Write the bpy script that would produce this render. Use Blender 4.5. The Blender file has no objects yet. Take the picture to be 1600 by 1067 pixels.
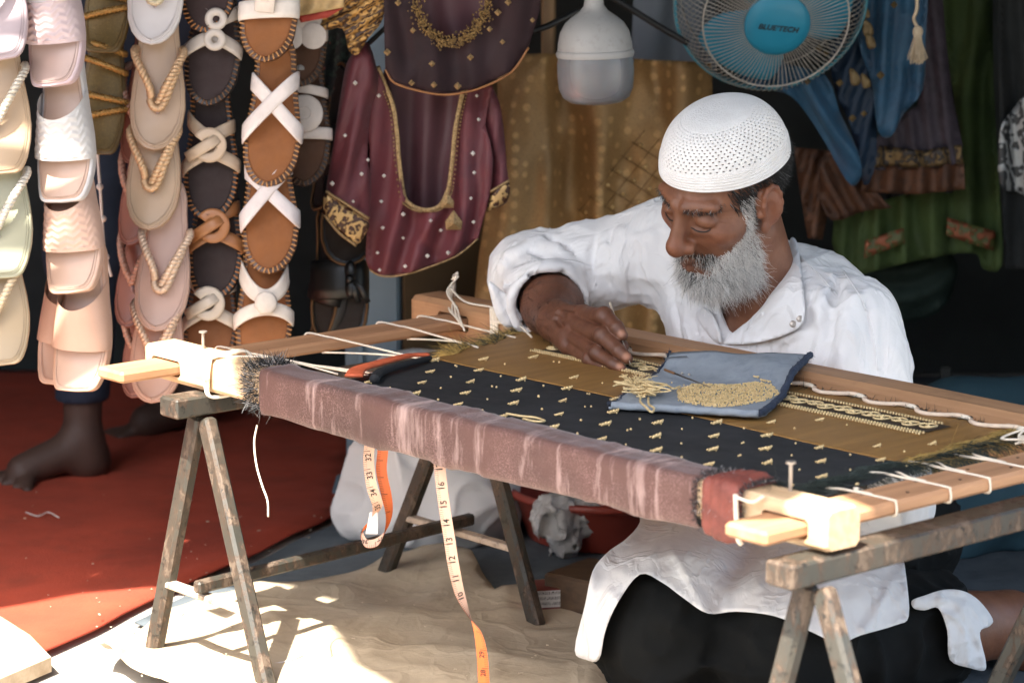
import bpy, bmesh, math, random
import numpy as np
from mathutils import Vector, Matrix, Euler, noise as mnoise
from mathutils.geometry import delaunay_2d_cdt
random.seed(7); rng = np.random.default_rng(7)
sc = bpy.context.scene
COL = sc.collection

# ------------------------------------------------------------------ camera, sky, sun, exposure
CAM_H = 1.24; PITCH = math.radians(10.7); FPX = 4400.0
cam = bpy.data.cameras.new('camera'); cam_o = bpy.data.objects.new('camera', cam); COL.objects.link(cam_o)
cam_o.location = (0, 0, CAM_H); cam_o.rotation_euler = (math.pi/2 - PITCH, 0, 0)
cam.sensor_width = 36; cam.lens = 36*FPX/1600; cam.clip_start = .05; cam.clip_end = 500
cam.dof.use_dof = True; cam.dof.focus_distance = 3.95; cam.dof.aperture_fstop = 5.6
sc.camera = cam_o
SUN = Vector((.25, .45, -.86)).normalized()          # the way the sunlight travels
sun_el = math.asin(-SUN.z)
world = bpy.data.worlds.new('World'); sc.world = world; world.use_nodes = True
wn = world.node_tree; bg = wn.nodes['Background']
sky = wn.nodes.new('ShaderNodeTexSky'); sky.sky_type = 'NISHITA'; sky.sun_disc = False
sky.sun_elevation = sun_el; sky.sun_rotation = math.atan2(-SUN.x, -SUN.y)
sky.dust_density = 3.0; sky.ozone_density = .6
wn.links.new(sky.outputs[0], bg.inputs[0]); bg.inputs[1].default_value = .15
sl = bpy.data.lights.new('sun', 'SUN'); sl.energy = 4.2; sl.angle = math.radians(.6); sl.color = (1, .97, .93)
so = bpy.data.objects.new('sun', sl); COL.objects.link(so); so.location = (-3, -4, 8)
so.rotation_euler = SUN.to_track_quat('-Z', 'Y').to_euler()
sc.view_settings.view_transform = 'Standard'; sc.view_settings.look = 'None'
sc.view_settings.exposure = 2.3; sc.view_settings.gamma = 1.0
sc.view_settings.use_curve_mapping = False
sc.view_settings.use_white_balance = True; sc.view_settings.white_balance_temperature = 7000; sc.view_settings.white_balance_tint = 8
sc.cycles.max_bounces = 8; sc.cycles.diffuse_bounces = 4; sc.cycles.transparent_max_bounces = 12
sc.cycles.sample_clamp_indirect = 8

# ------------------------------------------------------------------ measuring helpers
cP, sP = math.cos(PITCH), math.sin(PITCH)
O_ = np.array([0, 0, CAM_H]); FW = np.array([0, cP, -sP]); UPV = np.array([0, sP, cP]); RT = np.array([1., 0, 0])
def ray(x, y): return FW + RT*(x-800)/FPX + UPV*(533.5-y)/FPX
def onY(x, y, Y):
    d = ray(x, y); return O_ + d*(Y/d[1])
def onZ(x, y, z):
    d = ray(x, y); return O_ + d*((z-CAM_H)/d[2])
TH = math.radians(-48.6)
U = np.array([math.cos(TH), math.sin(TH), 0]); V = np.array([-U[1], U[0], 0])
OF = np.array([-.3527, 3.8522, 0.])
def W(a, b, z=0): return OF + U*a + V*b + np.array([0, 0, z])
def toab(p): 
    d = np.asarray(p) - OF; return np.array([d@U, d@V, p[2]])

# ------------------------------------------------------------------ mesh helpers
def link(o): COL.objects.link(o); return o
def tag(o, label=None, cat=None, group=None, kind=None):
    if label: o['label'] = label
    if cat: o['category'] = cat
    if group: o['group'] = group
    if kind: o['kind'] = kind
    return o
def root(name, label, cat, off, frame=False, group=None):
    """an Empty at the base of a thing; meshes of its parts use world coords, or frame coords (a,b,z) when frame"""
    e = bpy.data.objects.new(name, None); link(e); e.empty_display_size = .05
    if frame: e.location = W(*off); e.rotation_euler = (0, 0, TH)
    else: e.location = off
    e['_'] = 0; del e['_']
    ROFF[e.name] = tuple(off)
    return tag(e, label, cat, group)
ROFF = {}
def make(name, v, f, mat, parent=None, frame=False, smooth=True, col=None, part_of_part=False, label=None):
    me = bpy.data.meshes.new(name)
    v = np.asarray(v, float).reshape(-1, 3)
    loc = (0, 0, 0); rz = 0
    if parent is None:
        c = (v.min(0)+v.max(0))/2; c[2] = v[:, 2].min(); v = v - c
        loc = W(*c) if frame else c; rz = TH if frame else 0
    me.from_pydata(v.tolist() if len(v) < 4 else [tuple(p) for p in v], [], [tuple(int(i) for i in q) for q in f] if not isinstance(f, list) else f)
    if mat is not None: me.materials.append(mat)
    if smooth: me.polygons.foreach_set('use_smooth', [True]*len(me.polygons))
    if col is not None:
        at = me.color_attributes.new('Col', 'FLOAT_COLOR', 'POINT')
        c4 = np.ones((len(v), 4), np.float32); c4[:, :3] = col; at.data.foreach_set('color', c4.ravel())
    o = bpy.data.objects.new(name, me); link(o)
    if parent is None: o.location = loc; o.rotation_euler = (0, 0, rz)
    else:
        o.parent = parent
        if parent.name in ROFF: o.location = [-q for q in ROFF[parent.name]]
    if label: o['label'] = label
    return o
class MB:
    def __init__(s): s.v = []; s.f = []
    def add(s, v, f):
        n = len(s.v); s.v += [tuple(map(float, p)) for p in v]; s.f += [tuple(i+n for i in q) for q in f]; return s
    def box(s, c, size, ax=None, bev=0.0):
        """box with chamfered edges (rings along the longest axis kept simple)"""
        c = np.asarray(c, float); h = np.asarray(size, float)/2
        A = np.eye(3) if ax is None else np.asarray(ax, float)
        b = min(bev, h.min()*.9)
        if b <= 0:
            vs = [c + A.T@(h*np.array(q)) for q in [(-1,-1,-1),(1,-1,-1),(1,1,-1),(-1,1,-1),(-1,-1,1),(1,-1,1),(1,1,1),(-1,1,1)]]
            return s.add(vs, [(0,3,2,1),(4,5,6,7),(0,1,5,4),(1,2,6,5),(2,3,7,6),(3,0,4,7)])
        rings = []
        for z, ins in ((-h[2], b), (-h[2]+b, 0), (h[2]-b, 0), (h[2], b)):
            x, y = h[0]-ins, h[1]-ins; k = b if ins == 0 else b*.5
            rings.append([(-x+k,-y,z),(x-k,-y,z),(x,-y+k,z),(x,y-k,z),(x-k,y,z),(-x+k,y,z),(-x,y-k,z),(-x,-y+k,z)])
        vs = [c + A.T@np.array(p) for r in rings for p in r]; fs = [tuple(range(7, -1, -1)), tuple(range(24, 32))]
        for r in range(3):
            for i in range(8): fs.append((r*8+i, r*8+(i+1) % 8, r*8+8+(i+1) % 8, r*8+8+i))
        return s.add(vs, fs)
    def bar(s, p, q, w, t, side=(0, 0, 1), bev=.002):
        """rectangular bar from p to q; w across, t along 'side'"""
        p, q = np.asarray(p, float), np.asarray(q, float); d = q-p; L = np.linalg.norm(d); d /= L
        sd = np.asarray(side, float); sd = sd - d*(sd@d); sd /= np.linalg.norm(sd); x = np.cross(sd, d)
        return s.box((p+q)/2, (w, t, L), ax=[x, sd, d], bev=bev)
    def tube(s, path, r, n=6, cap=True, closed=False):
        P = np.asarray(path, float); m = len(P); r = np.broadcast_to(np.asarray(r, float), (m,))
        if closed: T = np.roll(P, -1, 0)-np.roll(P, 1, 0)
        else: T = np.gradient(P, axis=0)
        T /= np.linalg.norm(T, axis=1)[:, None]+1e-12
        up = np.array([0, 0, 1.]); 
        if abs(T[0]@up) > .9: up = np.array([1., 0, 0])
        vs = []; nrm = up - T[0]*(up@T[0]); nrm /= np.linalg.norm(nrm)
        for i in range(m):
            nrm = nrm - T[i]*(nrm@T[i]); nrm /= np.linalg.norm(nrm)+1e-12; bn = np.cross(T[i], nrm)
            for k in range(n):
                a = 2*math.pi*k/n; vs.append(P[i]+(nrm*math.cos(a)+bn*math.sin(a))*r[i])
        fs = []
        for i in range(m if closed else m-1):
            j = (i+1) % m
            for k in range(n): fs.append((i*n+k, i*n+(k+1) % n, j*n+(k+1) % n, j*n+k))
        if cap and not closed: fs += [tuple(range(n-1, -1, -1)), tuple(range((m-1)*n, m*n))]
        return s.add(vs, fs)
    def ribbon(s, path, width, nrm, th=.002, n=3, bulge=0):
        """flat strap: path points, half-rounded cross section, nrm = outward normal at each point"""
        P = np.asarray(path, float); m = len(P); N = np.broadcast_to(np.asarray(nrm, float), P.shape); w = np.broadcast_to(np.asarray(width, float), (m,))
        T = np.gradient(P, axis=0); T /= np.linalg.norm(T, axis=1)[:, None]+1e-12
        vs = []
        prof = [(-.5, 0), (-.47, .8), (-.2, 1), (.2, 1), (.47, .8), (.5, 0), (.2, -.2), (-.2, -.2)]
        for i in range(m):
            nn = N[i]-T[i]*(N[i]@T[i]); nn /= np.linalg.norm(nn)+1e-12; sd = np.cross(T[i], nn)
            for a, b in prof: vs.append(P[i]+sd*a*w[i]+nn*(b*th+bulge*(1-4*a*a)))
        k = 8; fs = []
        for i in range(m-1):
            for j in range(k): fs.append((i*k+j, i*k+(j+1) % k, i*k+k+(j+1) % k, i*k+k+j))
        fs += [tuple(range(k-1, -1, -1)), tuple(range((m-1)*k, m*k))]
        return s.add(vs, fs)
    def lathe(s, prof, c=(0, 0, 0), ax=None, n=32, sx=1, sy=1):
        A = np.eye(3) if ax is None else np.asarray(ax, float); c = np.asarray(c, float); vs = []; fs = []
        for r, z in prof:
            for k in range(n):
                t = 2*math.pi*k/n; vs.append(c + A.T@np.array([r*sx*math.cos(t), r*sy*math.sin(t), z]))
        for i in range(len(prof)-1):
            for k in range(n): fs.append((i*n+k, i*n+(k+1) % n, i*n+n+(k+1) % n, i*n+n+k))
        return s.add(vs, fs)
    def ball(s, c, r, n=6, m=4, sc_=(1, 1, 1), ax=None):
        A = np.eye(3) if ax is None else np.asarray(ax, float); c = np.asarray(c, float)
        vs = [c + A.T@np.array([0, 0, r*sc_[2]])]; fs = []
        for i in range(1, m):
            p = math.pi*i/m
            for k in range(n):
                t = 2*math.pi*k/n; vs.append(c + A.T@(r*np.array([math.sin(p)*math.cos(t)*sc_[0], math.sin(p)*math.sin(t)*sc_[1], math.cos(p)*sc_[2]])))
        vs.append(c - A.T@np.array([0, 0, r*sc_[2]])); e = len(vs)-1
        for k in range(n): fs.append((0, 1+k, 1+(k+1) % n))
        for i in range(m-2):
            for k in range(n): fs.append((1+i*n+k, 1+i*n+n+k, 1+i*n+n+(k+1) % n, 1+i*n+(k+1) % n))
        b = 1+(m-2)*n
        for k in range(n): fs.append((b+k, e, b+(k+1) % n))
        return s.add(vs, fs)
    def make(s, name, mat, parent=None, frame=False, smooth=False, **k): return make(name, s.v, s.f, mat, parent, frame, smooth, **k)
def smooth_by_angle(o, deg=40):
    me = o.data; me.polygons.foreach_set('use_smooth', [True]*len(me.polygons))
    try: me.set_sharp_from_angle(angle=math.radians(deg))
    except Exception: pass
    return o
def spline(pts, n=8, closed=False):
    """Catmull-Rom through the points"""
    P = np.asarray(pts, float); m = len(P)
    if closed: G = np.vstack([P[-1], P, P[0], P[1]]); seg = m
    else: G = np.vstack([2*P[0]-P[1], P, 2*P[-1]-P[-2]]); seg = m-1
    out = []
    for i in range(seg):
        a, b, c, d = G[i:i+4]
        for k in range(n):
            t = k/n; out.append(.5*((2*b)+(c-a)*t+(2*a-5*b+4*c-d)*t*t+(3*b-a-3*c+d)*t**3))
    if not closed: out.append(P[-1])
    return np.array(out)
def fnoise(P, s, seed=0.):
    """cheap smooth value noise for numpy points, about -1..1"""
    P = np.asarray(P, float)*s + seed*7.31
    i = np.floor(P).astype(np.int64); f = P-i; f = f*f*(3-2*f); out = 0
    def h(a): 
        n = a[..., 0]*374761393 + a[..., 1]*668265263 + a[..., 2]*2147483647
        n = (n ^ (n >> 13))*1274126177; n = n ^ (n >> 16); return (n & 0xffff)/32767.5-1
    for dx in (0, 1):
        for dy in (0, 1):
            for dz in (0, 1):
                w = (f[..., 0] if dx else 1-f[..., 0])*(f[..., 1] if dy else 1-f[..., 1])*(f[..., 2] if dz else 1-f[..., 2])
                out = out + w*h(i+np.array([dx, dy, dz]))
    return out
def inpoly(P, poly):
    x, y = P[:, 0], P[:, 1]; r = np.zeros(len(P), bool); n = len(poly)
    for i in range(n):
        x1, y1 = poly[i]; x2, y2 = poly[(i+1) % n]
        c = ((y1 > y) != (y2 > y)) & (x < (x2-x1)*(y-y1)/(y2-y1+1e-12)+x1); r ^= c
    return r
def edist(P, poly):
    P = np.asarray(P, float); d = np.full(len(P), 1e9); n = len(poly)
    for i in range(n):
        a = np.asarray(poly[i], float); b = np.asarray(poly[(i+1) % n], float); ab_ = b-a
        t = np.clip(((P-a)@ab_)/(ab_@ab_+1e-12), 0, 1); d = np.minimum(d, np.linalg.norm(P-(a+t[:, None]*ab_), axis=1))
    return d
def tri_fill(outline, sp, hole=None):
    """triangulate an outline (2-D) with an even grid of inner points"""
    ol = []
    n = len(outline)
    for i in range(n):
        a = np.asarray(outline[i], float); b = np.asarray(outline[(i+1) % n], float); k = max(1, int(round(np.linalg.norm(b-a)/sp)))
        for j in range(k): ol.append(a+(b-a)*j/k)
    ol = np.array(ol); lo, hi = ol.min(0), ol.max(0)
    gx, gy = np.meshgrid(np.arange(lo[0], hi[0], sp), np.arange(lo[1], hi[1], sp*.866)); gx = gx+(np.arange(gx.shape[0]) % 2)[:, None]*sp/2
    G = np.stack([gx.ravel(), gy.ravel()], 1); G = G[inpoly(G, ol)]
    if len(G): G = G[edist(G, ol) > sp*.55]
    allp = np.vstack([ol, G]); m = len(ol)
    r = delaunay_2d_cdt([Vector(p) for p in allp], [(i, (i+1) % m) for i in range(m)], [list(range(m))], 1, 1e-5)
    return np.array([[p.x, p.y] for p in r[0]]), [tuple(f) for f in r[2]], ol
def tps(ctrl, vals, X):
    """thin-plate interpolation of control values"""
    C = np.asarray(ctrl, float); s = max(np.ptp(C, axis=0).max(), 1e-6); C = C/s; X = np.asarray(X, float)/s; n = len(C)
    def k(r2): return np.where(r2 < 1e-12, 0, r2*np.log(r2+1e-12))
    K = k(((C[:, None]-C[None])**2).sum(-1))+np.eye(n)*1e-4; Pm = np.hstack([np.ones((n, 1)), C])
    A = np.block([[K, Pm], [Pm.T, np.zeros((3, 3))]]); w = np.linalg.solve(A, np.concatenate([np.asarray(vals, float), np.zeros(3)]))
    return k(((X[:, None]-C[None])**2).sum(-1))@w[:n]+np.hstack([np.ones((len(X), 1)), X])@w[n:]
def smooth_poly(pts, n=6): return spline(pts, n, closed=True)
def cloth(name, outline, Y, mat, parent=None, sp=7, fold=None, pillow=0., thick=.0015, ctrl=None, rough_edge=0, edge_w=25., label=None, back=True):
    """a hanging or draped piece of cloth: outline in photo pixels, set at distance Y (or thin-plate of ctrl [(x,y,Y)]), real
    folds by fold(x,y)->metres towards the viewer; pillow = half depth of a closed, stuffed shape"""
    P, F, ol = tri_fill(outline, sp)
    if ctrl is not None: Yd = tps([(c[0], c[1]) for c in ctrl], [c[2] for c in ctrl], P)
    else: Yd = np.full(len(P), float(Y))
    d = fold(P[:, 0], P[:, 1]) if fold is not None else np.zeros(len(P))
    e = edist(P, ol)
    m = len(P); front = []; backv = []
    b = pillow*np.sqrt(np.clip(1-(1-np.clip(e/edge_w, 0, 1))**2, 0, 1))
    for i in range(m):
        y0 = Yd[i]-d[i]
        front.append(onY(P[i, 0], P[i, 1], y0-b[i]-thick/2))
        q = onY(P[i, 0], P[i, 1], y0); backv.append(q+np.array([0, b[i]+thick/2, 0]))
    # orientation: front faces the camera (-y)
    a_, b_, c_ = (np.array(front[i]) for i in F[0]); nn = np.cross(b_-a_, c_-a_)
    if nn[1] > 0: F = [f[::-1] for f in F]
    fs = list(F) + [tuple(i+m for i in f[::-1]) for f in F]
    # close the rim
    ec = {}
    for f in F:
        for i in range(len(f)):
            k = (f[i], f[(i+1) % len(f)]); ec[k] = 1
    for (i, j) in list(ec):
        if (j, i) not in ec: fs.append((j, i, i+m, j+m))
    return make(name, np.array(front+backv), fs, mat, parent, label=label)
# ------------------------------------------------------------------ materials (procedural)
def lin(r, g, b):
    f = lambda c: c/12.92 if c <= .04045 else ((c+.055)/1.055)**2.4
    return (f(r/255), f(g/255), f(b/255))
class NT:
    def __init__(s, name):
        s.m = bpy.data.materials.new(name); s.m.use_nodes = True; s.t = s.m.node_tree
        s.b = s.t.nodes['Principled BSDF']
    def n(s, typ, **k):
        x = s.t.nodes.new('ShaderNode'+typ)
        for q, v in k.items():
            if q.startswith('i_'): x.inputs[q[2:].replace('_', ' ')].default_value = v
            else: setattr(x, q, v)
        return x
    def l(s, a, b): s.t.links.new(a, b)
    def coord(s, kind='Object', scale=(1, 1, 1), rot=(0, 0, 0)):
        tc = s.n('TexCoord'); mp = s.n('Mapping'); mp.inputs['Scale'].default_value = scale; mp.inputs['Rotation'].default_value = rot
        s.l(tc.outputs[kind], mp.inputs[0]); return mp.outputs[0]
    def noise(s, co, scale, detail=4, rough=.6, dist=0):
        x = s.n('TexNoise'); x.inputs['Scale'].default_value = scale; x.inputs['Detail'].default_value = detail; x.inputs['Roughness'].default_value = rough; x.inputs['Distortion'].default_value = dist
        s.l(co, x.inputs['Vector']); return x.outputs['Fac']
    def ramp(s, fac, stops):
        r = s.n('ValToRGB'); e = r.color_ramp.elements
        while len(e) < len(stops): e.new(.5)
        for q, (p, c) in zip(e, stops): q.position = p; q.color = (*c, 1) if not isinstance(c, float) else (c, c, c, 1)
        s.l(fac, r.inputs[0]); return r.outputs[0]
    def mix(s, a, b, fac, typ='MIX'):
        x = s.n('Mix', data_type='RGBA', blend_type=typ)
        for v, i in ((fac, 0), (a, 6), (b, 7)):
            if hasattr(v, 'links') or hasattr(v, 'is_linked'): s.l(v, x.inputs[i])
            elif i == 0: x.inputs[0].default_value = v
            else: x.inputs[i].default_value = (*v, 1)
        return x.outputs[2]
    def math(s, op, a, b=None, c=None):
        x = s.n('Math', operation=op)
        for i, v in enumerate((a, b, c)):
            if v is None: continue
            if isinstance(v, (int, float)): x.inputs[i].default_value = v
            else: s.l(v, x.inputs[i])
        return x.outputs[0]
    def bump(s, h, strength=.3, dist=.002, prev=None):
        x = s.n('Bump'); x.inputs['Strength'].default_value = strength; x.inputs['Distance'].default_value = dist
        s.l(h, x.inputs['Height'])
        if prev is not None: s.l(prev, x.inputs['Normal'])
        return x.outputs[0]
    def color(s, c):
        if isinstance(c, tuple): s.b.inputs['Base Color'].default_value = (*c, 1)
        else: s.l(c, s.b.inputs['Base Color'])
        return s
    def set(s, **k):
        for q, v in k.items():
            q = q.replace('_', ' ')
            if isinstance(v, (int, float)): s.b.inputs[q].default_value = v
            elif isinstance(v, tuple): s.b.inputs[q].default_value = (*v, 1) if len(v) == 3 and s.b.inputs[q].type == 'RGBA' else v
            else: s.l(v, s.b.inputs[q])
        return s
def mul(c, k): return tuple(min(1, q*k) for q in c)
def plain(name, c, rough=.6, var=.15, scale=12, bump=.15, bscale=60, bdist=.001, metal=0., c2=None, thr=(.5, .7), vcol=False, sheen=0, coat=0, weave=0, sss=0, **k):
    t = NT(name); co = t.coord()
    base = t.ramp(t.noise(co, scale, 5), [(.3, mul(c, 1-var)), (.7, mul(c, 1+var))])
    if c2 is not None: base = t.mix(base, c2, t.ramp(t.noise(co, scale*1.7, 8, .7, .4), [(thr[0], 0.), (thr[1], 1.)]))
    if vcol:
        at = t.n('Attribute', attribute_name='Col'); base = t.mix(base, at.outputs['Color'], 1., 'MULTIPLY')
    t.color(base)
    nrm = t.bump(t.noise(co, bscale, 6), bump, bdist) if bump else None
    if weave:
        w1 = t.n('TexWave', bands_direction='X'); w1.inputs['Scale'].default_value = weave; t.l(co, w1.inputs[0])
        w2 = t.n('TexWave', bands_direction='Z'); w2.inputs['Scale'].default_value = weave; t.l(co, w2.inputs[0])
        nrm = t.bump(t.math('MAXIMUM', w1.outputs['Fac'], w2.outputs['Fac']), .2, .0006, nrm)
    if nrm is not None: t.set(Normal=nrm)
    rr = t.ramp(t.noise(co, scale*2.3, 3), [(.3, max(0., rough-.08)), (.7, min(1., rough+.08))])
    t.set(Roughness=rr, Metallic=metal)
    if sheen: t.set(Sheen_Weight=sheen, Sheen_Roughness=.5)
    if coat: t.set(Coat_Weight=coat, Coat_Roughness=.25)
    if sss:
        t.set(Subsurface_Weight=sss); t.b.inputs['Subsurface Radius'].default_value = (.012, .004, .002); t.b.inputs['Subsurface Scale'].default_value = .5
    if k: t.set(**k)
    return t.m
def wood(name, c, c2, axis='X', scale=6, rough=.65, stain=None, cut=None):
    t = NT(name); st = {'X': (.06, 1, 1), 'Y': (1, .06, 1), 'Z': (1, 1, .06)}[axis]
    co = t.coord(scale=st); g = t.noise(co, scale*14, 6, .65, .6); w = t.noise(co, scale*3.5, 3, .5, 1.5)
    base = t.mix(t.ramp(g, [(.28, c2), (.62, c)]), t.ramp(w, [(.35, mul(c2, .9)), (.6, mul(c, 1.08))]), .45)
    co2 = t.coord()
    base = t.mix(base, mul(c2, .45), t.ramp(t.noise(co2, 9, 7, .75), [(.58, 0.), (.78, .55)]))
    if stain: base = t.mix(base, stain, t.ramp(t.noise(co2, 3.2, 6, .7), [(.5, 0.), (.68, .8)]))
    t.color(base); t.set(Roughness=rough, Normal=t.bump(g, .35, .0012, t.bump(t.noise(co2, 90, 4), .12, .001)))
    return t.m
def rusty(name):
    t = NT(name); co = t.coord(); c2 = t.coord(scale=(1, 1, .5))
    n1 = t.noise(c2, 42, 12, .72, .25); n2 = t.noise(co, 130, 8, .75); n3 = t.noise(co, 6, 4); n4 = t.noise(co, 75, 10, .7, .4)
    base = t.mix(lin(62, 64, 60), lin(86, 84, 78), n2)
    base = t.mix(base, lin(88, 64, 48), t.ramp(n1, [(.48, 0.), (.54, .75)]))
    base = t.mix(base, lin(128, 112, 98), t.ramp(n1, [(.54, 0.), (.59, .85)]))
    base = t.mix(base, lin(30, 31, 31), t.ramp(n4, [(.57, 0.), (.60, .85)]))
    base = t.mix(base, lin(166, 154, 142), t.ramp(n2, [(.64, 0.), (.72, .6)]))
    base = t.mix(base, lin(112, 98, 84), t.ramp(n3, [(.42, 0.), (.7, .45)]))
    t.color(t.mix(base, (.62, .60, .58), 1., 'MULTIPLY')); t.set(Roughness=t.ramp(n1, [(.5, .45), (.56, .75)]), Metallic=.1, Normal=t.bump(t.ramp(n1, [(.5, 1.), (.56, 0.)]), .35, .0006, t.bump(n4, .3, .0006)))
    return t.m
def brocade(name, c, cg, scale=26):
    t = NT(name); co = t.coord()
    vo = t.n('TexVoronoi', feature='F1'); vo.inputs['Scale'].default_value = scale; vo.inputs['Randomness'].default_value = .35; t.l(co, vo.inputs['Vector'])
    d = t.ramp(vo.outputs['Distance'], [(.22, 1.), (.34, 0.)])
    fine = t.noise(co, 320, 3, .6)
    base = t.mix(t.ramp(t.noise(co, 5, 5, .65), [(.3, mul(c, .75)), (.7, mul(c, 1.2))]), cg, t.math('MULTIPLY', d, t.ramp(t.noise(co, 9, 4), [(.34, .25), (.5, .75)])))
    t.color(t.mix(base, mul(c, .45), t.ramp(fine, [(.5, 0.), (.75, .6)])))
    t.set(Roughness=.5, Metallic=.25, Normal=t.bump(fine, .4, .001))
    return t.m
def lace(name, c, cg, scale=60, thr=.35):
    """dense raised gold embroidery on a dark ground"""
    t = NT(name); co = t.coord(); vo = t.n('TexVoronoi', feature='SMOOTH_F1'); vo.inputs['Scale'].default_value = scale; t.l(co, vo.inputs['Vector'])
    wv = t.n('TexWave', wave_type='RINGS', rings_direction='SPHERICAL'); wv.inputs['Scale'].default_value = scale*.35; wv.inputs['Distortion'].default_value = 9; wv.inputs['Detail'].default_value = 2; t.l(co, wv.inputs[0])
    h = t.math('MAXIMUM', t.ramp(wv.outputs['Fac'], [(.5, 0.), (.75, 1.)]), t.ramp(vo.outputs['Distance'], [(.18, 1.), (thr, 0.)]))
    t.color(t.mix(c, cg, h)); t.set(Roughness=.42, Metallic=t.math('MULTIPLY', h, .55), Normal=t.bump(h, .8, .002))
    return t.m

# ------------------------------------------------------------------ implicit surfaces -> one continuous mesh
def sph(P, c, r): return np.linalg.norm(P-np.asarray(c, np.float32), axis=1)-r
def ell(P, c, r, R=None):
    q = P-np.asarray(c, np.float32)
    if R is not None: q = q@np.asarray(R, np.float32)
    r = np.asarray(r, np.float32); k0 = np.linalg.norm(q/r, axis=1); k1 = np.linalg.norm(q/(r*r), axis=1)
    return k0*(k0-1)/np.maximum(k1, 1e-6)
def cap(P, a, b, ra, rb=None):
    a = np.asarray(a, np.float32); b = np.asarray(b, np.float32); ab_ = b-a; rb = ra if rb is None else rb
    t = np.clip(((P-a)@ab_)/(ab_@ab_+1e-12), 0, 1); return np.linalg.norm(P-(a+t[:, None]*ab_), axis=1)-(ra+(rb-ra)*t)
def chain(P, pts, rs, k=.006):
    d = None
    for i in range(len(pts)-1):
        e = cap(P, pts[i], pts[i+1], rs[i], rs[i+1]); d = e if d is None else smin(d, e, k)
    return d
def smin(a, b, k):
    h = np.clip(.5+.5*(b-a)/k, 0, 1); return b*(1-h)+a*h-k*h*(1-h)
def smax(a, b, k): return -smin(-a, -b, k)
def plane(P, p, n):
    n = np.asarray(n, float); n = n/np.linalg.norm(n); return (P-np.asarray(p, np.float32))@n.astype(np.float32)
def surfnet(fn, lo, hi, h, blk=8):
    lo = np.asarray(lo, float); hi = np.asarray(hi, float); N = np.ceil((hi-lo)/h/blk).astype(int)*blk; nb = N//blk
    bi = np.stack(np.meshgrid(*[np.arange(k) for k in nb], indexing='ij'), -1).reshape(-1, 3)
    bc = lo+(bi*blk+(blk-1)/2)*h; fc = fn(bc.astype(np.float32))
    F = np.repeat(np.repeat(np.repeat(fc.reshape(nb), blk, 0), blk, 1), blk, 2).astype(np.float32)
    act = np.abs(fc) < blk*h*.87*1.5
    off = np.stack(np.meshgrid(*[np.arange(blk)]*3, indexing='ij'), -1).reshape(-1, 3)
    A = bi[act]
    for s in range(0, len(A), 600):
        ii = (A[s:s+600, None]*blk+off[None]).reshape(-1, 3); F[ii[:, 0], ii[:, 1], ii[:, 2]] = fn((lo+ii*h).astype(np.float32))
    S = F < 0
    cs = S[:-1, :-1, :-1].astype(np.int8)
    for d in [(1,0,0),(0,1,0),(0,0,1),(1,1,0),(1,0,1),(0,1,1),(1,1,1)]:
        cs = cs+S[d[0]:S.shape[0]-1+d[0], d[1]:S.shape[1]-1+d[1], d[2]:S.shape[2]-1+d[2]]
    C = np.argwhere((cs > 0) & (cs < 8)); idx = np.full(cs.shape, -1, np.int64); idx[C[:, 0], C[:, 1], C[:, 2]] = np.arange(len(C))
    co = np.array([(x, y, z) for x in (0, 1) for y in (0, 1) for z in (0, 1)])
    val = np.stack([F[C[:, 0]+c[0], C[:, 1]+c[1], C[:, 2]+c[2]] for c in co], 1)
    acc = np.zeros((len(C), 3)); cnt = np.zeros(len(C))
    for i in range(8):
        for j in range(i+1, 8):
            if abs(co[i]-co[j]).sum() != 1: continue
            m = (val[:, i] < 0) != (val[:, j] < 0); t = np.where(m, val[:, i]/(val[:, i]-val[:, j]+1e-20), 0)
            acc += m[:, None]*(co[i]+t[:, None]*(co[j]-co[i])); cnt += m
    v = lo+(C+acc/cnt[:, None])*h; quads = []
    for ax in range(3):
        o1, o2 = (ax+1) % 3, (ax+2) % 3; d = [0, 0, 0]; d[ax] = 1
        s0 = S[:S.shape[0]-d[0], :S.shape[1]-d[1], :S.shape[2]-d[2]]; s1 = S[d[0]:, d[1]:, d[2]:]
        E = np.argwhere(s0 != s1); E = E[(E[:, o1] > 0) & (E[:, o2] > 0) & (E[:, o1] < S.shape[o1]-1) & (E[:, o2] < S.shape[o2]-1)]
        inside = s0[E[:, 0], E[:, 1], E[:, 2]]
        def cell(a, b):
            q = E.copy(); q[:, o1] -= a; q[:, o2] -= b; return idx[q[:, 0], q[:, 1], q[:, 2]]
        q = np.stack([cell(1, 1), cell(0, 1), cell(0, 0), cell(1, 0)], 1); q[~inside] = q[~inside][:, ::-1]
        quads.append(q[(q >= 0).all(1)])
    return v, np.vstack(quads)
def relax(v, q, it=2, lam=.5):
    e = np.vstack([q[:, [0, 1]], q[:, [1, 2]], q[:, [2, 3]], q[:, [3, 0]]]); e = np.vstack([e, e[:, ::-1]])
    deg = np.bincount(e[:, 0], minlength=len(v))[:, None]
    for k in range(it):
        for s in (lam, -lam*1.03):
            sm = np.stack([np.bincount(e[:, 0], v[e[:, 1], c], len(v)) for c in range(3)], 1)/np.maximum(deg, 1); v = v+s*(sm-v)
    return v
def vnormals(v, q):
    n = np.cross(v[q[:, 2]]-v[q[:, 0]], v[q[:, 3]]-v[q[:, 1]]); N = np.zeros_like(v)
    for i in range(4):
        for c in range(3): N[:, c] += np.bincount(q[:, i], n[:, c], len(v))
    return N/(np.linalg.norm(N, axis=1)[:, None]+1e-12)
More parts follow.
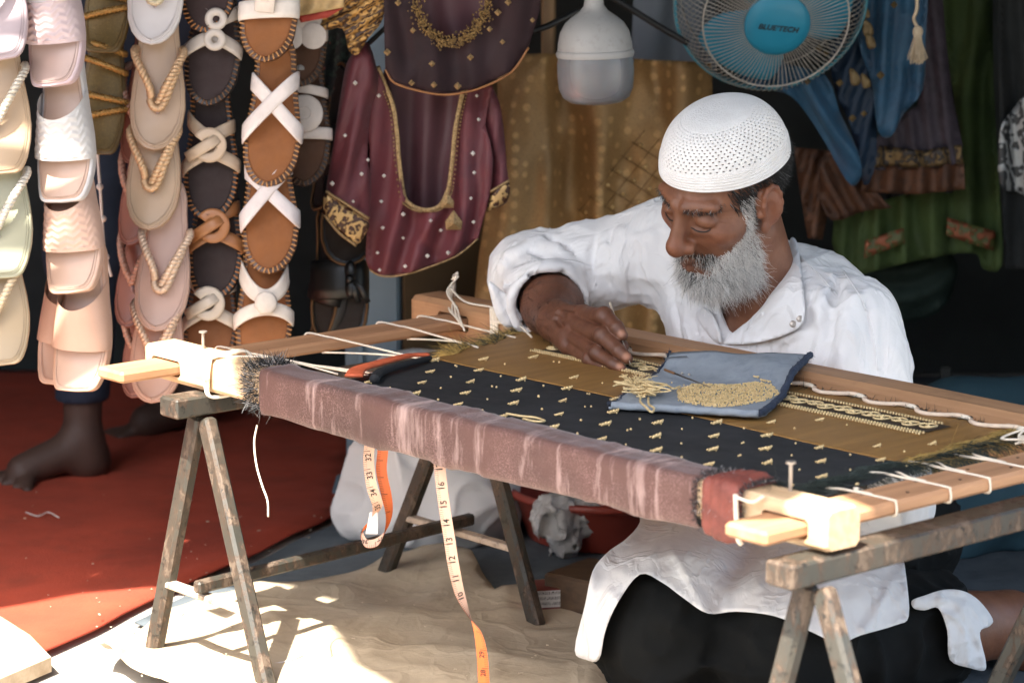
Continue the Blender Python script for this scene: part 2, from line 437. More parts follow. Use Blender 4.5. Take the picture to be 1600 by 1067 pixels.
def fast(name, v, q, mat, parent=None, frame=False, col=None):
    """numpy mesh -> object (quads)"""
    me = bpy.data.meshes.new(name); v = np.asarray(v, float); loc = (0, 0, 0)
    if parent is None:
        c = (v.min(0)+v.max(0))/2; c[2] = v[:, 2].min(); v = v-c; loc = W(*c) if frame else c
    q = np.asarray(q); n, k = q.shape
    me.vertices.add(len(v)); me.vertices.foreach_set('co', v.astype(np.float32).ravel())
    me.loops.add(n*k); me.loops.foreach_set('vertex_index', q.ravel().astype(np.int32))
    me.polygons.add(n); me.polygons.foreach_set('loop_start', np.arange(0, n*k, k, dtype=np.int32)); me.polygons.foreach_set('loop_total', np.full(n, k, np.int32))
    me.polygons.foreach_set('use_smooth', np.ones(n, bool)); me.update(calc_edges=True); me.validate()
    me.materials.append(mat)
    if col is not None:
        at = me.color_attributes.new('Col', 'FLOAT_COLOR', 'POINT'); c4 = np.ones((len(v), 4), np.float32); c4[:, :3] = col; at.data.foreach_set('color', c4.ravel())
    o = bpy.data.objects.new(name, me); link(o)
    if parent is None: o.location = loc; o.rotation_euler = (0, 0, TH if frame else 0)
    else:
        o.parent = parent
        if parent.name in ROFF: o.location = [-x for x in ROFF[parent.name]]
    return o
def strands(roots, dirs, length, r, bend, seg=4, taper=True):
    """many thin 3-sided hairs; roots/dirs (n,3), bend (n,3) added quadratically -> verts, quads, hair index per vertex"""
    n = len(roots); t = np.linspace(0, 1, seg+1)
    length = np.broadcast_to(length, (n,))
    C = roots[:, None]+dirs[:, None]*(length[:, None]*t)[..., None]+bend[:, None]*((t**2)[None]*length[:, None])[..., None]
    T = np.gradient(C, axis=1); T /= np.linalg.norm(T, axis=2)[..., None]+1e-12
    a = np.cross(T, np.array([.31, .52, .79])); a /= np.linalg.norm(a, axis=2)[..., None]+1e-12; b = np.cross(T, a)
    rr = np.broadcast_to(r, (n,))[:, None]*(1-.75*t if taper else np.ones_like(t))[None]
    vs = np.stack([C+(a*math.cos(k)+b*math.sin(k))*rr[..., None] for k in (0, 2.0944, 4.1888)], 2).reshape(-1, 3)
    base = (np.arange(n)*(seg+1)*3)[:, None, None]; s = (np.arange(seg)*3)[None, :, None]; k = np.arange(3)[None, None]
    k2 = (k+1) % 3
    q = np.stack([base+s+k, base+s+k2, base+s+3+k2, base+s+3+k], -1).reshape(-1, 4)
    return vs, q, np.repeat(np.arange(n), (seg+1)*3)
# ------------------------------------------------------------------ the setting
m_ground = plain('dusty_concrete', (.34, .32, .29), .85, .12, 3, .3, 45, .004, c2=(.27, .25, .225), thr=(.5, .75))
g = MB()
n = 24; xs = [-60, -20, -8, -4, -2, -1, 0, 1, 2, 4, 8, 20, 60]; ys = [-60, -20, -8, -3, 0, 2, 3, 4, 5, 6, 8, 20, 60]
g.v = [(x, y, 0) for y in ys for x in xs]; k = len(xs)
g.f = [(j*k+i, j*k+i+1, j*k+k+i+1, j*k+k+i) for j in range(len(ys)-1) for i in range(k-1)]
tag(g.make('ground', m_ground), kind='structure')
def flat(name, poly, mat, z, th=.004, sp=.05, wob=0., label=None, seed=0, hf=None, cat=None, kind=None, rag=0.):
    """a sheet lying on the floor, world metres, real thickness, its own rumples"""
    ol = np.array(poly, float)
    if rag:
        o2 = []
        for i in range(len(ol)):
            a, b = ol[i], ol[(i+1) % len(ol)]; kk = max(1, int(np.linalg.norm(b-a)/.03))
            for j in range(kk):
                p = a+(b-a)*j/kk; o2.append(p+rag*np.array([fnoise(np.array([p[0], p[1], seed]), 9), fnoise(np.array([p[0], p[1], seed+5.]), 9)]))
        ol = np.array(o2)
    P, F, o_ = tri_fill(ol, sp)
    Z = np.full(len(P), z)
    if wob: Z = Z+wob*(.5+.5*fnoise(np.c_[P, np.full(len(P), seed)], 6))+wob*.5*(.5+.5*fnoise(np.c_[P, np.full(len(P), seed+3)], 15))
    if hf is not None: Z = Z+hf(P)
    m = len(P); vs = [(p[0], p[1], q+th) for p, q in zip(P, Z)]+[(p[0], p[1], q) for p, q in zip(P, Z)]
    a_, b_, c_ = (np.array(vs[i]) for i in F[0])
    if np.cross(b_-a_, c_-a_)[2] < 0: F = [f[::-1] for f in F]
    fs = list(F)+[tuple(i+m for i in f[::-1]) for f in F]; ec = {(f[i], f[(i+1) % len(f)]) for f in F for i in range(len(f))}
    fs += [(j, i, i+m, j+m) for (i, j) in ec if (j, i) not in ec]
    o = make(name, np.array(vs), fs, mat)
    return tag(o, label, cat, kind=kind)
m_carpet = plain('red_carpet', lin(168, 66, 44), .92, .18, 5, .5, 240, .002, c2=lin(134, 56, 38), thr=(.5, .78))
flat('red_carpet', [(-.30, 4.87), (-.45, 4.55), (-.61, 4.19), (-.82, 3.78), (-2.28, 3.5), (-2.28, 6.15), (-.24, 6.15)], m_carpet, .009, .004, .06, .004, 'red carpet covering the floor behind the hanging sandals', 2, cat='carpet', rag=.012)
m_mat = plain('slate_mat', lin(84, 92, 98), .9, .2, 7, .4, 150, .002, c2=lin(58, 68, 74), thr=(.5, .75))
flat('floor_mat', [(-.30, 4.83), (-.58, 4.19), (-.2, 3.7), (.4, 3.2), (1.25, 3.2), (1.25, 6.1), (-.2, 6.1)], m_mat, .0045, .003, .06, .003, 'slate blue cloth mat under the frame beside the red carpet', 4, cat='mat', rag=.01)
m_sheet = plain('tan_sheet', lin(186, 170, 146), .7, .08, 4, .35, 22, .006, c2=lin(156, 139, 116), thr=(.5, .72), coat=.08)
def crease(m_, scale, strength, dist):
    """crisp crumple lines on a sheet: bump along warped cell edges"""
    t_ = NT.__new__(NT); t_.m = m_; t_.t = m_.node_tree; t_.b = m_.node_tree.nodes['Principled BSDF']; old = t_.b.inputs['Normal'].links[0].from_socket
    co_ = t_.coord(); wn_ = t_.n('TexNoise'); wn_.inputs['Scale'].default_value = scale*.8; t_.l(co_, wn_.inputs['Vector']); mx = t_.mix(co_, wn_.outputs['Color'], .12)
    for sc_v, k in ((scale, 1.), (scale*2.6, .5)):
        vo_ = t_.n('TexVoronoi', feature='DISTANCE_TO_EDGE'); vo_.inputs['Scale'].default_value = sc_v; t_.l(mx, vo_.inputs['Vector'])
        old = t_.bump(t_.ramp(vo_.outputs['Distance'], [(0., 1.), (.10, 0.)]), strength*k, dist*k, old)
    t_.set(Normal=old)
crease(m_sheet, 9, .26, .005)
sh_px = [(152, 1042), (195, 1000), (250, 962), (300, 945), (400, 918), (470, 912), (560, 897), (640, 882), (690, 872), (735, 890), (768, 930), (830, 912), (905, 905), (1050, 915), (1300, 930), (1380, 1130), (900, 1250), (420, 1190), (250, 1075)]
sh = [tuple(onZ(x, y, .015)[:2]) for x, y in sh_px]
fc = onZ(695, 880, .02); fd = onZ(560, 990, .02)
def sheet_h(P):
    d = np.hypot((P[:, 0]-fc[0])/.085, (P[:, 1]-fc[1])/.11); ax = fd[:2]-fc[:2]; ax = ax/np.linalg.norm(ax)
    q = P-fc[:2]; s = q@ax; t = q@np.array([-ax[1], ax[0]])
    h = .024*np.exp(-d**2)+.008*np.exp(-((t-.05)/.03)**2)*np.exp(-((s-.1)/.22)**2)
    r = 1-np.abs(fnoise(np.c_[P, np.zeros(len(P))], 5, 2)); h = h+.011*r**6
    r = 1-np.abs(fnoise(np.c_[P*np.array([1, .6]), np.ones(len(P))], 9, 5)); h = h+.007*r**6
    cr = onZ(165, 1040, .02); h = h+.03*np.exp(-(((P[:, 0]-cr[0])/.03)**2+((P[:, 1]-cr[1])/.05)**2))
    return h
SHEET = flat('ground_sheet', sh, m_sheet, .0125, .0012, .014, .007, 'crumpled tan plastic sheet spread under the embroidery frame', 8, hf=sheet_h, cat='sheet', rag=.008)

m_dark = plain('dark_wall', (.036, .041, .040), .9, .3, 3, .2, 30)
def wallbox(name, c, s, mat, **kw):
    b = MB(); b.box(c, s, bev=.004); return b.make(name, mat, **kw)
tag(wallbox('wall_back', (-.5, 6.22, 1.15), (3.6, .1, 2.3), m_dark), kind='structure')
tag(wallbox('wall_right', (1.32, 5.2, 1.15), (.08, 1.92, 2.3), m_dark), kind='structure')
tag(wallbox('wall_left', (-2.36, 4.9, 1.15), (.1, 2.6, 2.3), m_dark), kind='structure')
m_post = plain('blue_grey_post', lin(112, 130, 142), .55, .12, 9, .2, 70, c2=lin(146, 122, 98), thr=(.66, .74))
pl = onY(541, 700, 5.02); pr = onY(626, 700, 5.02)
pw = pr[0]-pl[0]
b = MB(); b.box(((pl[0]+pr[0])/2, 5.06, 1.1), (pw, .08, 2.2), bev=.006)
po = root('stall_post', 'blue grey metal post beside the hanging maroon blouse', 'post', ((pl[0]+pr[0])/2, 5.06, 0))
b.make('post_body', m_post, po)
b = MB(); b.box((pl[0]+pw*.28, 5.02-.004, 1.1), (.012, .008, 2.19), bev=.002); b.make('seam_ridge', m_post, po)
b = MB(); b.box(((pl[0]+pr[0])/2, 5.06, .012), (pw+.05, .13, .016), bev=.003); b.make('base_plate', m_post, po)
m_ply = plain('brown_board', lin(92, 72, 44), .7, .15, 5, .2, 40)
c0 = onY(628, 250, 5.3); c1 = onY(820, 520, 5.3)
tag(wallbox('board_panel', ((c0[0]+c1[0])/2, 5.3, 1.05), (c1[0]-c0[0], .02, 2.1), m_ply), 'dull brown board standing behind the maroon blouse', 'board')

# unseen stall roof of tarpaulin, outline cut to lay the sun patches below
m_tarp = plain('blue_tarp', (.05, .07, .10), .7, .2, 4, .2, 60)
tarp = [(2.6, 1.62), (1.4, 1.7), (.3, 1.95), (.02, 2.06), (-.06, 2.16), (-.13, 2.30), (-.20, 2.18), (-.32, 2.16), (-.55, 2.34), (-.74, 2.58), (-.86, 2.78), (-.90, 2.95),
        (-.90, 3.10), (-1.00, 3.20), (-1.12, 3.245), (-1.21, 3.22), (-1.32, 3.18), (-1.48, 3.06), (-2.5, 3.0)]
for y0, w, x0, x1 in ((3.285, .022, -1.13, -1.29), (3.345, .014, -1.11, -1.26), (3.395, .024, -1.06, -1.22), (3.455, .014, -1.06, -1.19), (3.495, .022, -1.04, -1.18)):
    tarp += [(-2.5, y0), (x1, y0), (x0-.06, y0-.004), (x0, y0+w*.4), (x0-.05, y0+w), (x1, y0+w*.9), (x1-.03, y0+.0009), (-2.5, y0+.0006)]      # slits added for sun streaks on the sandals, closed again beyond the stall's side
tarp += [(-2.5, 6.4), (2.6, 6.4)]
def to_slope(p):      # the cloth slopes down to the street; the edge above was laid out at 2.2 m
    k = SUN.z; t_ = 0.
    for _ in range(30): y_ = p[1]+SUN.y*t_; t_ = (1.70+.115*(y_-2)-2.2)/k
    return (p[0]+SUN.x*t_, p[1]+SUN.y*t_)
tarp = [to_slope(p) for p in tarp]
P, F, ol = tri_fill(tarp, .12)
zz = 1.70+.115*(P[:, 1]-2)
vs = [(p[0], p[1], z) for p, z in zip(P, zz)]; m = len(vs); vs += [(x, y, z+.003) for x, y, z in vs]
tag(make('sun_cut_awning', vs, [tuple(f) for f in F]+[tuple(i+m for i in f[::-1]) for f in F], m_tarp), kind='structure')

# unseen row of shops behind the camera, added to block low sky light
m_facade = plain('facade_plaster', (.30, .27, .23), .85, .15, 1.5, .3, 8, .01)
fa = root('sky_block_shops', 'unseen plastered shop row across the lane, added to block low sky', 'building', (0, -3.9, 0))
b = MB(); b.box((0, -4.4, 1.45), (16, 1.0, 2.9), bev=.02); b.make('wall', m_facade, fa)
for i in range(5):
    b = MB(); b.box((-6.4+3.2*i, -3.89, 1.2), (2.4, .05, 2.4), bev=.01); b.make('shutter', m_dark, fa)
b = MB(); b.box((0, -3.6, 2.75), (16, .7, .08), bev=.01); b.make('ledge', m_facade, fa)

# ------------------------------------------------------------------ trestles of welded angle iron
m_rust = rusty('chipped_grey_paint')
m_rawend = plain('sunbleached_steel', lin(186, 168, 150), .6, .15, 30, .3, 90, c2=lin(120, 104, 92), thr=(.5, .65))
def trestle(label, da, near, far, ea=0.):
    """near/far: (apex_a, apex_b, foot_a0, foot_a1, foot_b)"""
    r = root('trestle', label, 'trestle', (da-.14, .25, 0), True, 'iron trestles carrying the frame')
    ax = da-.142; zt = .418
    b = MB(); b.box((ax-.004, .29, zt-.016), (.044, .69, .029), bev=.003); b.make('top_bar', m_rust, r)
    for (pb, f0, f1, fb) in (near, far):
        for i, fa in enumerate((f0, f1)):
            top = np.array([ax+(-.012 if i == 0 else .016), pb+(-.002 if i else .002), zt-.036]); ft = np.array([fa+da, fb, .012])
            b = MB(); sd = np.array([1., 0, 0]) if i == 0 else np.array([-1., 0, 0])
            d = ft-top; d /= np.linalg.norm(d); x = np.cross(sd, d); x /= np.linalg.norm(x); sd = np.cross(d, x)
            # angle section: two flanges meeting at a ridge
            o = .012
            prof = [(-.013, 0), (0, -.012), (.013, 0), (.010, .003), (0, -.007), (-.010, .003)]
            vs = [p + x*q[0] + np.array([sd, sd])[0]*q[1]*(-1) for p in (top, ft) for q in prof]
            fs = [(j, (j+1) % 6, 6+(j+1) % 6, 6+j) for j in range(6)]+[(5, 4, 3, 2, 1, 0), (6, 7, 8, 9, 10, 11)]
            # wrap it so that the ridge faces the outside
            b.bar(top, ft, .027, .021, side=(0, -1, 0), bev=.0045); b.make('leg', m_rust, r)
        zc = .125; t = 1-zc/zt
        p0 = np.array([ax+(f0+da-ax)*t, pb+(fb-pb)*t, zc]); p1 = np.array([ax+(f1+da-ax)*t, pb+(fb-pb)*t, zc])
        b = MB(); b.bar(p0, p1, .018, .010, side=(0, 0, 1), bev=.002); b.make('cross_rod', m_rawend, r)
    zc = .137; t = 1-zc/zt
    mid = [np.array([ax+((f0+f1)/2+da-ax)*t, pb+(fb-pb)*t, zc+.006]) for (pb, f0, f1, fb) in (near, far)]
    d = mid[1]-mid[0]; b = MB(); b.bar(mid[0]-d*.04, mid[1]+d*.05, .016, .018, side=(0, 0, 1), bev=.003); b.make('tie_bar', m_rust, r)
    return r
trestle('rusty grey iron trestle under the sunlit left end of the frame', 0, (.0, -.235, .052, -.03), (.5, -.335, .04, .487))
trestle('rusty grey iron trestle under the right end of the frame, before the kneeling man', 1.19, (.0, -.235, .052, -.03), (.5, -.32, .04, .487))

# ------------------------------------------------------------------ the embroidery frame
m_pine = wood('pale_worn_pine', lin(206, 178, 144), lin(176, 142, 106), 'X', 5)
m_teak = wood('brown_beam_wood', lin(172, 130, 94), lin(128, 90, 62), 'X', 5, stain=lin(112, 86, 68))
m_railw = wood('rail_wood', lin(186, 142, 106), lin(146, 102, 72), 'Y', 5)
def cutbox(o, boxes):
    for c, s in boxes:
        b = MB(); b.box(c, s, bev=.004); ob = b.make('cut', None)
        pm = o.parent; loc = o.location.copy(); o.parent = None; o.location = (0, 0, 0)
        md = o.modifiers.new('c', 'BOOLEAN'); md.operation = 'DIFFERENCE'; md.object = ob; md.solver = 'EXACT'
        bpy.context.view_layer.update(); dg = bpy.context.evaluated_depsgraph_get()
        new = bpy.data.meshes.new_from_object(o.evaluated_get(dg)); o.modifiers.clear(); o.data = new
        bpy.data.objects.remove(ob); o.parent = pm; o.location = loc
fr = root('embroidery_frame', 'long wooden embroidery frame of two beams and two slats resting on trestles', 'embroidery frame', (.4, .3, .41), True)  # an embroidery frame, not a weaving loom
def beam(name, a0, a1, b0, b1, z0, z1, mat, seed, bev=.005, nseg=60):
    """beam with softly uneven, worn faces"""
    A = np.linspace(a0, a1, nseg); vs = []; hb, hz = (b1-b0)/2, (z1-z0)/2; cb, cz = (b0+b1)/2, (z0+z1)/2
    k = bev; pr = [(-hb+k, -hz), (hb-k, -hz), (hb, -hz+k), (hb, hz-k), (hb-k, hz), (-hb+k, hz), (-hb, hz-k), (-hb, -hz+k)]
    m = len(pr); ins = [(A[0], .93), *[(q, 1.) for q in np.concatenate([[A[0]+k], A[1:-1], [A[-1]-k]])], (A[-1], .93)]
    for a, sc_ in ins:
        for j, (x, y) in enumerate(pr):
            w = .0009*fnoise(np.array([a, j*.7+seed, 0.]), 6)
            vs.append((a, cb+x*(sc_ if sc_ < 1 else 1)+w, cz+y*(sc_ if sc_ < 1 else 1)+w*.8))
    fs = [tuple(range(m)), tuple(range(len(vs)-1, len(vs)-m-1, -1))]
    fs += [(i*m+j, i*m+m+j, i*m+m+(j+1) % m, i*m+(j+1) % m) for i in range(len(ins)-1) for j in range(m)]
    return make(name, vs, fs, mat, fr, smooth=False)
nb = beam('near_beam', -.285, 1.066, .0, .056, .421, .470, m_pine, 1, .006); nb['label'] = 'pale sunlit beam end wrapped in dusty brown cloth'
fbm = beam('far_beam', -.335, 1.22, .548, .612, .412, .474, m_teak, 5, .008)
RL = (-.262, -.197); RR = (.968, 1.034); RZ = (.434, .451)
cutbox(nb, [(((RL[0]+RL[1])/2, .03, (RZ[0]+RZ[1])/2), (.072, .2, .024)), (((RR[0]+RR[1])/2, .03, (RZ[0]+RZ[1])/2), (.072, .2, .024))])
cutbox(fbm, [(((RL[0]+RL[1])/2, .58, (RZ[0]+RZ[1])/2), (.075, .2, .026)), (((RR[0]+RR[1])/2, .58, (RZ[0]+RZ[1])/2), (.072, .2, .024))])
for (r0, r1), b0 in ((RL, -.098), (RR, -.066)):
    b = MB(); b.box(((r0+r1)/2, (b0+.64)/2, (RZ[0]+RZ[1])/2), (r1-r0, .64-b0, RZ[1]-RZ[0]), bev=.004); b.make('side_slat', m_railw, fr)
# peg holes in the right slat: little dark plugs sunk in the wood
m_hole = plain('dark_hole', (.03, .02, .015), .9, .2, 20, 0)
for i in range(10):
    b = MB(); b.lathe([(0, .0006), (.0022, .0006), (.0022, -.002)], c=(RR[0]+(.018 if i % 2 else .046), .10+i*.048, RZ[1]), n=8); b.make('peg_hole', m_hole, fr)
# the worn brown cloth wound round the near beam
m_wrap = NT('dusty_brown_wrap'); co = m_wrap.coord(); cs = m_wrap.coord(scale=(1, .25, .14))
nz = m_wrap.noise(cs, 26, 7, .7); n2 = m_wrap.noise(co, 500, 2); n3 = m_wrap.noise(m_wrap.coord(scale=(1, 1, 1)), 3.2, 4)
bs = m_wrap.mix(lin(88, 58, 52), lin(64, 43, 38), m_wrap.ramp(n3, [(.4, 0.), (.65, 1.)]))
bs = m_wrap.mix(bs, lin(186, 158, 152), m_wrap.ramp(nz, [(.53, 0.), (.70, .9)]))
bs = m_wrap.mix(bs, lin(196, 158, 152), m_wrap.math('MULTIPLY', m_wrap.ramp(n2, [(.45, 0.), (.7, .32)]), m_wrap.ramp(m_wrap.noise(co, 14, 3), [(.4, .1), (.65, 1.)])))
m_wrap.color(bs).set(Roughness=.75, Sheen_Weight=.2, Sheen_Roughness=.4, Normal=m_wrap.bump(n2, .35, .0012, m_wrap.bump(nz, .3, .002)))
def wrap(name, a0, a1, mat, grow=.006, sag=0., seed=3, n=110):
    A = np.linspace(a0, a1, n); vs = []; m = 40; ridges = rng.uniform(a0, a1, 16); rw = rng.uniform(.004, .012, 16); rh = rng.uniform(.0006, .0024, 16)
    for i, a in enumerate(A):
        g = grow+sum(rh[j]*np.exp(-((a-ridges[j])/rw[j])**2) for j in range(16))+.001*fnoise(np.array([a, seed, 0]), 20)
        if i in (0, n-1): g = .0008
        sg = sag*(.6+.4*math.sin(math.pi*(a-a0)/(a1-a0)))+.003*fnoise(np.array([a, 2., seed]), 9)
        hb, hz = .028+g, .0245+g
        for k in range(m):
            t = 2*math.pi*k/m; c, s = math.cos(t), math.sin(t); p = 9.
            rr = (abs(c)**p+abs(s)**p)**(-1/p); x, y = hb*rr*c, hz*rr*s
            if y < 0: y -= sg*(-s)*(1.0 if x < 0 else .5)
            w = .0008*fnoise(np.array([a*3, x*20, y*20.]), 12, seed)
            vs.append((a, .028+x+w, .4455+y+w))
    fs = [(i*m+k, i*m+m+k, i*m+m+(k+1) % m, i*m+(k+1) % m)[::-1] for i in range(n-1) for k in range(m)]
    return make(name, vs, fs, mat, fr)
wrap('cloth_wrap', .0, .862, m_wrap.m, .0030, .018)
m_wrapred = plain('red_brown_wrap', lin(122, 62, 52), .7, .15, 30, .3, 300, c2=lin(90, 44, 38), thr=(.45, .7))
wrap('end_wrap', .872, .935, m_wrapred, .0030, .011, 9, 24)
# frayed dark selvedge tufts at the ends of the wrap
m_fray = plain('dark_fray', (.02, .022, .024), .8, .4, 40, 0)
m_frayw = plain('grey_fray', (.35, .34, .34), .8, .4, 60, 0)
def tuft(name, a0, a1, n, ln, mat, seed, out=1.0, lean=0.):
    r_ = np.random.default_rng(seed); t = r_.uniform(0, 2*math.pi, n); c, s = np.cos(t), np.sin(t); rr = (np.abs(c)**5+np.abs(s)**5)**(-.2)
    a = r_.uniform(a0, a1, n); R = np.c_[a, .028+.033*rr*c, .4455+.030*rr*s]; D = np.c_[r_.normal(lean, .6, n), c*out, s*out]+r_.normal(0, .35, (n, 3)); D /= np.linalg.norm(D, axis=1)[:, None]
    v, q, _ = strands(R, D, r_.uniform(.4, 1, n)*ln, .0006, r_.normal(0, .4, (n, 3)), 3)
    o = fast(name, v, q, mat, fr); o['kind'] = 'stuff'; return o
tuft('frayed_edge', -.032, .006, 1000, .014, m_fray, 1, .8, -.5); tuft('frayed_edge', -.028, .004, 240, .016, m_frayw, 2, .8, -.3)
tuft('frayed_edge', .857, .873, 700, .005, m_fray, 3); tuft('frayed_edge', .930, .944, 700, .006, m_fray, 4); tuft('frayed_edge', .858, .945, 200, .006, m_frayw, 5)
# nails, cords
m_nail = plain('galvanised_nail', lin(178, 168, 158), .4, .15, 60, .1, 200, metal=.7)
for a, bb, ztop, h in ((-.188, .038, .470, .026), (.969, .043, .470, .034)):
    b = MB(); b.lathe([(0, h), (.0062, h), (.0062, h-.0022), (.0024, h-.003), (.0022, -.02)], c=(a, bb, ztop), n=12); smooth_by_angle(b.make('nail', m_nail, fr))
b = MB(); b.lathe([(0, .04), (.004, .04), (.004, .037), (.0017, .036), (.0016, -.02)], c=(-.268, .585, .470), n=10); b.make('nail', m_nail, fr)
m_cord = plain('white_cotton_cord', lin(226, 214, 196), .9, .1, 80, .5, 500)
def cord(pts, r, name='cord', n=6, par=None, mat=None): 
    b = MB(); b.tube(spline(pts, n), r, 6); return b.make(name, mat or m_cord, par or fr, smooth=True)
for k in range(3):      # lashing round the left beam end
    d = k*.004
    pts = [(-.118+d, -.004, .4725), (-.121+d*1.2, .028, .4745), (-.112+d, .060, .472), (-.108+d, .062, .42), (-.112+d, .03, .4165), (-.116+d*.5, -.004, .4165), (-.122+d, -.0065, .44)]
    cord(pts+[pts[0]], .0022, 'lashing_cord')
cord([(-.118, -.006, .445), (-.112, -.009, .443), (-.121, -.008, .448), (-.115, -.010, .441)], .0035, 'knot')
cord([(.004, -.008, .395), (.002, -.012, .37), (.012, -.016, .34), (.03, -.02, .315), (.042, -.02, .295), (.040, -.018, .272)], .0014, 'loose_thread')
cord([(-.118, -.004, .474), (-.09, .02, .4755), (-.05, .05, .476), (-.01, .075, .470), (.05, .10, .460)], .0013, 'loose_thread')
cord([(.935, -.012, .468), (.938, -.013, .44), (.941, -.013, .417), (.944, -.010, .41)], .003, 'lashing_cord'); cord([(.935, -.012, .465), (.96, -.010, .463), (.972, -.004, .4715)], .002, 'lashing_cord')
# ------------------------------------------------------------------ the embroidered cloth laced into the frame
def zc(a, b): return .452+.016*np.exp(-np.clip(b-.056, 0, 1)/.010)+.0012*np.sin(a*9+b*14)+.0025*np.exp(-((b-.545)/.03)**2)
ec = root('embroidered_cloth', 'black and gold cloth with rows of gold motifs stretched in the wooden frame', 'cloth', (.5, .3, .45), True)
m_black = plain('black_silk', (.021, .0225, .025), .72, .25, 9, .15, 400, .0006, c2=(.026, .027, .028), thr=(.55, .8), Specular_IOR_Level=.25)
t = NT('gold_tissue'); co = t.coord()
wv = t.n('TexWave', bands_direction='DIAGONAL'); wv.inputs['Scale'].default_value = 330; wv.inputs['Distortion'].default_value = 1; t.l(co, wv.inputs[0])
n1 = t.noise(t.coord(scale=(1, .12, 1)), 60, 5, .7)
cb = t.mix(t.ramp(n1, [(.3, lin(146, 106, 56)), (.7, lin(186, 140, 80))]), lin(84, 60, 30), t.ramp(wv.outputs['Fac'], [(.3, .7), (.7, 0.)]))
t.color(cb).set(Roughness=.5, Metallic=.15, Normal=t.bump(wv.outputs['Fac'], .35, .0008)); m_goldt = t.m
def grid_cloth(name, fa0, fa1, b0, b1, mat, na=150, nb_=40, edge=None, th=.0008):
    vs = []; 
    for j in range(nb_+1):
        for i in range(na+1):
            s_ = i/na; t_ = j/nb_; 
            bb = b0(s_) + (b1(s_)-b0(s_))*t_ if callable(b0) else b0+(b1-b0)*t_
            a = fa0(bb)+(fa1(bb)-fa0(bb))*s_
            vs.append((a, bb, float(zc(a, bb))))
    k = na+1; fs = [(j*k+i, j*k+i+1, j*k+k+i+1, j*k+k+i) for j in range(nb_) for i in range(na)]; m = len(vs)
    vs2 = vs+[(x, y, z-th) for x, y, z in vs]; fs2 = fs+[tuple(q+m for q in f[::-1]) for f in fs]
    rim = list(range(k))+[j*k+na for j in range(1, nb_+1)]+[nb_*k+i for i in range(na-1, -1, -1)]+[j*k for j in range(nb_-1, 0, -1)]
    fs2 += [(rim[i], rim[i]+m, rim[(i+1) % len(rim)]+m, rim[(i+1) % len(rim)]) for i in range(len(rim))]
    return make(name, vs2, fs2, mat, ec)
LE = lambda b: .062-.10*(b-.1)/.4+.006*math.sin(b*60)      # left edge of the cloth
RE = lambda b: .966-.045*(b-.06)/.46+.004*math.sin(b*70)
saw = lambda s: .270+.003*((s*210) % 1)
grid_cloth('black_fabric', LE, RE, lambda s: .054, lambda s: .303, m_black, 160, 30)
grid_cloth('gold_fabric', LE, RE, lambda s: .3035+.0025*((s*150) % 1), lambda s: .5465, m_goldt, 450, 30)
# gold motifs: little beaded sprigs in staggered rows
m_goldb = plain('gold_beads', lin(226, 198, 146), .38, .15, 160, .2, 600, metal=.2, c2=lin(186, 150, 96), thr=(.5, .7))
m_gold2 = plain('gold_thread', lin(228, 202, 152), .45, .15, 200, .5, 900, metal=.15, c2=lin(190, 156, 104), thr=(.5, .7))
mo = MB()
for (x, y, z, r, sx) in [(-.0045, -.001, .0016, .0021, 1.5), (0, 0, .002, .0024, 1.3), (.0045, .0008, .0022, .0022, 1.4), (.0078, .0030, .0030, .0015, 1), (-.0082, .0006, .0012, .0013, 1.8), (-.0075, -.0026, .0010, .0011, 1.6), (.0024, -.0028, .0008, .0011, 1), (.0088, .0052, .0028, .0009, 1)]:
    mo.ball((x*.95, y*1.6, z*1.35+.0004), r*.98, 6, 4, (sx, 1.2, 1.2))
mo_mesh = None; motifs = 0
occ = [(.30, .47), (.56, .62), (.69, .30), (.51, .17)]    # rough denim footprint
bd = MB()
dn_poly = None
for row in range(8):
    bb = .115+.0585*row
    if row >= 5 and False: break
    for i in range(-2, 14):
        a = .579+.0945*(i-6)+(.04*row) % .0945+random.uniform(-.004, .004); b2 = bb+random.uniform(-.003, .003)
        if a < LE(b2)+.02 or a > RE(b2)-.05 or b2 > .43: continue
        if b2 > .33 and (i+row) % 2: continue
        if mo_mesh is None:
            o = mo.make('gold_motif', m_goldb, ec, smooth=True); mo_mesh = o.data
        else:
            o = bpy.data.objects.new('gold_motif', mo_mesh); link(o); o.parent = ec
        off = ROFF[ec.name]; o.location = (a-off[0], b2-off[1], float(zc(a, b2))-off[2]); o.rotation_euler = (0, 0, math.radians(62)+random.uniform(-.25, .25)); sc1 = random.uniform(.72, 1.02); o.scale = (sc1, sc1, sc1)
        motifs += 1
        for k in range(random.choice((1, 1, 2))):
            xa, xb = a+.047+random.uniform(-.006, .006), b2+random.uniform(-.006, .006)
            bd.ball((xa, xb, float(zc(xa, xb))+.0015), random.uniform(.0014, .0019), 6, 4)
o = bd.make('scattered_beads', m_goldb, ec, smooth=True); o['kind'] = 'stuff'
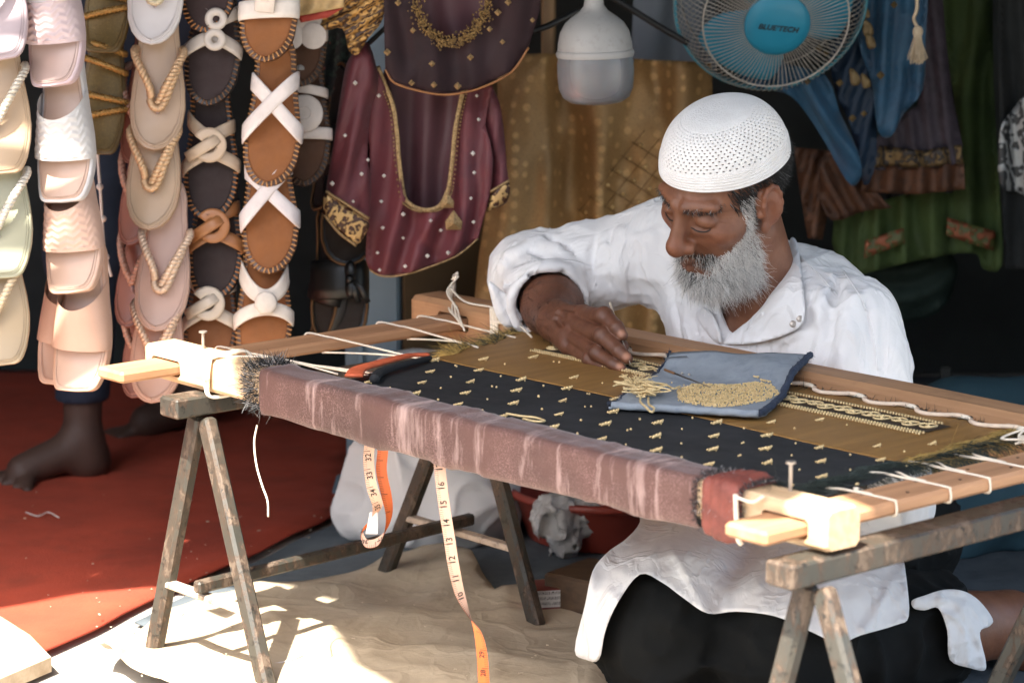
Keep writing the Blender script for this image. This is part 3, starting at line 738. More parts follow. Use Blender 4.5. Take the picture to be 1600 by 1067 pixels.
# the worked border: two rope lines with scrolls between
def rope(b0, a0, a1, ln=.0036, w=.0033):
    m = MB(); n_ = int((a1-a0)/.0052)
    for i in range(n_):
        a = a0+(a1-a0)*i/n_; bb = b0+.0015*math.sin(a*13)
        ang = math.radians(38); ax = [(math.cos(ang), math.sin(ang), 0), (-math.sin(ang), math.cos(ang), 0), (0, 0, 1)]
        m.ball((a, bb, float(zc(a, bb))+.0015), .0021, 6, 4, (.85, 2.1, 1.0), ax=ax)
    o = m.make('border_rope', m_gold2, ec, smooth=True); o['kind'] = 'stuff'
rope(.440, .075, .830); rope(.448, .075, .830); rope(.506, .10, .812)
m_bg = plain('dark_border_ground', (.035, .022, .012), .7, .2, 40, .2, 300)
vs = []
for j, bb in enumerate((.454, .502)):
    for i in range(80): 
        a = .08+.745*i/79; vs.append((a, bb, float(zc(a, bb))+.0009))
make('border_ground', vs, [(i, i+1, 81+i, 80+i) for i in range(79)], m_bg, ec)
m = MB(); n_ = 30
for i in range(n_):
    a = .088+i*.0247; bb = .478; s_ = 1 if i % 2 else -1
    loop = [(a+.0105*math.cos(q), bb+s_*.003+.0125*math.sin(q)*(1 if i % 3 else .8), float(zc(a, bb))+.0022) for q in np.linspace(0, 2*math.pi, 15)[:-1]]
    m.tube(loop, .0014, 5, closed=True)
    m.tube([(a-.012+.002*k, bb+.007*math.sin(k*.55)*s_, float(zc(a, bb))+.003) for k in range(13)], .0013, 5)
    m.ball((a, bb+s_*.003, float(zc(a, bb))+.002), .0026, 6, 4)
o = m.make('border_scroll', m_gold2, ec, smooth=True); o['kind'] = 'stuff'
# fringes
m_gfr = plain('gold_fringe', lin(176, 146, 84), .5, .35, 90, 0, metal=.25); m_dfr = plain('dark_green_fringe', (.022, .035, .030), .7, .4, 90, 0)
def fringe(a_f, b0, b1, n, ln, dira, mat, seed, spread=.5, lift=.25):
    r_ = np.random.default_rng(seed); b_ = r_.uniform(b0, b1, n); a_ = np.array([a_f(q) for q in b_])+r_.normal(0, .004, n)
    R = np.c_[a_, b_, zc(a_, b_)+.001]; D = np.c_[np.full(n, dira), r_.normal(0, spread, n), r_.normal(lift*.5, lift, n)]; D /= np.linalg.norm(D, axis=1)[:, None]
    v, q, _ = strands(R, D, r_.uniform(.4, 1, n)*ln, .00055, np.c_[np.zeros(n), r_.normal(0, .3, n), r_.normal(-.25, .25, n)], 3)
    o = fast('fringe', v, q, mat, ec); o['kind'] = 'stuff'
fringe(LE, .33, .545, 700, .036, -1, m_gfr, 3, .8, .22); fringe(LE, .36, .545, 260, .045, -.6, m_dfr, 4, 1.0, .2)
fringe(lambda b: RE(b)-.045, .05, .30, 900, .062, .8, m_dfr, 5, .35, .06); fringe(lambda b: RE(b)-.02, .28, .545, 900, .05, .8, m_dfr, 6, .5, .1); fringe(lambda b: RE(b)-.03, .30, .545, 520, .055, .8, m_gfr, 7, .5, .12)
fringe(lambda b: .25+.6*random.random(), .540, .546, 400, .012, 0, m_dfr, 8, 1, .3)
# orange selvedge folded back on the left edge, with a roll of black cloth beside it
m_org = plain('orange_selvedge', lin(206, 98, 62), .65, .15, 30, .2, 200)
b = MB(); pth = spline([(.088, .098, .462), (.062, .128, .464), (.045, .17, .463), (.026, .22, .461), (.012, .262, .459), (.016, .292, .457)], 8); b.ribbon(pth, np.linspace(.026, .014, len(pth)), (0, 0, 1), .004); b.make('orange_selvedge', m_org, ec, smooth=True)
b = MB(); pth = spline([(.11, .118, .459), (.085, .145, .460), (.066, .185, .460), (.046, .24, .458), (.030, .285, .456)], 8); b.tube(pth, np.linspace(.008, .004, len(pth)), 8); b.make('rolled_edge', m_black, ec, smooth=True)
# lacing to the slats and to the far beam
def thread(pts, r=.0013, nm='lacing_thread', n=5): 
    b = MB(); b.tube(spline(pts, n), r, 6); return b.make(nm, m_cord, ec, smooth=True)
zr = RZ[1]+.0014
for a0, b0, a1, b1 in ((-.23, .118, .058, .148), (-.235, .285, .012, .285), (-.235, .425, -.002, .405), (-.235, .507, -.02, .495)):
    thread([(RL[0]-.002, b0-.004, RZ[0]), (RL[0]-.001, b0-.002, zr), (a0+.02, b0, zr+.0008), (RL[1]+.001, b0+.003, zr+.0005), ((a1+RL[1])/2, (b0+b1)/2, .453), (a1, b1, float(zc(a1, b1))+.0008)], .0015)
for b0, a1, b1 in ((.165, .05, .163), (.27, .022, .298), (.435, -.018, .42)):
    thread([(RL[1]-.004, b0-.004, RZ[0]-.001), (RL[1]+.003, b0, RZ[0]), ((RL[1]+a1)/2, (b0+b1)/2, .445), (a1, b1, float(zc(a1, b1))+.0008)], .0014)
for ca, cb_, ra, rb in ((.950, .145, RR[1], .150), (.930, .243, RR[1], .247), (.928, .318, RR[1], .320), (.932, .385, RR[1], .396)):
    thread([(ca-.012, cb_-.006, float(zc(ca, cb_))+.0005), (ca+.01, cb_-.002, .4535), (RR[0]+.004, rb-.004, zr+.0005), (RR[1]-.004, rb, zr), (RR[1]+.0015, rb+.001, zr-.003), (RR[1]+.0015, rb+.002, RZ[0]+.001), (RR[1]-.01, rb+.003, RZ[0]-.001)], .0015)
    thread([(ca+.008, cb_+.02, float(zc(ca, cb_))), (ca+.02, cb_+.014, .4535), (RR[0]+.002, rb+.003, zr+.0005), (RR[0]+.03, rb+.001, zr+.001)], .0013)
for k in range(5):      # a slack knot of cord near the far right corner
    p0 = np.array([.955, .50, .462]); thread([p0+rng.normal(0, .014, 3)*np.array([1, 1, .25]) for _ in range(5)], .0016, 'slack_cord')
m_lace = plain('lacing_rope', lin(222, 200, 178), .9, .12, 90, .5, 500)
hs = np.arange(-.10, 1.2, .092); pts = []
for i, h in enumerate(hs):
    if h > 1.0: break
    pts += [(h, .5462, .457), (h+.004, .5435, .457), (h+.012, .533, .4575), (h+.03, .529, .457), (h+.055, .534, .4585), (h+.075, .5445, .4595)]
    if i % 1 == 0: thread([(h-.03, .5455, .458), (h-.005, .5455, .4585), (h+.001, .5462, .4565)], .0032, 'lacing_rope')
b = MB(); b.tube(spline(pts, 4), .0029, 7); b.make('lacing_rope', m_lace, ec, smooth=True)
for h in hs:
    if h < 1.0:
        b = MB(); b.lathe([(0, 0), (.0042, 0), (.0042, .003)], c=(h, .5474, .457), ax=[(1, 0, 0), (0, 0, 1), (0, -1, 0)], n=10); b.make('lacing_hole', m_hole, fr)
# tangle of string round the far left nail
for k in range(4):
    thread([(-.268+.003*k, .585, .508), (-.262, .575-.004*k, .485), (-.25+.012*k, .56-.006*k, .470), (-.235+.02*k, .545-.01*k, .462), (-.20+.03*k, .53-.02*k, .455)], .0016, 'string')
thread([(-.27, .582, .505), (-.266, .588, .513), (-.262, .583, .508), (-.27, .58, .502)], .0018, 'string')
for k in range(3): thread([(-.135+.006*k, .546, .478), (-.132+.006*k, .5445, .45), (-.13+.008*k, .545, .42), (-.12, .56, .411)], .0028, 'lashing_cord')
thread([(-.262, .57, .49), (-.2, .55, .478), (-.13, .548, .478), (-.06, .53, .468), (.0, .51, .455)], .0016, 'string')

# ------------------------------------------------------------------ folded denim pad with beads, skein and hook
m_denim = plain('faded_denim', lin(138, 146, 154), .85, .12, 22, .3, 500, .0008, c2=lin(112, 122, 134), thr=(.5, .75))
m_denim_e = plain('raw_denim_edge', lin(48, 58, 76), .9, .3, 90, .6, 400, .002)
dq = [toab(onZ(x, y, zq)) for x, y, zq in ((957, 632, .462), (1186, 646, .462), (1262, 556, .484), (1047, 556, .472))]
def dpt(s, t): 
    p = (dq[0]*(1-s)+dq[1]*s)*(1-t)+(dq[3]*(1-s)+dq[2]*s)*t
    return p[:2]
def dz(s, t):
    bb = dpt(s, t)[1]; k_ = min(1., max(0., (bb-.46)/.08)); k_ = k_*k_*(3-2*k_)
    return .4575+.022*k_+.0035*fnoise(np.array([s*3, t*3, 1.]), 1.3)+.004*math.exp(-((t)/.08)**2)
dr = root('denim_pad', 'folded faded blue denim pad lying on the embroidered cloth', 'denim cloth', (dpt(.5, .5)[0], dpt(.5, .5)[1], .455), True)
for layer in (0, 1):
    vs = []; na, nt = 40, 30
    for j in range(nt+1):
        for i in range(na+1):
            s_, t_ = i/na, j/nt
            s2 = s_+(.012*fnoise(np.array([t_*6, layer*9., 0]), 3) if i in (0, na) else 0)+(.02 if layer == 0 else 0)*(s_-.5); t2 = t_*(1 if layer else .97)-(.0 if layer else .01)
            p = dpt(s2, t2); z = dz(s_, t_)+(.0045 if layer else 0)
            if layer and j == 0: z -= .004
            vs.append((p[0], p[1], z))
    k = na+1; fs = [(j*k+i, j*k+i+1, j*k+k+i+1, j*k+k+i) for j in range(nt) for i in range(na)]; mm = len(vs); th = .0035 if layer else .003
    rim = list(range(k))+[j*k+na for j in range(1, nt+1)]+[nt*k+i for i in range(na-1, -1, -1)]+[j*k for j in range(nt-1, 0, -1)]
    vs2 = vs+[(x, y, z-th) for x, y, z in vs]; fs2 = fs+[tuple(q+mm for q in f[::-1]) for f in fs]+[(rim[i], rim[i]+mm, rim[(i+1) % len(rim)]+mm, rim[(i+1) % len(rim)]) for i in range(len(rim))]
    make('denim_layer', vs2, fs2, m_denim, dr)
b = MB(); b.tube([(*dpt(s_, -.008), dz(s_, 0)+.002+.0006*math.sin(s_*40)) for s_ in np.linspace(0, 1, 40)], .0052, 8); b.make('folded_edge', m_denim, dr, smooth=True)
for s_, nm in ((1.005, 'raw_edge'), (-.004, 'raw_edge')):
    pth = [(*dpt(s_+.010*fnoise(np.array([t_*9, s_, 0]), 2), t_), dz(min(1, max(0, s_)), t_)+.003) for t_ in np.linspace(-.01, 1.02, 50)]
    b = MB(); b.tube(pth, [.0042+.0014*random.random() if s_ > .5 else .002 for _ in pth], 7); b.make(nm, m_denim_e, dr, smooth=True)
    R = np.array(pth)[rng.integers(0, 50, 700)]+rng.normal(0, .0015, (700, 3)); D = rng.normal(0, 1, (700, 3))+np.array([1.0 if s_ > .5 else -1., -.3, .2]); D /= np.linalg.norm(D, axis=1)[:, None]
    v, q, _ = strands(R, D, rng.uniform(.002, .006, 700), .0004, rng.normal(0, .4, (700, 3)), 2); o = fast('frayed_edge', v, q, m_denim_e, dr); o['kind'] = 'stuff'
def on_d(x, y): 
    p = toab(onZ(x, y, .4655)); return p
def dzt(p):   # height of the pad's top below a point (inverse of dpt by search)
    best = None
    for s_ in np.linspace(0, 1, 21):
        for t_ in np.linspace(0, 1, 21):
            q = dpt(s_, t_); d = (q[0]-p[0])**2+(q[1]-p[1])**2
            if best is None or d < best[0]: best = (d, s_, t_)
    return dz(best[1], best[2])+.0045
bp = MB(); pc = [(1058, 606), (1080, 598), (1120, 600), (1150, 600), (1180, 595), (1205, 600), (1218, 612), (1200, 620), (1160, 628), (1120, 632), (1085, 628), (1060, 622)]
poly = [tuple(on_d(*q)[:2]) for q in pc]; pa = np.array(poly); lo, hi = pa.min(0), pa.max(0); zref = dzt(pa.mean(0))
pts = np.c_[rng.uniform(lo[0], hi[0], 9000), rng.uniform(lo[1], hi[1], 9000)]; pts = pts[inpoly(pts, poly)][:2600]; ed = edist(pts, poly)
zl = {}
for p, e in zip(pts, ed):
    key = (int(p[0]*50), int(p[1]*50))
    if key not in zl: zl[key] = dzt(p)
    bp.ball((p[0], p[1], zl[key]+.001+random.random()*min(.004, e*.22)), .00125, 5, 3)
for _ in range(40):
    q = pts[rng.integers(len(pts))]+rng.normal(0, .02, 2); bp.ball((q[0], q[1], dzt(q)+.0012), .00125, 5, 3)
tag(bp.make('bead_pile', m_goldb, None, True, smooth=True), 'spread pile of tiny gold beads on the denim pad', 'beads', kind='stuff')
sk = MB()
for k in range(26):
    c0 = on_d(990+random.uniform(0, 30), 612+random.uniform(-6, 10)); 
    pp = [c0+np.array([random.gauss(0, .018)*U[0]+random.gauss(0, .006), random.gauss(0, .011), 0]) for _ in range(5)]
    for p in pp: p[2] = .468+random.random()*.010
    sk.tube(spline(pp, 5), .0011, 5)
for pp in ([(1010, 612), (1000, 630), (1008, 640), (1018, 646), (1022, 640), (1014, 634), (1013, 624)], [(1020, 612), (1040, 607), (1052, 612), (1062, 606)]):
    sk.tube(spline([(*on_d(*q)[:2], .470-.0025*(i > 2)) for i, q in enumerate(pp)], 6), .0016, 6)
for k in range(90):
    c0 = on_d(985+random.uniform(0, 14), 606+random.uniform(-4, 8)); d = np.array([random.gauss(-.4, .8), random.gauss(.3, .8), random.gauss(.3, .3)])*.014
    sk.tube([c0+np.array([0, 0, .006]), c0+d*.6+np.array([0, 0, .008]), c0+d+np.array([0, 0, .006])], .0005, 4)
tag(sk.make('thread_skein', m_gold2, None, True, smooth=True), 'tangled gold thread skein on the left corner of the denim pad', 'thread')
m_hook = plain('dark_steel', (.16, .14, .12), .35, .2, 80, 0, metal=.8); m_hookw = plain('hook_handle', lin(120, 84, 56), .5, .15, 60, 0)
hk = root('embroidery_hook', 'thin dark embroidery hook lying across the gold beads', 'hook', tuple(on_d(1080, 603)), True)
h0, h1 = np.array([*on_d(1045, 591)[:2], .4755]), np.array([*on_d(1110, 614)[:2], .4735]); b = MB(); b.tube([h0, h0+(h1-h0)*.5, h1], [.0014, .0012, .0005], 6); b.make('shaft', m_hook, hk, smooth=True)
b = MB(); b.tube([h0+(h0-h1)*.1, h0+(h1-h0)*.15], .0019, 7); b.make('collar', m_hookw, hk)
for p in ((1066, 580), (1077, 582)):
    b = MB(); q = on_d(*p); b.ball((q[0], q[1], dzt(q)+.0016), .0021, 8, 6); tag(b.make('steel_bead', m_nail, None, True, smooth=True), ('left' if p[0] < 1070 else 'right')+' of two tiny silver beads above the gold bead pile on the denim', 'bead', 'two silver beads on the denim')
# a short gold chain left on the black cloth by the near beam
b = MB(); b.tube(spline([(.388, .118, .4555), (.41, .122, .4555), (.432, .13, .4555), (.455, .126, .4555), (.452, .113, .456), (.428, .112, .456)], 8), .0016, 6); tag(b.make('bead_string', m_gold2, None, True, smooth=True), 'short loose string of gold beads by the brown wrapped beam', 'thread')

# ------------------------------------------------------------------ tailor's tape hung over the near beam
def tapemat(name, c, tick):
    t = NT(name); co = t.coord('UV'); sx = t.n('SeparateXYZ'); t.l(co, sx.inputs[0])
    fr_ = t.math('FRACT', t.math('MULTIPLY', sx.outputs[1], 10.)); ln = t.math('LESS_THAN', fr_, .22)
    side = t.math('LESS_THAN', sx.outputs[0], .34); big = t.math('LESS_THAN', t.math('FRACT', t.math('ADD', sx.outputs[1], .5)), .05); bigs = t.math('MULTIPLY', big, t.math('LESS_THAN', sx.outputs[0], .62))
    mk = t.math('MAXIMUM', t.math('MULTIPLY', ln, side), bigs)
    t.color(t.mix(t.ramp(t.noise(t.coord(), 50, 3), [(.3, mul(c, .93)), (.7, mul(c, 1.05))]), tick, t.math('MULTIPLY', mk, .8))); t.set(Roughness=.45); return t.m
m_tp = tapemat('pink_tape_face', lin(226, 182, 158), lin(60, 40, 34)); m_to = tapemat('orange_tape_face', lin(222, 108, 52), lin(90, 40, 18)); m_ink = plain('black_ink', (.02, .016, .014), .6, .1, 20, 0)
tp = root('measuring_tape', 'pink and orange tailor tape hanging below the near beam', 'tape measure', tuple(onZ(700, 1000, 0)))
def tape(name, ctrl, widths_dir, w=.0165, u0=0., inch=.0254):
    """ctrl: centre line; widths_dir: unit vectors across; front = pink, back = orange"""
    P = spline(ctrl, 10); D = spline(widths_dir, 10); D /= np.linalg.norm(D, axis=1)[:, None]
    T = np.gradient(P, axis=0); T /= np.linalg.norm(T, axis=1)[:, None]; N = np.cross(D, T); N /= np.linalg.norm(N, axis=1)[:, None]
    s_ = np.concatenate([[0], np.cumsum(np.linalg.norm(np.diff(P, axis=0), axis=1))]); n = len(P); objs = []
    for nm, sg, mt in (('tape_front', -1, m_tp), ('tape_back', 1, m_to)):
        vs = np.vstack([P-D*w/2+N*sg*.0003, P+D*w/2+N*sg*.0003]); fs = [(i, i+1, n+i+1, n+i) if sg < 0 else (i, n+i, n+i+1, i+1) for i in range(n-1)]
        o = make(nm, vs, fs, mt, tp); uv = o.data.uv_layers.new(name='UVMap')
        for poly_ in o.data.polygons:
            for li in poly_.loop_indices:
                vi = o.data.loops[li].vertex_index; uv.data[li].uv = (0. if vi < n else 1., u0+s_[vi % n]/inch)
        objs.append(o)
    return P, D, N, s_, objs
def numerals(par, P, D, N, s_, items, size=.0085, flip=1, side=1):
    for txt, dist in items:
        cu = bpy.data.curves.new('txt', 'FONT'); cu.body = txt; cu.size = size*1.35; cu.align_x = 'CENTER'; cu.align_y = 'CENTER'; cu.offset = .00015
        ob = bpy.data.objects.new('txt', cu); link(ob); bpy.context.view_layer.update()
        me = bpy.data.meshes.new_from_object(ob.evaluated_get(bpy.context.evaluated_depsgraph_get())); bpy.data.objects.remove(ob)
        me.name = 'numeral'; me.materials.clear(); me.materials.append(m_ink)
        c = np.array([np.interp(dist, s_, P[:, k]) for k in range(3)]); d = np.array([np.interp(dist, s_, D[:, k]) for k in range(3)]); nn = np.array([np.interp(dist, s_, N[:, k]) for k in range(3)])*side
        tt = np.cross(nn, d); # text runs along the tape
        x_ = tt*flip; y_ = np.cross(nn, x_)
        vv = np.array([v.co[:] for v in me.vertices]); w_ = c+x_*vv[:, :1]+y_*vv[:, 1:2]+nn*.0007
        me.vertices.foreach_set('co', w_.astype(np.float32).ravel()); me.update()
        o = bpy.data.objects.new('numeral', me); link(o); o.parent = par; o.location = (0, 0, 0)
Yt = 3.62
def q3(x, y, Y): return onY(x, y, Y)
# right strand: falls to the floor, twisting from pink to orange
ct = [(685, 690, 3.62), (687, 730, 3.60), (694, 790, 3.60), (702, 840, 3.60), (708, 880, 3.60), (718, 925, 3.60), (732, 958, 3.60), (746, 985, 3.60), (753, 1020, 3.60), (756, 1068, 3.60), (757, 1110, 3.60)]
xd = [(1, -.0, .03), (1, 0, .05), (1, 0, .08), (1, 0, .1), (1, .15, .12), (.8, .6, .12), (.1, 1, .1), (-.7, .7, .1), (-.95, .3, .0), (-1, .1, 0), (-1, 0, 0)]
P, D, N, s_, ob = tape('strand', [q3(*c) for c in ct], xd, .0150, 0)
numerals(ob[0], P, D, N, s_, [(str(17-k), .036+.0254*k) for k in range(8)], .0088, 1, -1)
numerals(ob[1], P, D, N, s_, [(str(26+k), s_[-1]-.002-.0254*k) for k in range(4)], .007, -1, 1)
# left strand: a loop
Yl = 3.78
ct = [(578, 690, Yl), (576, 720, Yl), (581, 760, Yl), (590, 790, Yl+.01), (582, 812, Yl+.03), (566, 830, Yl+.02), (572, 848, Yl), (590, 846, Yl), (603, 828, Yl+.01), (608, 802, Yl+.02), (603, 770, Yl+.02), (596, 735, Yl+.015), (598, 700, Yl+.01), (592, 682, Yl+.01)]
xd = [(1, 0, .0), (1, 0, .1), (1, 0, .2), (.9, .3, .35), (.5, .7, .6), (.2, .9, .4), (.1, .9, .55), (0, .9, .6), (.3, .95, .3), (.6, .8, .1), (.95, .3, 0), (1, .1, 0), (1, 0, 0), (1, 0, 0)]
P, D, N, s_, ob = tape('loop', [q3(*c) for c in ct], xd, .0150, 0)
numerals(ob[0], P, D, N, s_, [(str(32+k), .022+.0254*k) for k in range(8)], .0085, 1, -1)
tg = make('tape_tab', [q3(578, 800, Yl+.018), q3(590, 800, Yl+.018), q3(590, 834, Yl+.018), q3(571, 834, Yl+.018)], [(0, 3, 2, 1)], plain('white_tab', (.75, .7, .66), .5, .05, 20, 0), tp)
# ------------------------------------------------------------------ sandals hung in columns
OUT = {'round': ([0, .012, .035, .08, .16, .28, .42, .58, .75, .88, .95, .985, 1], [0, .30, .52, .74, .93, 1, .94, .80, .72, .70, .56, .33, 0]),
       'square': ([0, .004, .015, .04, .1, .2, .3, .42, .58, .75, .88, .95, .985, 1], [0, .55, .70, .80, .90, .98, 1, .94, .80, .72, .70, .56, .33, 0])}
def sole_outline(kind, L, wb, n=44):
    t, w = OUT[kind]; u = (1-np.cos(np.linspace(0, math.pi, n)))/2; ww = np.interp(u, t, w)*wb
    cx = .10*wb*np.sin(u*math.pi)
    return u, ww, cx
def bend(z, L): return -.010*np.clip(1-z/(L*.22), 0, 1)**2+.004*np.sin(np.clip(z/L, 0, 1)*math.pi)
def sole_mesh(kind, L, wb, y0, y1, ins=0., rb=.003):
    """solid sole between y0 (foot side, towards the viewer) and y1; ins = inset of the outline"""
    u, ww, cx = sole_outline(kind, L, wb); n = len(u); rings = []
    for y, k in ((y0, rb), (y0+rb*.4, rb*.25), (y0+rb, 0), (y1-rb*.6, 0), (y1, rb)):
        pts = []
        for i in range(n): pts.append((i, 1))
        ring = [(cx[i]+s*max(0, ww[i]-ins-k), u[i]*(L-2*(ins+k))+ins+k) for s, idx in ((1, range(n)), (-1, range(n-2, 0, -1))) for i in idx]
        rings.append([(x, y+bend(z, L), z) for x, z in ring])
    m = len(rings[0]); vs = [p for r in rings for p in r]; fs = []
    for r in range(len(rings)-1):
        for i in range(m): fs.append((r*m+i, r*m+(i+1) % m, r*m+m+(i+1) % m, r*m+m+i))
    # caps as strips across
    def capf(base, flip):
        for i in range(n-1):
            a, b = i, i+1; c, d = (m-i) % m, (m-i-1) % m
            if i == 0: f = (base+a, base+b, base+d)
            elif i == n-2: f = (base+a, base+b, base+c)
            else: f = (base+a, base+b, base+d, base+c)
            fs.append(f[::-1] if flip else f)
    capf(0, False); capf((len(rings)-1)*m, True)
    return vs, fs
def edge_at(kind, L, wb, z, s): 
    u, ww, cx = sole_outline(kind, L, wb, 120); zz = u*L; return np.interp(z, zz, cx)+s*np.interp(z, zz, ww)
def arch(kind, L, wb, zl, zr, h, n=16, ex=.002, y0=.004, x_end=None):
    """a path from the left sole edge at zl over the foot to the right edge at zr"""
    xl = edge_at(kind, L, wb, zl, -1)-ex; xr = edge_at(kind, L, wb, zr, 1)+ex; t = np.linspace(0, 1, n); a = math.pi*(1-t)
    x = (xl+xr)/2+(xr-xl)/2*np.cos(a); y = y0-(h+y0)*np.sin(a)**.75; z = zl+(zr-zl)*(.5-.5*np.cos(math.pi*t))
    nr = np.c_[np.cos(a)*.9, -np.sin(a)-.15, np.zeros(n)]; nr /= np.linalg.norm(nr, axis=1)[:, None]
    return np.c_[x, y+bend(z, L), z], nr
def fix_normals(o):
    bm = bmesh.new(); bm.from_mesh(o.data); bmesh.ops.recalc_face_normals(bm, faces=bm.faces); bm.to_mesh(o.data); bm.free(); return o
SM = {}
def smat(name, c, **k):
    key = (name, c)
    if key not in SM: SM[key] = plain(name, c if max(c) <= 1 else lin(*c), **k)
    return SM[key]
def vinyl(c): return smat('sandal_vinyl', mul(lin(*c), .62) if max(c) > 1 else c, rough=.42, var=.05, scale=14, bump=.06, bscale=160, coat=.08)
def suede(c): return smat('sandal_suede', mul(lin(*c), .85) if max(c) > 1 else c, rough=.85, var=.14, scale=24, bump=.25, bscale=260)
def glit(c): return smat('glitter_strap', mul(lin(*c), .75) if max(c) > 1 else c, rough=.38, var=.25, scale=260, bump=.5, bscale=500, metal=.35)
def part(o_, par, nm, m_, smooth=True):
    o = m_.make(nm, o_, par, smooth=smooth); fix_normals(o); return o
def base(r, kind, L, wb, c_sole, c_in, th=.014, m_in=None, ins=.004):
    o = make('sole', *sole_mesh(kind, L, wb, .0, th), vinyl(c_sole), r); smooth_by_angle(fix_normals(o), 50)
    o = make('footbed', *sole_mesh(kind, L, wb, -.0022, .003, ins, .002), m_in or vinyl(c_in), r); smooth_by_angle(fix_normals(o), 50)
    o2 = MB(); u, ww, cx = sole_outline(kind, L, wb, 60)
    pts = [(cx[i]+s*max(0, ww[i]-.0075), bend(u[i]*L, L)-.0022, u[i]*(L-.015)+.0075) for s, idx in ((1, range(60)), (-1, range(58, 0, -1))) for i in idx]
    o2.tube(pts, .0006, 4, closed=True); part(m_in or vinyl(mul(lin(*c_in), .5) if max(c_in) > 1 else mul(c_in, .8)), o, 'edge_seam', o2)
def slide(r, L, wb, c_sole, c_in, c_band, chevron=True):
    base(r, 'square', L, wb, c_sole, c_in, .016)
    n, m = 70, 42; vs = []; kind = 'square'
    for side in (0, 1):
        for j in range(m+1):
            for i in range(n+1):
                s = i/n; tt = j/m; 
                z0 = .060+.010*abs(2*s-1)**2-.008*(s-.5); z1 = .120+.048*abs(2*s-1)**1.8
                z = z0+(z1-z0)*tt; a = math.pi*(1-s)
                xl = edge_at_c(kind, L, wb, z, -1)-.002; xr = edge_at_c(kind, L, wb, z, 1)+.002; h = .026+.016*tt
                x = (xl+xr)/2+(xr-xl)/2*math.cos(a); y = .006-(h+.006)*max(0, math.sin(a))**.72+float(bend(z, L))
                if side == 0 and chevron and .12 < s < .93 and .06 < tt < .94:
                    per = 1/6.; zig = abs(((s-.12)/.81/.2) % 1-.5)*2*.09; q = ((tt+zig)/per) % 1; y -= .0024*max(0, 1-abs(q-.5)*2.6)
                if side: y += .0022
                vs.append((x, y, z))
    k = n+1; fs = [(j*k+i, j*k+i+1, j*k+k+i+1, j*k+k+i) for j in range(m) for i in range(n)]; mm = (m+1)*k
    fs += [tuple(q+mm for q in f[::-1]) for f in fs]; rim = list(range(k))+[j*k+n for j in range(1, m+1)]+[m*k+i for i in range(n-1, -1, -1)]+[j*k for j in range(m-1, 0, -1)]
    fs += [(rim[i], rim[i]+mm, rim[(i+1) % len(rim)]+mm, rim[(i+1) % len(rim)]) for i in range(len(rim))]
    o = make('strap_band', vs, fs, vinyl(c_band), r); smooth_by_angle(fix_normals(o), 50)
EC = {}
def edge_at_c(kind, L, wb, z, s):
    key = (kind, round(L, 3), round(wb, 4))
    if key not in EC: u, ww, cx = sole_outline(kind, L, wb, 120); EC[key] = (u*L, cx, ww)
    zz, cx, ww = EC[key]; return float(np.interp(z, zz, cx)+s*np.interp(z, zz, ww))
def twist(path, r, turns, n=60, k=2):
    P = spline(path, max(2, n//(len(path)-1))); T = np.gradient(P, axis=0); T /= np.linalg.norm(T, axis=1)[:, None]; a = np.cross(T, (.2, -1, .1)); a /= np.linalg.norm(a, axis=1)[:, None]; b = np.cross(T, a)
    out = []
    for j in range(k):
        ph = np.linspace(0, turns*2*math.pi, len(P))+j*2*math.pi/k; out.append(P+(a*np.cos(ph)[:, None]+b*np.sin(ph)[:, None])*r*.7)
    return out
def thong(r, kind, L, wb, c_sole, c_in, c_strap, c_plug, loop=True, toe=.060):
    base(r, kind, L, wb, c_sole, c_in, .012)
    bx = .004; m = MB()
    for s in (-1, 1):
        zs = .135; xe = edge_at(kind, L, wb, zs, s)+s*.002
        pth = [(bx, -.010, toe), (bx+(xe-bx)*.35, -.020, toe+.026), (bx+(xe-bx)*.72, -.018, toe+.054), (xe, -.006, toe+.078), (xe-s*.001, .006, toe+.088)]
        if loop and s == 1:
            for p in twist([(bx-.012, -.012, toe+.006), (bx-.006, -.014, toe-.006), (bx+.008, -.015, toe-.004), (bx+.022, -.018, toe+.03), (xe-.006, -.014, toe+.06), (xe, .004, toe+.085)], .0038, 11): m.tube(p, .0038, 6)
        for p in twist(pth if not (loop and s == -1) else [(bx-.010, -.013, toe+.010)]+pth[1:], .0040, 9): m.tube(p, .0042, 6)
    part(glit(c_strap), r, 'thong_strap', m)
    m = MB(); m.tube([(bx, .0, toe-.012), (bx, -.007, toe-.010), (bx, -.011, toe)], [.0032, .003, .0028], 8); part(vinyl(c_plug), r, 'toe_post', m)
def strappy(r, L, wb, c, cs):
    base(r, 'square', L, wb, c, c, .010, glit(c))
    for zl, zr, h in ((.055, .075, .012), (.095, .085, .016), (.15, .13, .03), (.175, .16, .036)):
        m = MB(); P, N = arch('square', L, wb, zl, zr, h, 24)
        for p in twist(P, .0035, 14, 60): m.tube(p, .0036, 6)
        part(glit(cs), r, 'rope_strap', m)
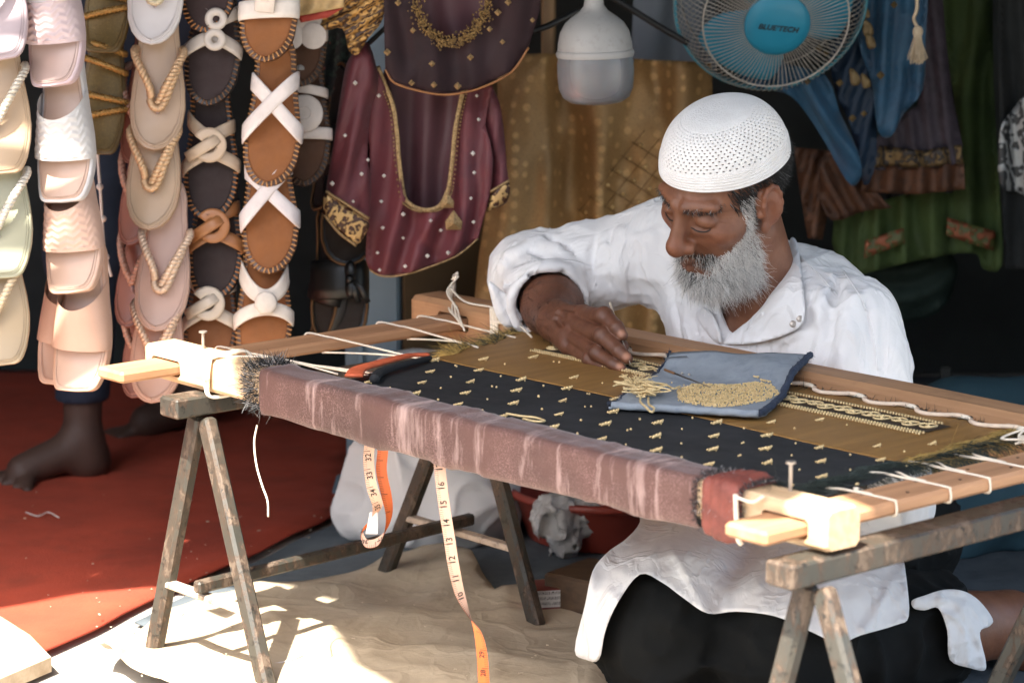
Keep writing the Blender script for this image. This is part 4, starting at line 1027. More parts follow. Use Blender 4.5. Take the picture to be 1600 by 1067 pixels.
def stitch(r, kind, L, wb, c, y=-.001):
    m = MB(); u, ww, cx = sole_outline(kind, L, wb, 400)
    pts = np.array([(cx[i]+s*max(0, ww[i]-.0035), u[i]*(L-.007)+.0035) for s, idx in ((1, range(400)), (-1, range(398, 0, -1))) for i in idx])
    d = np.concatenate([[0], np.cumsum(np.linalg.norm(np.diff(pts, axis=0), axis=1))]); n = int(d[-1]/.0075)
    for i in range(n):
        q = i/n*d[-1]; p = np.array([np.interp(q, d, pts[:, 0]), np.interp(q, d, pts[:, 1])]); p2 = np.array([np.interp((q+.003) % d[-1], d, pts[:, 0]), np.interp((q+.003) % d[-1], d, pts[:, 1])])
        t_ = p2-p; t_ /= np.linalg.norm(t_)+1e-9; nn = np.array([-t_[1], t_[0]]); yb = float(bend(p[1], L))
        m.bar((p[0]-nn[0]*.0045, y-.0008+yb, p[1]-nn[1]*.0045), (p[0]+nn[0]*.0045+t_[0]*.002, y+.0002+yb, p[1]+nn[1]*.0045+t_[1]*.002), .0024, .0022, side=(0, -1, 0), bev=.0006)
    o = part(suede(c), r, 'rim_stitching', m, False); o['kind'] = 'stuff'
def bandstrap(r, pth, nr, w, m_, nm='strap', th=.0028):
    m = MB(); m.ribbon(pth, w, nr, th); return part(m_, r, nm, m)
def cross(r, L, wb, c_sole, c_in, c_strap, c_st, style='cross'):
    base(r, 'round', L, wb, c_sole, c_in, .014, suede(c_in), .007); stitch(r, 'round', L, wb, c_st); ms = suede(c_strap)
    if style == 'cross':
        for i, (zl, zr, h) in enumerate(((.165, .085, .030), (.080, .170, .033))):
            P, N = arch('round', L, wb, zl, zr, h, 20); bandstrap(r, P, N, .030-.008*np.sin(np.linspace(0, math.pi, 20)), ms)
    elif style == 'tee':
        P, N = arch('round', L, wb, .078, .085, .022, 18); bandstrap(r, P, N, .030, ms)
        bandstrap(r, [(.0, -.026, .075), (.002, -.032, .11), (.004, -.036, .15), (.0, -.036, .20)], (0, -1, 0), [.030, .034, .036, .036], ms)
        bandstrap(r, [(.0, -.030, .09), (.003, -.036, .13), (.004, -.040, .19)], (0, -1, 0), [.014, .014, .014], ms)
    elif style == 'twist':
        P, N = arch('round', L, wb, .165, .160, .030, 24); P[:, 2] -= .045*np.sin(np.linspace(0, math.pi, 24))**1.2; bandstrap(r, P, N, .024, ms)
        P, N = arch('round', L, wb, .075, .082, .026, 24); P[:, 2] += .02*np.sin(np.linspace(0, math.pi, 24))**1.4; bandstrap(r, P, N, .022, ms)
        m = MB(); m.ball((.006, -.032, .108), .018, 14, 8, (1, .35, 1)); part(ms, r, 'twist_knot', m)
    elif style == 'disc':
        P, N = arch('round', L, wb, .085, .085, .024, 20); bandstrap(r, P, N, .020, ms); P, N = arch('round', L, wb, .16, .15, .03, 20); bandstrap(r, P, N, .016, ms)
        m = MB(); m.lathe([(0, .0052), (.027, .0045), (.030, .002), (.030, -.001), (0, -.001)], c=(.002, -.030, .115), ax=[(1, 0, 0), (0, 0, 1), (0, -1, 0)], n=32); part(ms, r, 'disc_ornament', m)
        m = MB(); 
        for rr in (.010, .016, .022, .027): m.tube([(.002+rr*math.cos(q), -.0355+.004*(rr/.03)**2, .115+rr*math.sin(q)) for q in np.linspace(0, 2*math.pi, 33)[:-1]], .0008, 4, closed=True)
        part(ms, r, 'ring_stitching', m)
    elif style == 'scallop':
        n = 24; vs = []; 
        P, N = arch('round', L, wb, .10, .10, .028, 26); bandstrap(r, P, N, .058, ms, 'strap', .003)
        for q in (-.5, .5): 
            m = MB(); m.lathe([(0, .002), (.019, .0015), (.021, 0)], c=(.004+q*.036, -.0285, .078), ax=[(1, 0, 0), (0, 0, 1), (0, -1, 0)], n=24); part(ms, r, 'scallop', m)
        m = MB(); m.lathe([(0, .001), (.0065, .001), (.007, 0)], c=(.0, -.0025, .028), ax=[(1, 0, 0), (0, 0, 1), (0, -1, 0)], n=20); part(vinyl((190, 184, 178)), r, 'size_sticker', m)
def knot(r, L, wb, c_sole, c_in, c_strap, c_st, style='loops'):
    base(r, 'round', L, wb, c_sole, c_in, .018, suede(c_in), .007); stitch(r, 'round', L, wb, c_st, .0); ms = vinyl(c_strap)
    for zl, zr, h in ((.165, .150, .028), (.078, .085, .024)):
        for hlf in (0, 1):
            P, N = arch('round', L, wb, zl, zr, h, 26); P = P[:15] if not hlf else P[12:]; N = N[:15] if not hlf else N[12:]
            tgt = .118; k = np.linspace(0, 1, len(P))**1.3 if not hlf else np.linspace(1, 0, len(P))**1.3; P[:, 2] += (tgt+(-.006 if zl < .1 else .006)-P[:, 2])*k
            bandstrap(r, P, N, .021, ms)
    if style == 'loops':
        for dz in (.016, -.016):
            m = MB(); m.lathe([(.0055, .001), (.008, .004), (.014, .0045), (.0175, .002), (.0175, -.001), (.0055, -.001), (.0055, .001)], c=(.010, -.031, .117+dz), ax=[(1, 0, 0), (0, 0, 1), (0, -1, 0)], n=26); part(ms, r, 'knot_loop', m)
    else:
        m = MB(); pts = [(.006+.019*math.cos(q), -.031-.004*math.sin(q*.5), .117+.019*math.sin(q)) for q in np.linspace(-2.6, 2.6, 26)]
        m.ribbon(pts, .017, (0, -1, 0), .004); part(ms, r, 'knot_loop', m)
        m = MB(); m.ribbon([(-.03, -.026, .098), (-.012, -.034, .108), (.006, -.038, .118), (.02, -.034, .128)], .018, (0, -1, 0), .003); part(ms, r, 'knot_band', m)
def bandbow(r, L, wb, c_sole, c_in, c_strap, bow=True):
    base(r, 'round', L, wb, c_sole, c_in, .016, suede(c_in), .006); u, ww, cx = sole_outline('round', L, wb, 60)
    m = MB(); m.tube([(cx[i]+s*max(0, ww[i]-.001), bend(u[i]*L, L)-.001, u[i]*(L-.002)+.001) for s, idx in ((1, range(60)), (-1, range(58, 0, -1))) for i in idx], .0024, 5, closed=True); part(suede((112, 82, 52)), r, 'rim_piping', m)
    ms = vinyl(c_strap); P, N = arch('round', L, wb, .115, .115, .034, 24); bandstrap(r, P, N, .066, ms, 'strap_band', .004)
    if bow:
        for a in (-1, 1):
            m = MB(); m.ball((.03, -.04, .115+a*.014), .014, 12, 8, (.7, .5, 1.2)); part(ms, r, 'bow_loop', m)
            m = MB(); m.ribbon([(.03, -.042, .115), (.042+.006*a, -.044, .100), (.05+.008*a, -.04, .075)], [.006, .008, .011], (0, -1, 0), .002); part(ms, r, 'bow_tail', m)
        m = MB(); m.ball((.03, -.048, .115), .008, 10, 6); part(ms, r, 'bow_knot', m)
def sandal(label, px, py, Y, fn, L=.245, wb=.044, roll=0., tilt=11., yaw=0., group='sandals hung in columns', **kw):
    """px,py: where the toe tip shows; toe down, heel up, leaning back"""
    p = onY(px, py, Y); e = bpy.data.objects.new('sandal', None); link(e); e.empty_display_size = .03; e.location = p
    e.rotation_euler = Euler((-math.radians(tilt+random.uniform(-2, 2)), math.radians(roll+random.uniform(-3.5, 3.5)), math.radians(yaw+random.uniform(-7, 7))), 'XYZ'); tag(e, label, 'sandal', group); fn(e, L=L, wb=wb, **kw); return e
PK = (226, 190, 182); WH = (236, 228, 224)
# square-toed thongs at the left border
for lab, y, cs, st in (('pale lilac square toed thong, topmost at the left border', 96, (222, 200, 206), (206, 190, 190)), ('peach square toed thong with white braided strap under the lilac one', 273, (234, 200, 164), (222, 212, 196)),
                       ('sage green square toed thong with white braided strap', 436, (204, 202, 172), (230, 224, 212)), ('beige square toed thong, lowest at the left border', 572, (214, 190, 156), (222, 204, 176))):
    sandal(lab, -6, y, 4.14, lambda r, L, wb, cs=mul(lin(*cs), .5), st=st: thong(r, 'square', L, wb, cs, cs, st, (206, 196, 206), False, .075), roll=-4, wb=.050, tilt=12)
for lab, x, y, cs, cb, ch in (('white slide sandal cut off by the top edge beside the lilac thong', 74, 6, WH, WH, True), ('lilac pink slide sandal with chevron band, above the white slide', 84, 136, (222, 196, 200), (226, 202, 204), True), ('white slide sandal with chevron band between lilac and peach slides', 98, 317, (230, 226, 226), (234, 230, 228), True),
                             ('peach slide sandal with chevron band and sun stripes on its toe', 112, 459, (236, 196, 174), (238, 198, 178), True), ('peach slide sandal with smooth plain band, lowest of the slides', 118, 612, (232, 186, 160), (234, 190, 166), False)):
    sandal(lab, x, y, 4.18, lambda r, L, wb, cs=cs, cb=cb, ch=ch: slide(r, L, wb, cs, (226, 190, 170) if y > 200 else (214, 184, 176), cb, ch), roll=-4+random.uniform(-2, 2), wb=.0455, tilt=13, yaw=-16+random.uniform(-4, 4))
sandal('peach slide sandal half hidden behind the smooth banded peach slide', 96, 602, 4.24, lambda r, L, wb: slide(r, L, wb, (230, 186, 160), (226, 180, 156), (230, 184, 160), False), roll=-2, wb=.045, tilt=13)
for lab, x, y in (('bronze gold flat sandal with rope straps, upper of two', 160, 84), ('bronze gold flat sandal with rope straps above the white string', 152, 242)):
    sandal(lab, x, y, 4.40, lambda r, L, wb: strappy(r, L, wb, (128, 104, 60), (196, 150, 84)), wb=.037, roll=2)
for lab, x, y, cs, ci, st in (('white flip flop with the heel of a tan one below it', 236, 71, (236, 228, 226), (238, 230, 230), (222, 206, 176)), ('tan flip flop with glitter looped strap, upper of two tan ones', 241, 236, (206, 172, 142), (214, 182, 154), (226, 186, 146)),
                              ('tan flip flop with glitter looped strap above the pink ones', 233, 360, (204, 170, 140), (212, 182, 152), (226, 188, 148)), ('dusty pink flip flop with cream looped strap', 244, 518, (226, 186, 168), (230, 194, 180), (238, 208, 182)),
                              ('dusty pink flip flop behind the sunlit beam end', 238, 630, (228, 180, 160), (230, 186, 168), (238, 204, 178))):
    sandal(lab, x, y, 4.34, lambda r, L, wb, cs=cs, ci=ci, st=st: thong(r, 'round', L, wb, cs, ci, st, (196, 184, 200), True, .072), roll=3, wb=.043)
for lab, x, y in (('rose brown flip flop edge seen behind the white flip flop', 208, 258), ('rose brown flip flop edge seen behind the two tan flip flops', 204, 384), ('rose brown flip flop edge behind the dusty pink flip flop', 200, 512), ('rose brown flip flop, lowest behind the sunlit beam end', 210, 622)):
    sandal(lab, x, y, 4.42, lambda r, L, wb: thong(r, 'round', L, wb, (150, 96, 82), (178, 120, 104), (206, 160, 140), (180, 150, 150), False, .07), roll=2, wb=.040, yaw=-34)
for lab, x, y, cs, ci, st, sty, cst in (('dark brown sandal toe with orange rim at the top edge', 322, 52, (52, 40, 38), (60, 44, 44), (230, 220, 210), 'loops', (176, 118, 70)), ('dark sandal with white double loop knot', 323, 166, (44, 36, 36), (58, 44, 44), (240, 226, 214), 'loops', (120, 84, 56)),
                                       ('dark sandal with cream knotted straps', 326, 345, (40, 34, 34), (54, 42, 42), (236, 208, 180), 'single', (176, 116, 68)), ('dark sandal with tan brown knotted straps', 332, 470, (40, 34, 34), (54, 42, 42), (196, 132, 84), 'single', (176, 116, 68)),
                                       ('brown sandal with white knotted straps behind the beam end', 322, 590, (70, 48, 36), (124, 78, 46), (236, 220, 202), 'single', (150, 96, 56))):
    sandal(lab, x, y, 4.40, lambda r, L, wb, cs=cs, ci=ci, st=st, sty=sty, cst=cst: knot(r, L, wb, cs, ci, st, cst, sty), wb=.043)
for lab, x, y, sty, st in (('brown sandal with white tee strap at the top edge', 413, 98, 'tee', (240, 228, 218)), ('brown stitched sandal with white crossed straps, upper of two', 417, 293, 'cross', (242, 228, 222)), ('brown stitched sandal with white crossed straps above the white twist', 420, 428, 'cross', (240, 228, 226)), ('brown stitched sandal with white twisted strap behind the slat', 408, 580, 'twist', (236, 224, 212))):
    sandal(lab, x, y, 4.38, lambda r, L, wb, sty=sty, st=st: cross(r, L, wb, (104, 68, 44), (150, 94, 54), st, (196, 140, 88), sty), wb=.0445)
for lab, x, y, sty in (('dark brown sandal with white scalloped strap and size sticker', 470, 136, 'scallop'), ('dark brown sandal with white round disc strap', 474, 292, 'disc')):
    sandal(lab, x, y, 4.50, lambda r, L, wb, sty=sty: cross(r, L, wb, (70, 48, 34), (92, 62, 44), (226, 212, 202), (120, 86, 58), sty), wb=.040)
for lab, x, y, bow, yaw in (('black sandal with brown rim under the blouse sleeve', 540, 415, False, 0), ('black sandal with wide shiny band and bow', 528, 545, True, 0)):
    sandal(lab, x, y, 4.62, lambda r, L, wb, bow=bow: bandbow(r, L, wb, (22, 22, 22), (44, 36, 32), (26, 27, 27), bow), wb=.048, yaw=yaw, L=.25)
for lab, x, y in (('black sandal seen edge on beside the disc strap sandal', 494, 545), ('black sandal seen edge on near the post, upper one', 500, 330)):
    sandal(lab, x, y, 4.66, lambda r, L, wb: bandbow(r, L, wb, (34, 30, 30), (40, 34, 32), (30, 30, 30), False), wb=.045, yaw=-62, L=.25)
# the cords they hang on and the rail above (out of the picture)
m_string = plain('white_string', lin(206, 196, 190), .9, .1, 90, .4, 400)
ra = root('display_rail', 'iron rail over the columns of sandals', 'rail', (-.7, 4.52, 1.9))
b = MB(); b.tube([(-1.5, 4.52, 1.9), (.4, 4.52, 1.9)], .012, 10); b.make('rail_tube', m_rust, ra, smooth=True)
for x in (-1.45, .35):
    b = MB(); b.tube([(x, 4.52, 1.9), (x, 4.52, 2.2)], .006, 8); b.make('rail_hanger', m_rust, ra, smooth=True)
for nm, x, Y, yb in (('cord behind the thongs at the left border', 10, 4.24, 470), ('cord behind the column of slide sandals', 96, 4.30, 500), ('cord behind the flip flop column', 238, 4.43, 520), ('cord behind the knotted dark sandals', 325, 4.49, 480), ('cord behind the crossed strap sandals', 415, 4.47, 470), ('cord behind the disc strap sandal', 470, 4.59, 180), ('cord behind the black bow sandal', 530, 4.72, 430)):
    p0 = onY(x, yb, Y); b = MB(); b.tube([(p0[0], 4.52, 1.905), (p0[0], (4.52+Y)/2, 1.5), (p0[0], Y+.012, 1.15), (p0[0], Y+.012, p0[2])], .0016, 6); tag(b.make('hanging_cord', m_string, smooth=True), 'thin '+nm, 'cord', 'cords carrying the sandals')
b = MB(); pts = [onY(x, y, 4.45) for x, y in ((150, -40), (152, 100), (153, 240), (157, 300), (160, 350), (163, 390), (168, 410), (174, 432))]; b.tube(spline(pts, 6), .0026, 6)
for x, y in ((156, 292), (161, 342), (166, 402)): b.ball(onY(x, y, 4.45), .0058, 8, 6)
b.tube(spline([onY(166, 402, 4.45), onY(160, 412, 4.445), onY(166, 424, 4.45)], 5), .002, 5)
tag(b.make('knotted_string', m_string, smooth=True), 'white knotted string hanging below the bronze sandals', 'string')
# ------------------------------------------------------------------ the embroiderer (frame coordinates: a = his left, -b = forward)
f32 = np.float32
HC = np.array([.309, .607, .700])
def rotm(y, p, r):
    cy, sy, cp, sp, cr, sr = math.cos(y), math.sin(y), math.cos(p), math.sin(p), math.cos(r), math.sin(r)
    return np.array([[cy, -sy, 0], [sy, cy, 0], [0, 0, 1]])@np.array([[1, 0, 0], [0, cp, -sp], [0, sp, cp]])@np.array([[cr, 0, sr], [0, 1, 0], [-sr, 0, cr]])
HR = rotm(.022, -.429, .227)
def to_head(P):
    q = np.asarray(P, float)-HC; q = q*np.array([1, -1, 1]); return (q@HR).astype(f32)
def from_head(L):
    return HC+(np.asarray(L, float)@HR.T)*np.array([1, -1, 1])
def dir_from_head(L): return (np.asarray(L, float)@HR.T)*np.array([1, -1, 1])
def onB(x, y, b):
    d = ray(x, y); t = ((OF+V*b-O_)@V)/(d@V); return toab(O_+d*t)
# ---- trousers and legs
RH, RK, RA = (.19, .86, .17), (.435, .375, .118), (.33, .74, .07)
LH, LK, LA = (.36, .86, .18), (.585, .455, .108), (.635, .83, .085)
def f_legs(P):
    d = smin(cap(P, RH, RK, .105, .088), cap(P, RK, RA, .084, .06), .05)
    e = smin(cap(P, LH, LK, .105, .084), cap(P, LK, LA, .082, .070), .04)
    d = smin(d, e, .025); d = smin(d, ell(P, (.27, .90, .16), (.20, .15, .15)), .06)
    return d
PFOLD = []
def f_pants(P):
    d = f_legs(P); nz = fnoise(P*np.array([1, 1, 1.3]), 14, 3); d = d-.013*(1-np.abs(nz))**4-.006*(1-np.abs(fnoise(P*np.array([1.2, .7, 1]), 26, 5)))**4
    d = smax(d, -(P[:, 2]-.004), .01)
    n = np.array(LA)-np.array(LK); n /= np.linalg.norm(n); cut = (P-np.asarray(LA, f32))@n.astype(f32)+.085
    near = cap(P, LK, LA, .10, .10); d = np.where((near < .03) & (cut > -.04), smax(d, cut, .006), d)
    return d
# ---- torso
RS, RE_, RF = (.08, .738, .572), (-.128, .628, .520), (-.014, .557, .499)
fa_dir = np.array(RF)-np.array(RE_); fa_dir /= np.linalg.norm(fa_dir)
LS, LE_ = (.440, .728, .492), (.545, .705, .27)
NK0, NK1 = (.285, .715, .515), (.302, .645, .635)
def f_torso(P):
    t = ell(P, (.272, .785, .385), (.185, .125, .21), rotm(0, -.22, 0)); t = smin(t, ell(P, (.27, .84, .20), (.195, .16, .17)), .08)
    t = smin(t, cap(P, RS, LS, .068, .068), .07); t = smin(t, ell(P, (.215, .735, .475), (.12, .095, .11)), .05); t = smin(t, cap(P, (.285, .735, .50), (.29, .70, .55), .075, .055), .05)
    return t
def f_sleeve(P):
    s = cap(P, RE_, np.array(RF)+fa_dir*.05, .068, .054); return s
def f_kbase(P):
    t = f_torso(P); t = smin(t, cap(P, RS, RE_, .072, .068), .05); t = smin(t, cap(P, LS, LE_, .076, .066), .045)
    cut = (P-np.asarray(RF, f32))@fa_dir.astype(f32)+.003*fnoise(P, 22, 8)
    s = smax(f_sleeve(P), cut, .004); c = cap(P, RE_, np.array(RF)+fa_dir*.3, .0, .0); ring = np.hypot(c-.0565, cut+.006)-.0038
    return smin(smin(t, s, .02), ring, .006)
KF = []      # folds: (list of points, radius, sign, k)
def f_kurta(P):
    d = f_kbase(P)
    for pts, r, sg, k in KF:
        c = None
        for i in range(len(pts)-1):
            e = cap(P, pts[i], pts[i+1], r*(.45 if i == 0 else 1), r*(.45 if i == len(pts)-2 else 1)); c = e if c is None else np.minimum(c, e)
        d = smin(d, c, k) if sg > 0 else smax(d, -c, k)
    d = d-.0040*fnoise(P, 15, 1)-.0042*(1-np.abs(fnoise(P*np.array([1, 1, .55]), 21, 4)))**5-.0022*(1-np.abs(fnoise(P*np.array([.7, 1, 1]), 40, 6)))**5
    d = smax(d, -cap(P, np.array(RE_)+fa_dir*.03, np.array(RF)+fa_dir*.05, .050, .050), .004)
    # neck opening with a deep vee
    nh = cap(P, (.285, .712, .515), (.305, .650, .66), .062, .075); vee = cap(P, (.325, .65, .565), (.270, .628, .452), .044, .003)
    d = smax(d, -smin(nh, vee, .015), .004)
    d = smax(d, -(P[:, 2]-.115), .01)
    return d
def march(fn, x, y, t0=2.6, t1=5.2):
    d = ray(x, y); t = t0
    for _ in range(160):
        p = toab(O_+d*t); s = float(fn(np.array([p], f32))[0])
        if s < .0006: return p
        t += max(.0008, s*.7)
        if t > t1: return None
    return p
def fold_px(line, r, sg, k=.012, depth=.25):
    pts = []
    for x, y in line:
        p = march(f_kbase, x, y)
        if p is None: continue
        w = W(*p); v = w-O_; v /= np.linalg.norm(v); q = w+v*(r*(depth if sg > 0 else -depth)); pts.append(tuple(toab(q)))
    if len(pts) > 1: KF.append((pts, r*1.1, sg, k*.62))
for ln, r, sg, k in [
    ([(838, 375), (872, 395), (898, 425), (912, 460)], .010, 1, .016), ([(806, 384), (846, 398), (880, 425), (896, 455)], .007, -1, .012), ([(858, 372), (890, 390), (915, 425)], .006, -1, .012),
    ([(930, 372), (925, 410), (935, 455)], .010, -1, .02), ([(955, 368), (952, 410), (962, 448), (988, 470)], .008, -1, .014), ([(975, 366), (972, 420), (984, 462), (1000, 505)], .013, 1, .02), ([(1000, 360), (996, 420), (1008, 480), (1015, 530)], .007, -1, .014),
    ([(1022, 372), (1018, 430), (1030, 490), (1040, 540)], .012, 1, .02), ([(1045, 400), (1050, 460), (1070, 530)], .009, -1, .018), ([(785, 420), (800, 400), (830, 385)], .010, 1, .02), ([(775, 455), (800, 440), (835, 428), (870, 432)], .006, -1, .012),
    ([(1310, 430), (1300, 480), (1288, 540), (1284, 580)], .010, -1, .02), ([(1335, 470), (1326, 520), (1318, 575)], .012, 1, .02), ([(1265, 470), (1262, 520), (1255, 570)], .009, -1, .02), ([(1352, 470), (1362, 520), (1368, 585)], .006, -1, .008), ([(1378, 500), (1382, 540), (1386, 590)], .007, -1, .012),
    ([(1252, 405), (1285, 440), (1310, 470)], .003, -1, .006), ([(1210, 560), (1225, 545), (1245, 530)], .007, -1, .014), ([(1085, 500), (1100, 540), (1110, 570)], .007, -1, .014), ([(880, 455), (925, 480), (990, 500)], .009, -1, .02)]: fold_px(ln, r, sg, k)
# ---- skin: head, neck, chest, arms, hands, ankle
def f_head(P):
    q = to_head(P); ax = np.abs(q[:, 0]); m = np.c_[ax, q[:, 1], q[:, 2]].astype(f32)
    d = ell(q, (0, -.012, .042), (.0735, .092, .074)); d = smin(d, ell(q, (0, .032, -.022), (.0610, .062, .083)), .030)
    d = smin(d, ell(q, (0, .058, -.094), (.034, .032, .026)), .026); d = smin(d, cap(m, (.052, -.005, -.058), (.018, .062, -.098), .016, .016), .026)
    d = smin(d, ell(m, (.047, .052, -.016), (.021, .028, .018)), .020)                       # cheekbones
    d = smin(d, cap(m, (.010, .090, .030), (.048, .074, .033), .0095, .0075), .014)           # brow
    d = smax(d, -ell(m, (.0325, .102, .0085), (.0190, .0135, .0110)), .011)                   # sockets
    d = smin(d, ell(m, (.0320, .0765, .0080), (.0170, .0135, .0120)), .0035)                  # lids
    d = smax(d, -cap(m, (.019, .091, -.0015), (.045, .081, -.0005), .0016, .0012), .0022)      # lid crease
    d = smin(d, cap(m, (.022, .088, -.010), (.042, .079, -.009), .0038, .003), .0075)         # bags
    d = smin(d, cap(q, (0, .090, .020), (0, .113, -.026), .0085, .0118), .012); d = smin(d, sph(q, (0, .1115, -.0315), .0145), .008)
    d = smin(d, ell(m, (.0150, .0985, -.0345), (.0095, .0125, .0095)), .006); d = smax(d, -ell(m, (.0085, .106, -.0455), (.0050, .0075, .0045)), .003)
    d = smax(d, -cap(m, (.021, .093, -.036), (.038, .076, -.066), .0030, .0028), .010)        # nasolabial fold
    d = smin(d, cap(m, (.0, .0915, -.0655), (.021, .082, -.0685), .0068, .0042), .006); d = smin(d, cap(m, (.0, .0915, -.0785), (.017, .0835, -.0765), .0075, .004), .006)
    d = smax(d, -cap(m, (.0, .101, -.0722), (.024, .088, -.0722), .0018, .0012), .003)
    # forehead lines
    fw = np.exp(-((q[:, 1]-.085)/.03)**2)*np.exp(-((q[:, 2]-.052)/.016)**2)*(np.abs(q[:, 0]) < .06); d = d+.0011*fw*(np.sin(q[:, 2]*900+np.sin(q[:, 0]*70)*1.2)**8)
    ft = np.exp(-((ax-.056)/.010)**2)*np.exp(-((q[:, 2]-.004)/.012)**2); d = d+.0006*ft*np.sin((q[:, 2]+ax*.4)*1500)
    # ears
    e = ell(m, (.0785, -.004, .0), (.0085, .0205, .0330), rotm(.30, -.18, 0)); e = smax(e, -ell(m, (.0905, .004, -.004), (.0095, .0115, .0165)), .005)
    t = [(.076+.006*math.sin(a_)*0+.009, -.006+.0185*math.cos(a_), .004+.029*math.sin(a_)) for a_ in np.linspace(-.3, 3.9, 9)]
    for i in range(8): e = smin(e, cap(m, t[i], t[i+1], .0033, .0033), .004)
    e = smin(e, ell(m, (.0785, .007, -.031), (.0055, .0085, .0100)), .006); e = smin(e, sph(m, (.078, .014, -.006), .0055), .005)
    d = smin(d, e, .005)
    nk = cap(P, (.287, .720, .50), (.304, .652, .640), .062, .057); ad = cap(q, (0, .012, -.075), (0, .0, -.15), .03, .03)
    nk = smin(nk, ad, .03); nk = smin(nk, ell(P, (.275, .752, .475), (.125, .072, .09), rotm(0, -.2, 0)), .04)
    nk = smin(nk, cap(P, (.30, .69, .52), (.315, .635, .635), .016, .012), .02); nk = smin(nk, cap(P, (.20, .685, .505), (.275, .667, .492), .011, .011), .018); nk = smin(nk, cap(P, (.36, .680, .500), (.295, .667, .492), .011, .011), .018)
    return smin(d, nk, .028)
MCPx = [(912, 493, .500), (896, 506, .488), (890, 524, .476), (889, 540, .470)]
PIPx = [(945, 494, .464), (942, 525, .448), (934, 552, .444), (922, 562, .446)]
DIPx = [(964, 512, .458), (967, 548, .444), (958, 568, .441), (941, 572, .445)]
TIPx = [(972, 524, .458), (980, 560, .446), (970, 575, .443), (955, 577, .446)]
Jt = [[onB(*J[i]) for J in (MCPx, PIPx, DIPx, TIPx)] for i in range(4)]
TB = [onB(*q) for q in ((882, 492, .522), (924, 516, .500), (955, 530, .482), (974, 541, .470))]
WR = onB(864, 499, .512); FM = np.array(RF)+np.array([.004, .004, -.004]); FE = np.array(RE_)+np.array([.01, -.005, -.004])
FR = [(.0138, .0124, .0104, .0084), (.0138, .0122, .0102, .0084), (.0130, .0112, .0094, .0079), (.0116, .0098, .0083, .0070)]
def f_hand(P):
    d = smin(cap(P, FE, FM, .040, .0445), cap(P, FM, WR, .0445, .0290), .02)
    for i in range(4):
        w0 = WR*.78+Jt[i][0]*.22
        d = smin(d, cap(P, w0, Jt[i][0], .0235, .0150), .014)
    for i in range(4): d = smin(d, sph(P, Jt[i][0]+np.array([0, 0, .0035]), .0118), .006)
    d = smin(d, cap(P, WR*.6+TB[0]*.4, TB[1], .02, .013), .014)
    for i in range(3): d = smax(d, -cap(P, (Jt[i][0]+Jt[i+1][0])/2+np.array([-.02, -.03, .016])*0+np.array([0, -.004, .014]), (Jt[i][0]*.6+WR*.4+Jt[i+1][0]*.6+WR*.4)/2+np.array([0, -.012, .020]), .003, .002), .008)
    fg = None
    for i in range(4):
        c = chain(P, Jt[i], FR[i], .003); c = smin(c, sph(P, Jt[i][1]+np.array([0, -.002, .0015]), FR[i][1]*1.04), .004)
        fg = c if fg is None else smin(fg, c, .0026)
    fg = smin(fg, chain(P, TB[1:], (.0125, .0112, .0085), .004), .0015)
    d = smin(d, fg, .005)
    # creases over the knuckles
    for i in range(4):
        ax_ = Jt[i][2]-Jt[i][1]; ax_ /= np.linalg.norm(ax_); 
        for J in (1, 2):
            s = ((P-Jt[i][J].astype(f32))@ax_.astype(f32)); w = np.exp(-(np.linalg.norm(P-Jt[i][J].astype(f32), axis=1)/.012)**2); d = d+.00045*w*np.sin(s*2600)
    d = d+.0006*fnoise(P, 160, 2)*np.exp(-(np.linalg.norm(P-((WR+Jt[1][0])/2).astype(f32), axis=1)/.04)**2)
    return d
# the left hand works out of sight below the cloth
LW = np.array([.470, .545, .365]); LF = [[np.array([.452+.018*i, .505-.004*abs(i-1), .372]), np.array([.448+.019*i, .468, .385]), np.array([.447+.019*i, .447, .402]), np.array([.447+.019*i, .440, .418-.004*abs(i-1)])] for i in range(4)]
def f_lhand(P):
    d = cap(P, LE_, LW, .044, .028)
    for i in range(4): d = smin(d, cap(P, LW*.8+LF[i][0]*.2, LF[i][0], .02, .014), .012)
    fg = None
    for i in range(4): c = chain(P, LF[i], (.0115, .010, .009, .0075), .003); fg = c if fg is None else smin(fg, c, .0015)
    th = chain(P, [LW+np.array([-.008, -.01, .0]), np.array([.428, .515, .38]), np.array([.425, .485, .395]), np.array([.432, .465, .41])], (.016, .012, .0105, .0085), .004)
    return smin(d, smin(fg, th, .0015), .005)
def f_foot(P):
    d = cap(P, np.array(LK)*.3+np.array(LA)*.7, np.array(LA)+np.array([.008, .035, -.006]), .060, .046); d = smin(d, cap(P, (.648, .865, .078), (.660, .97, .035), .038, .028), .03); d = smin(d, sph(P, (.652, .885, .045), .038), .02)
    d = smin(d, sph(P, (.690, .865, .085), .014), .02)
    toes = None
    for i in range(5): c = cap(P, (.632+.014*i, .985, .022), (.630+.016*i, 1.03-.006*i, .014), .012, .009); toes = c if toes is None else smin(toes, c, .003)
    d = smin(d, toes, .015); return d
def f_rfoot(P):
    d = cap(P, np.array(RA)+np.array([0, -.05, 0]), (.335, .80, .05), .05, .04); d = smin(d, cap(P, (.335, .80, .05), (.34, .92, .03), .036, .026), .03)
    for i in range(5): d = smin(d, cap(P, (.315+.014*i, .93, .022), (.313+.016*i, .97-.005*i, .014), .012, .009), .004)
    return d
def f_under(P): return np.minimum(f_torso(P)+.022, f_legs(P)+.024)

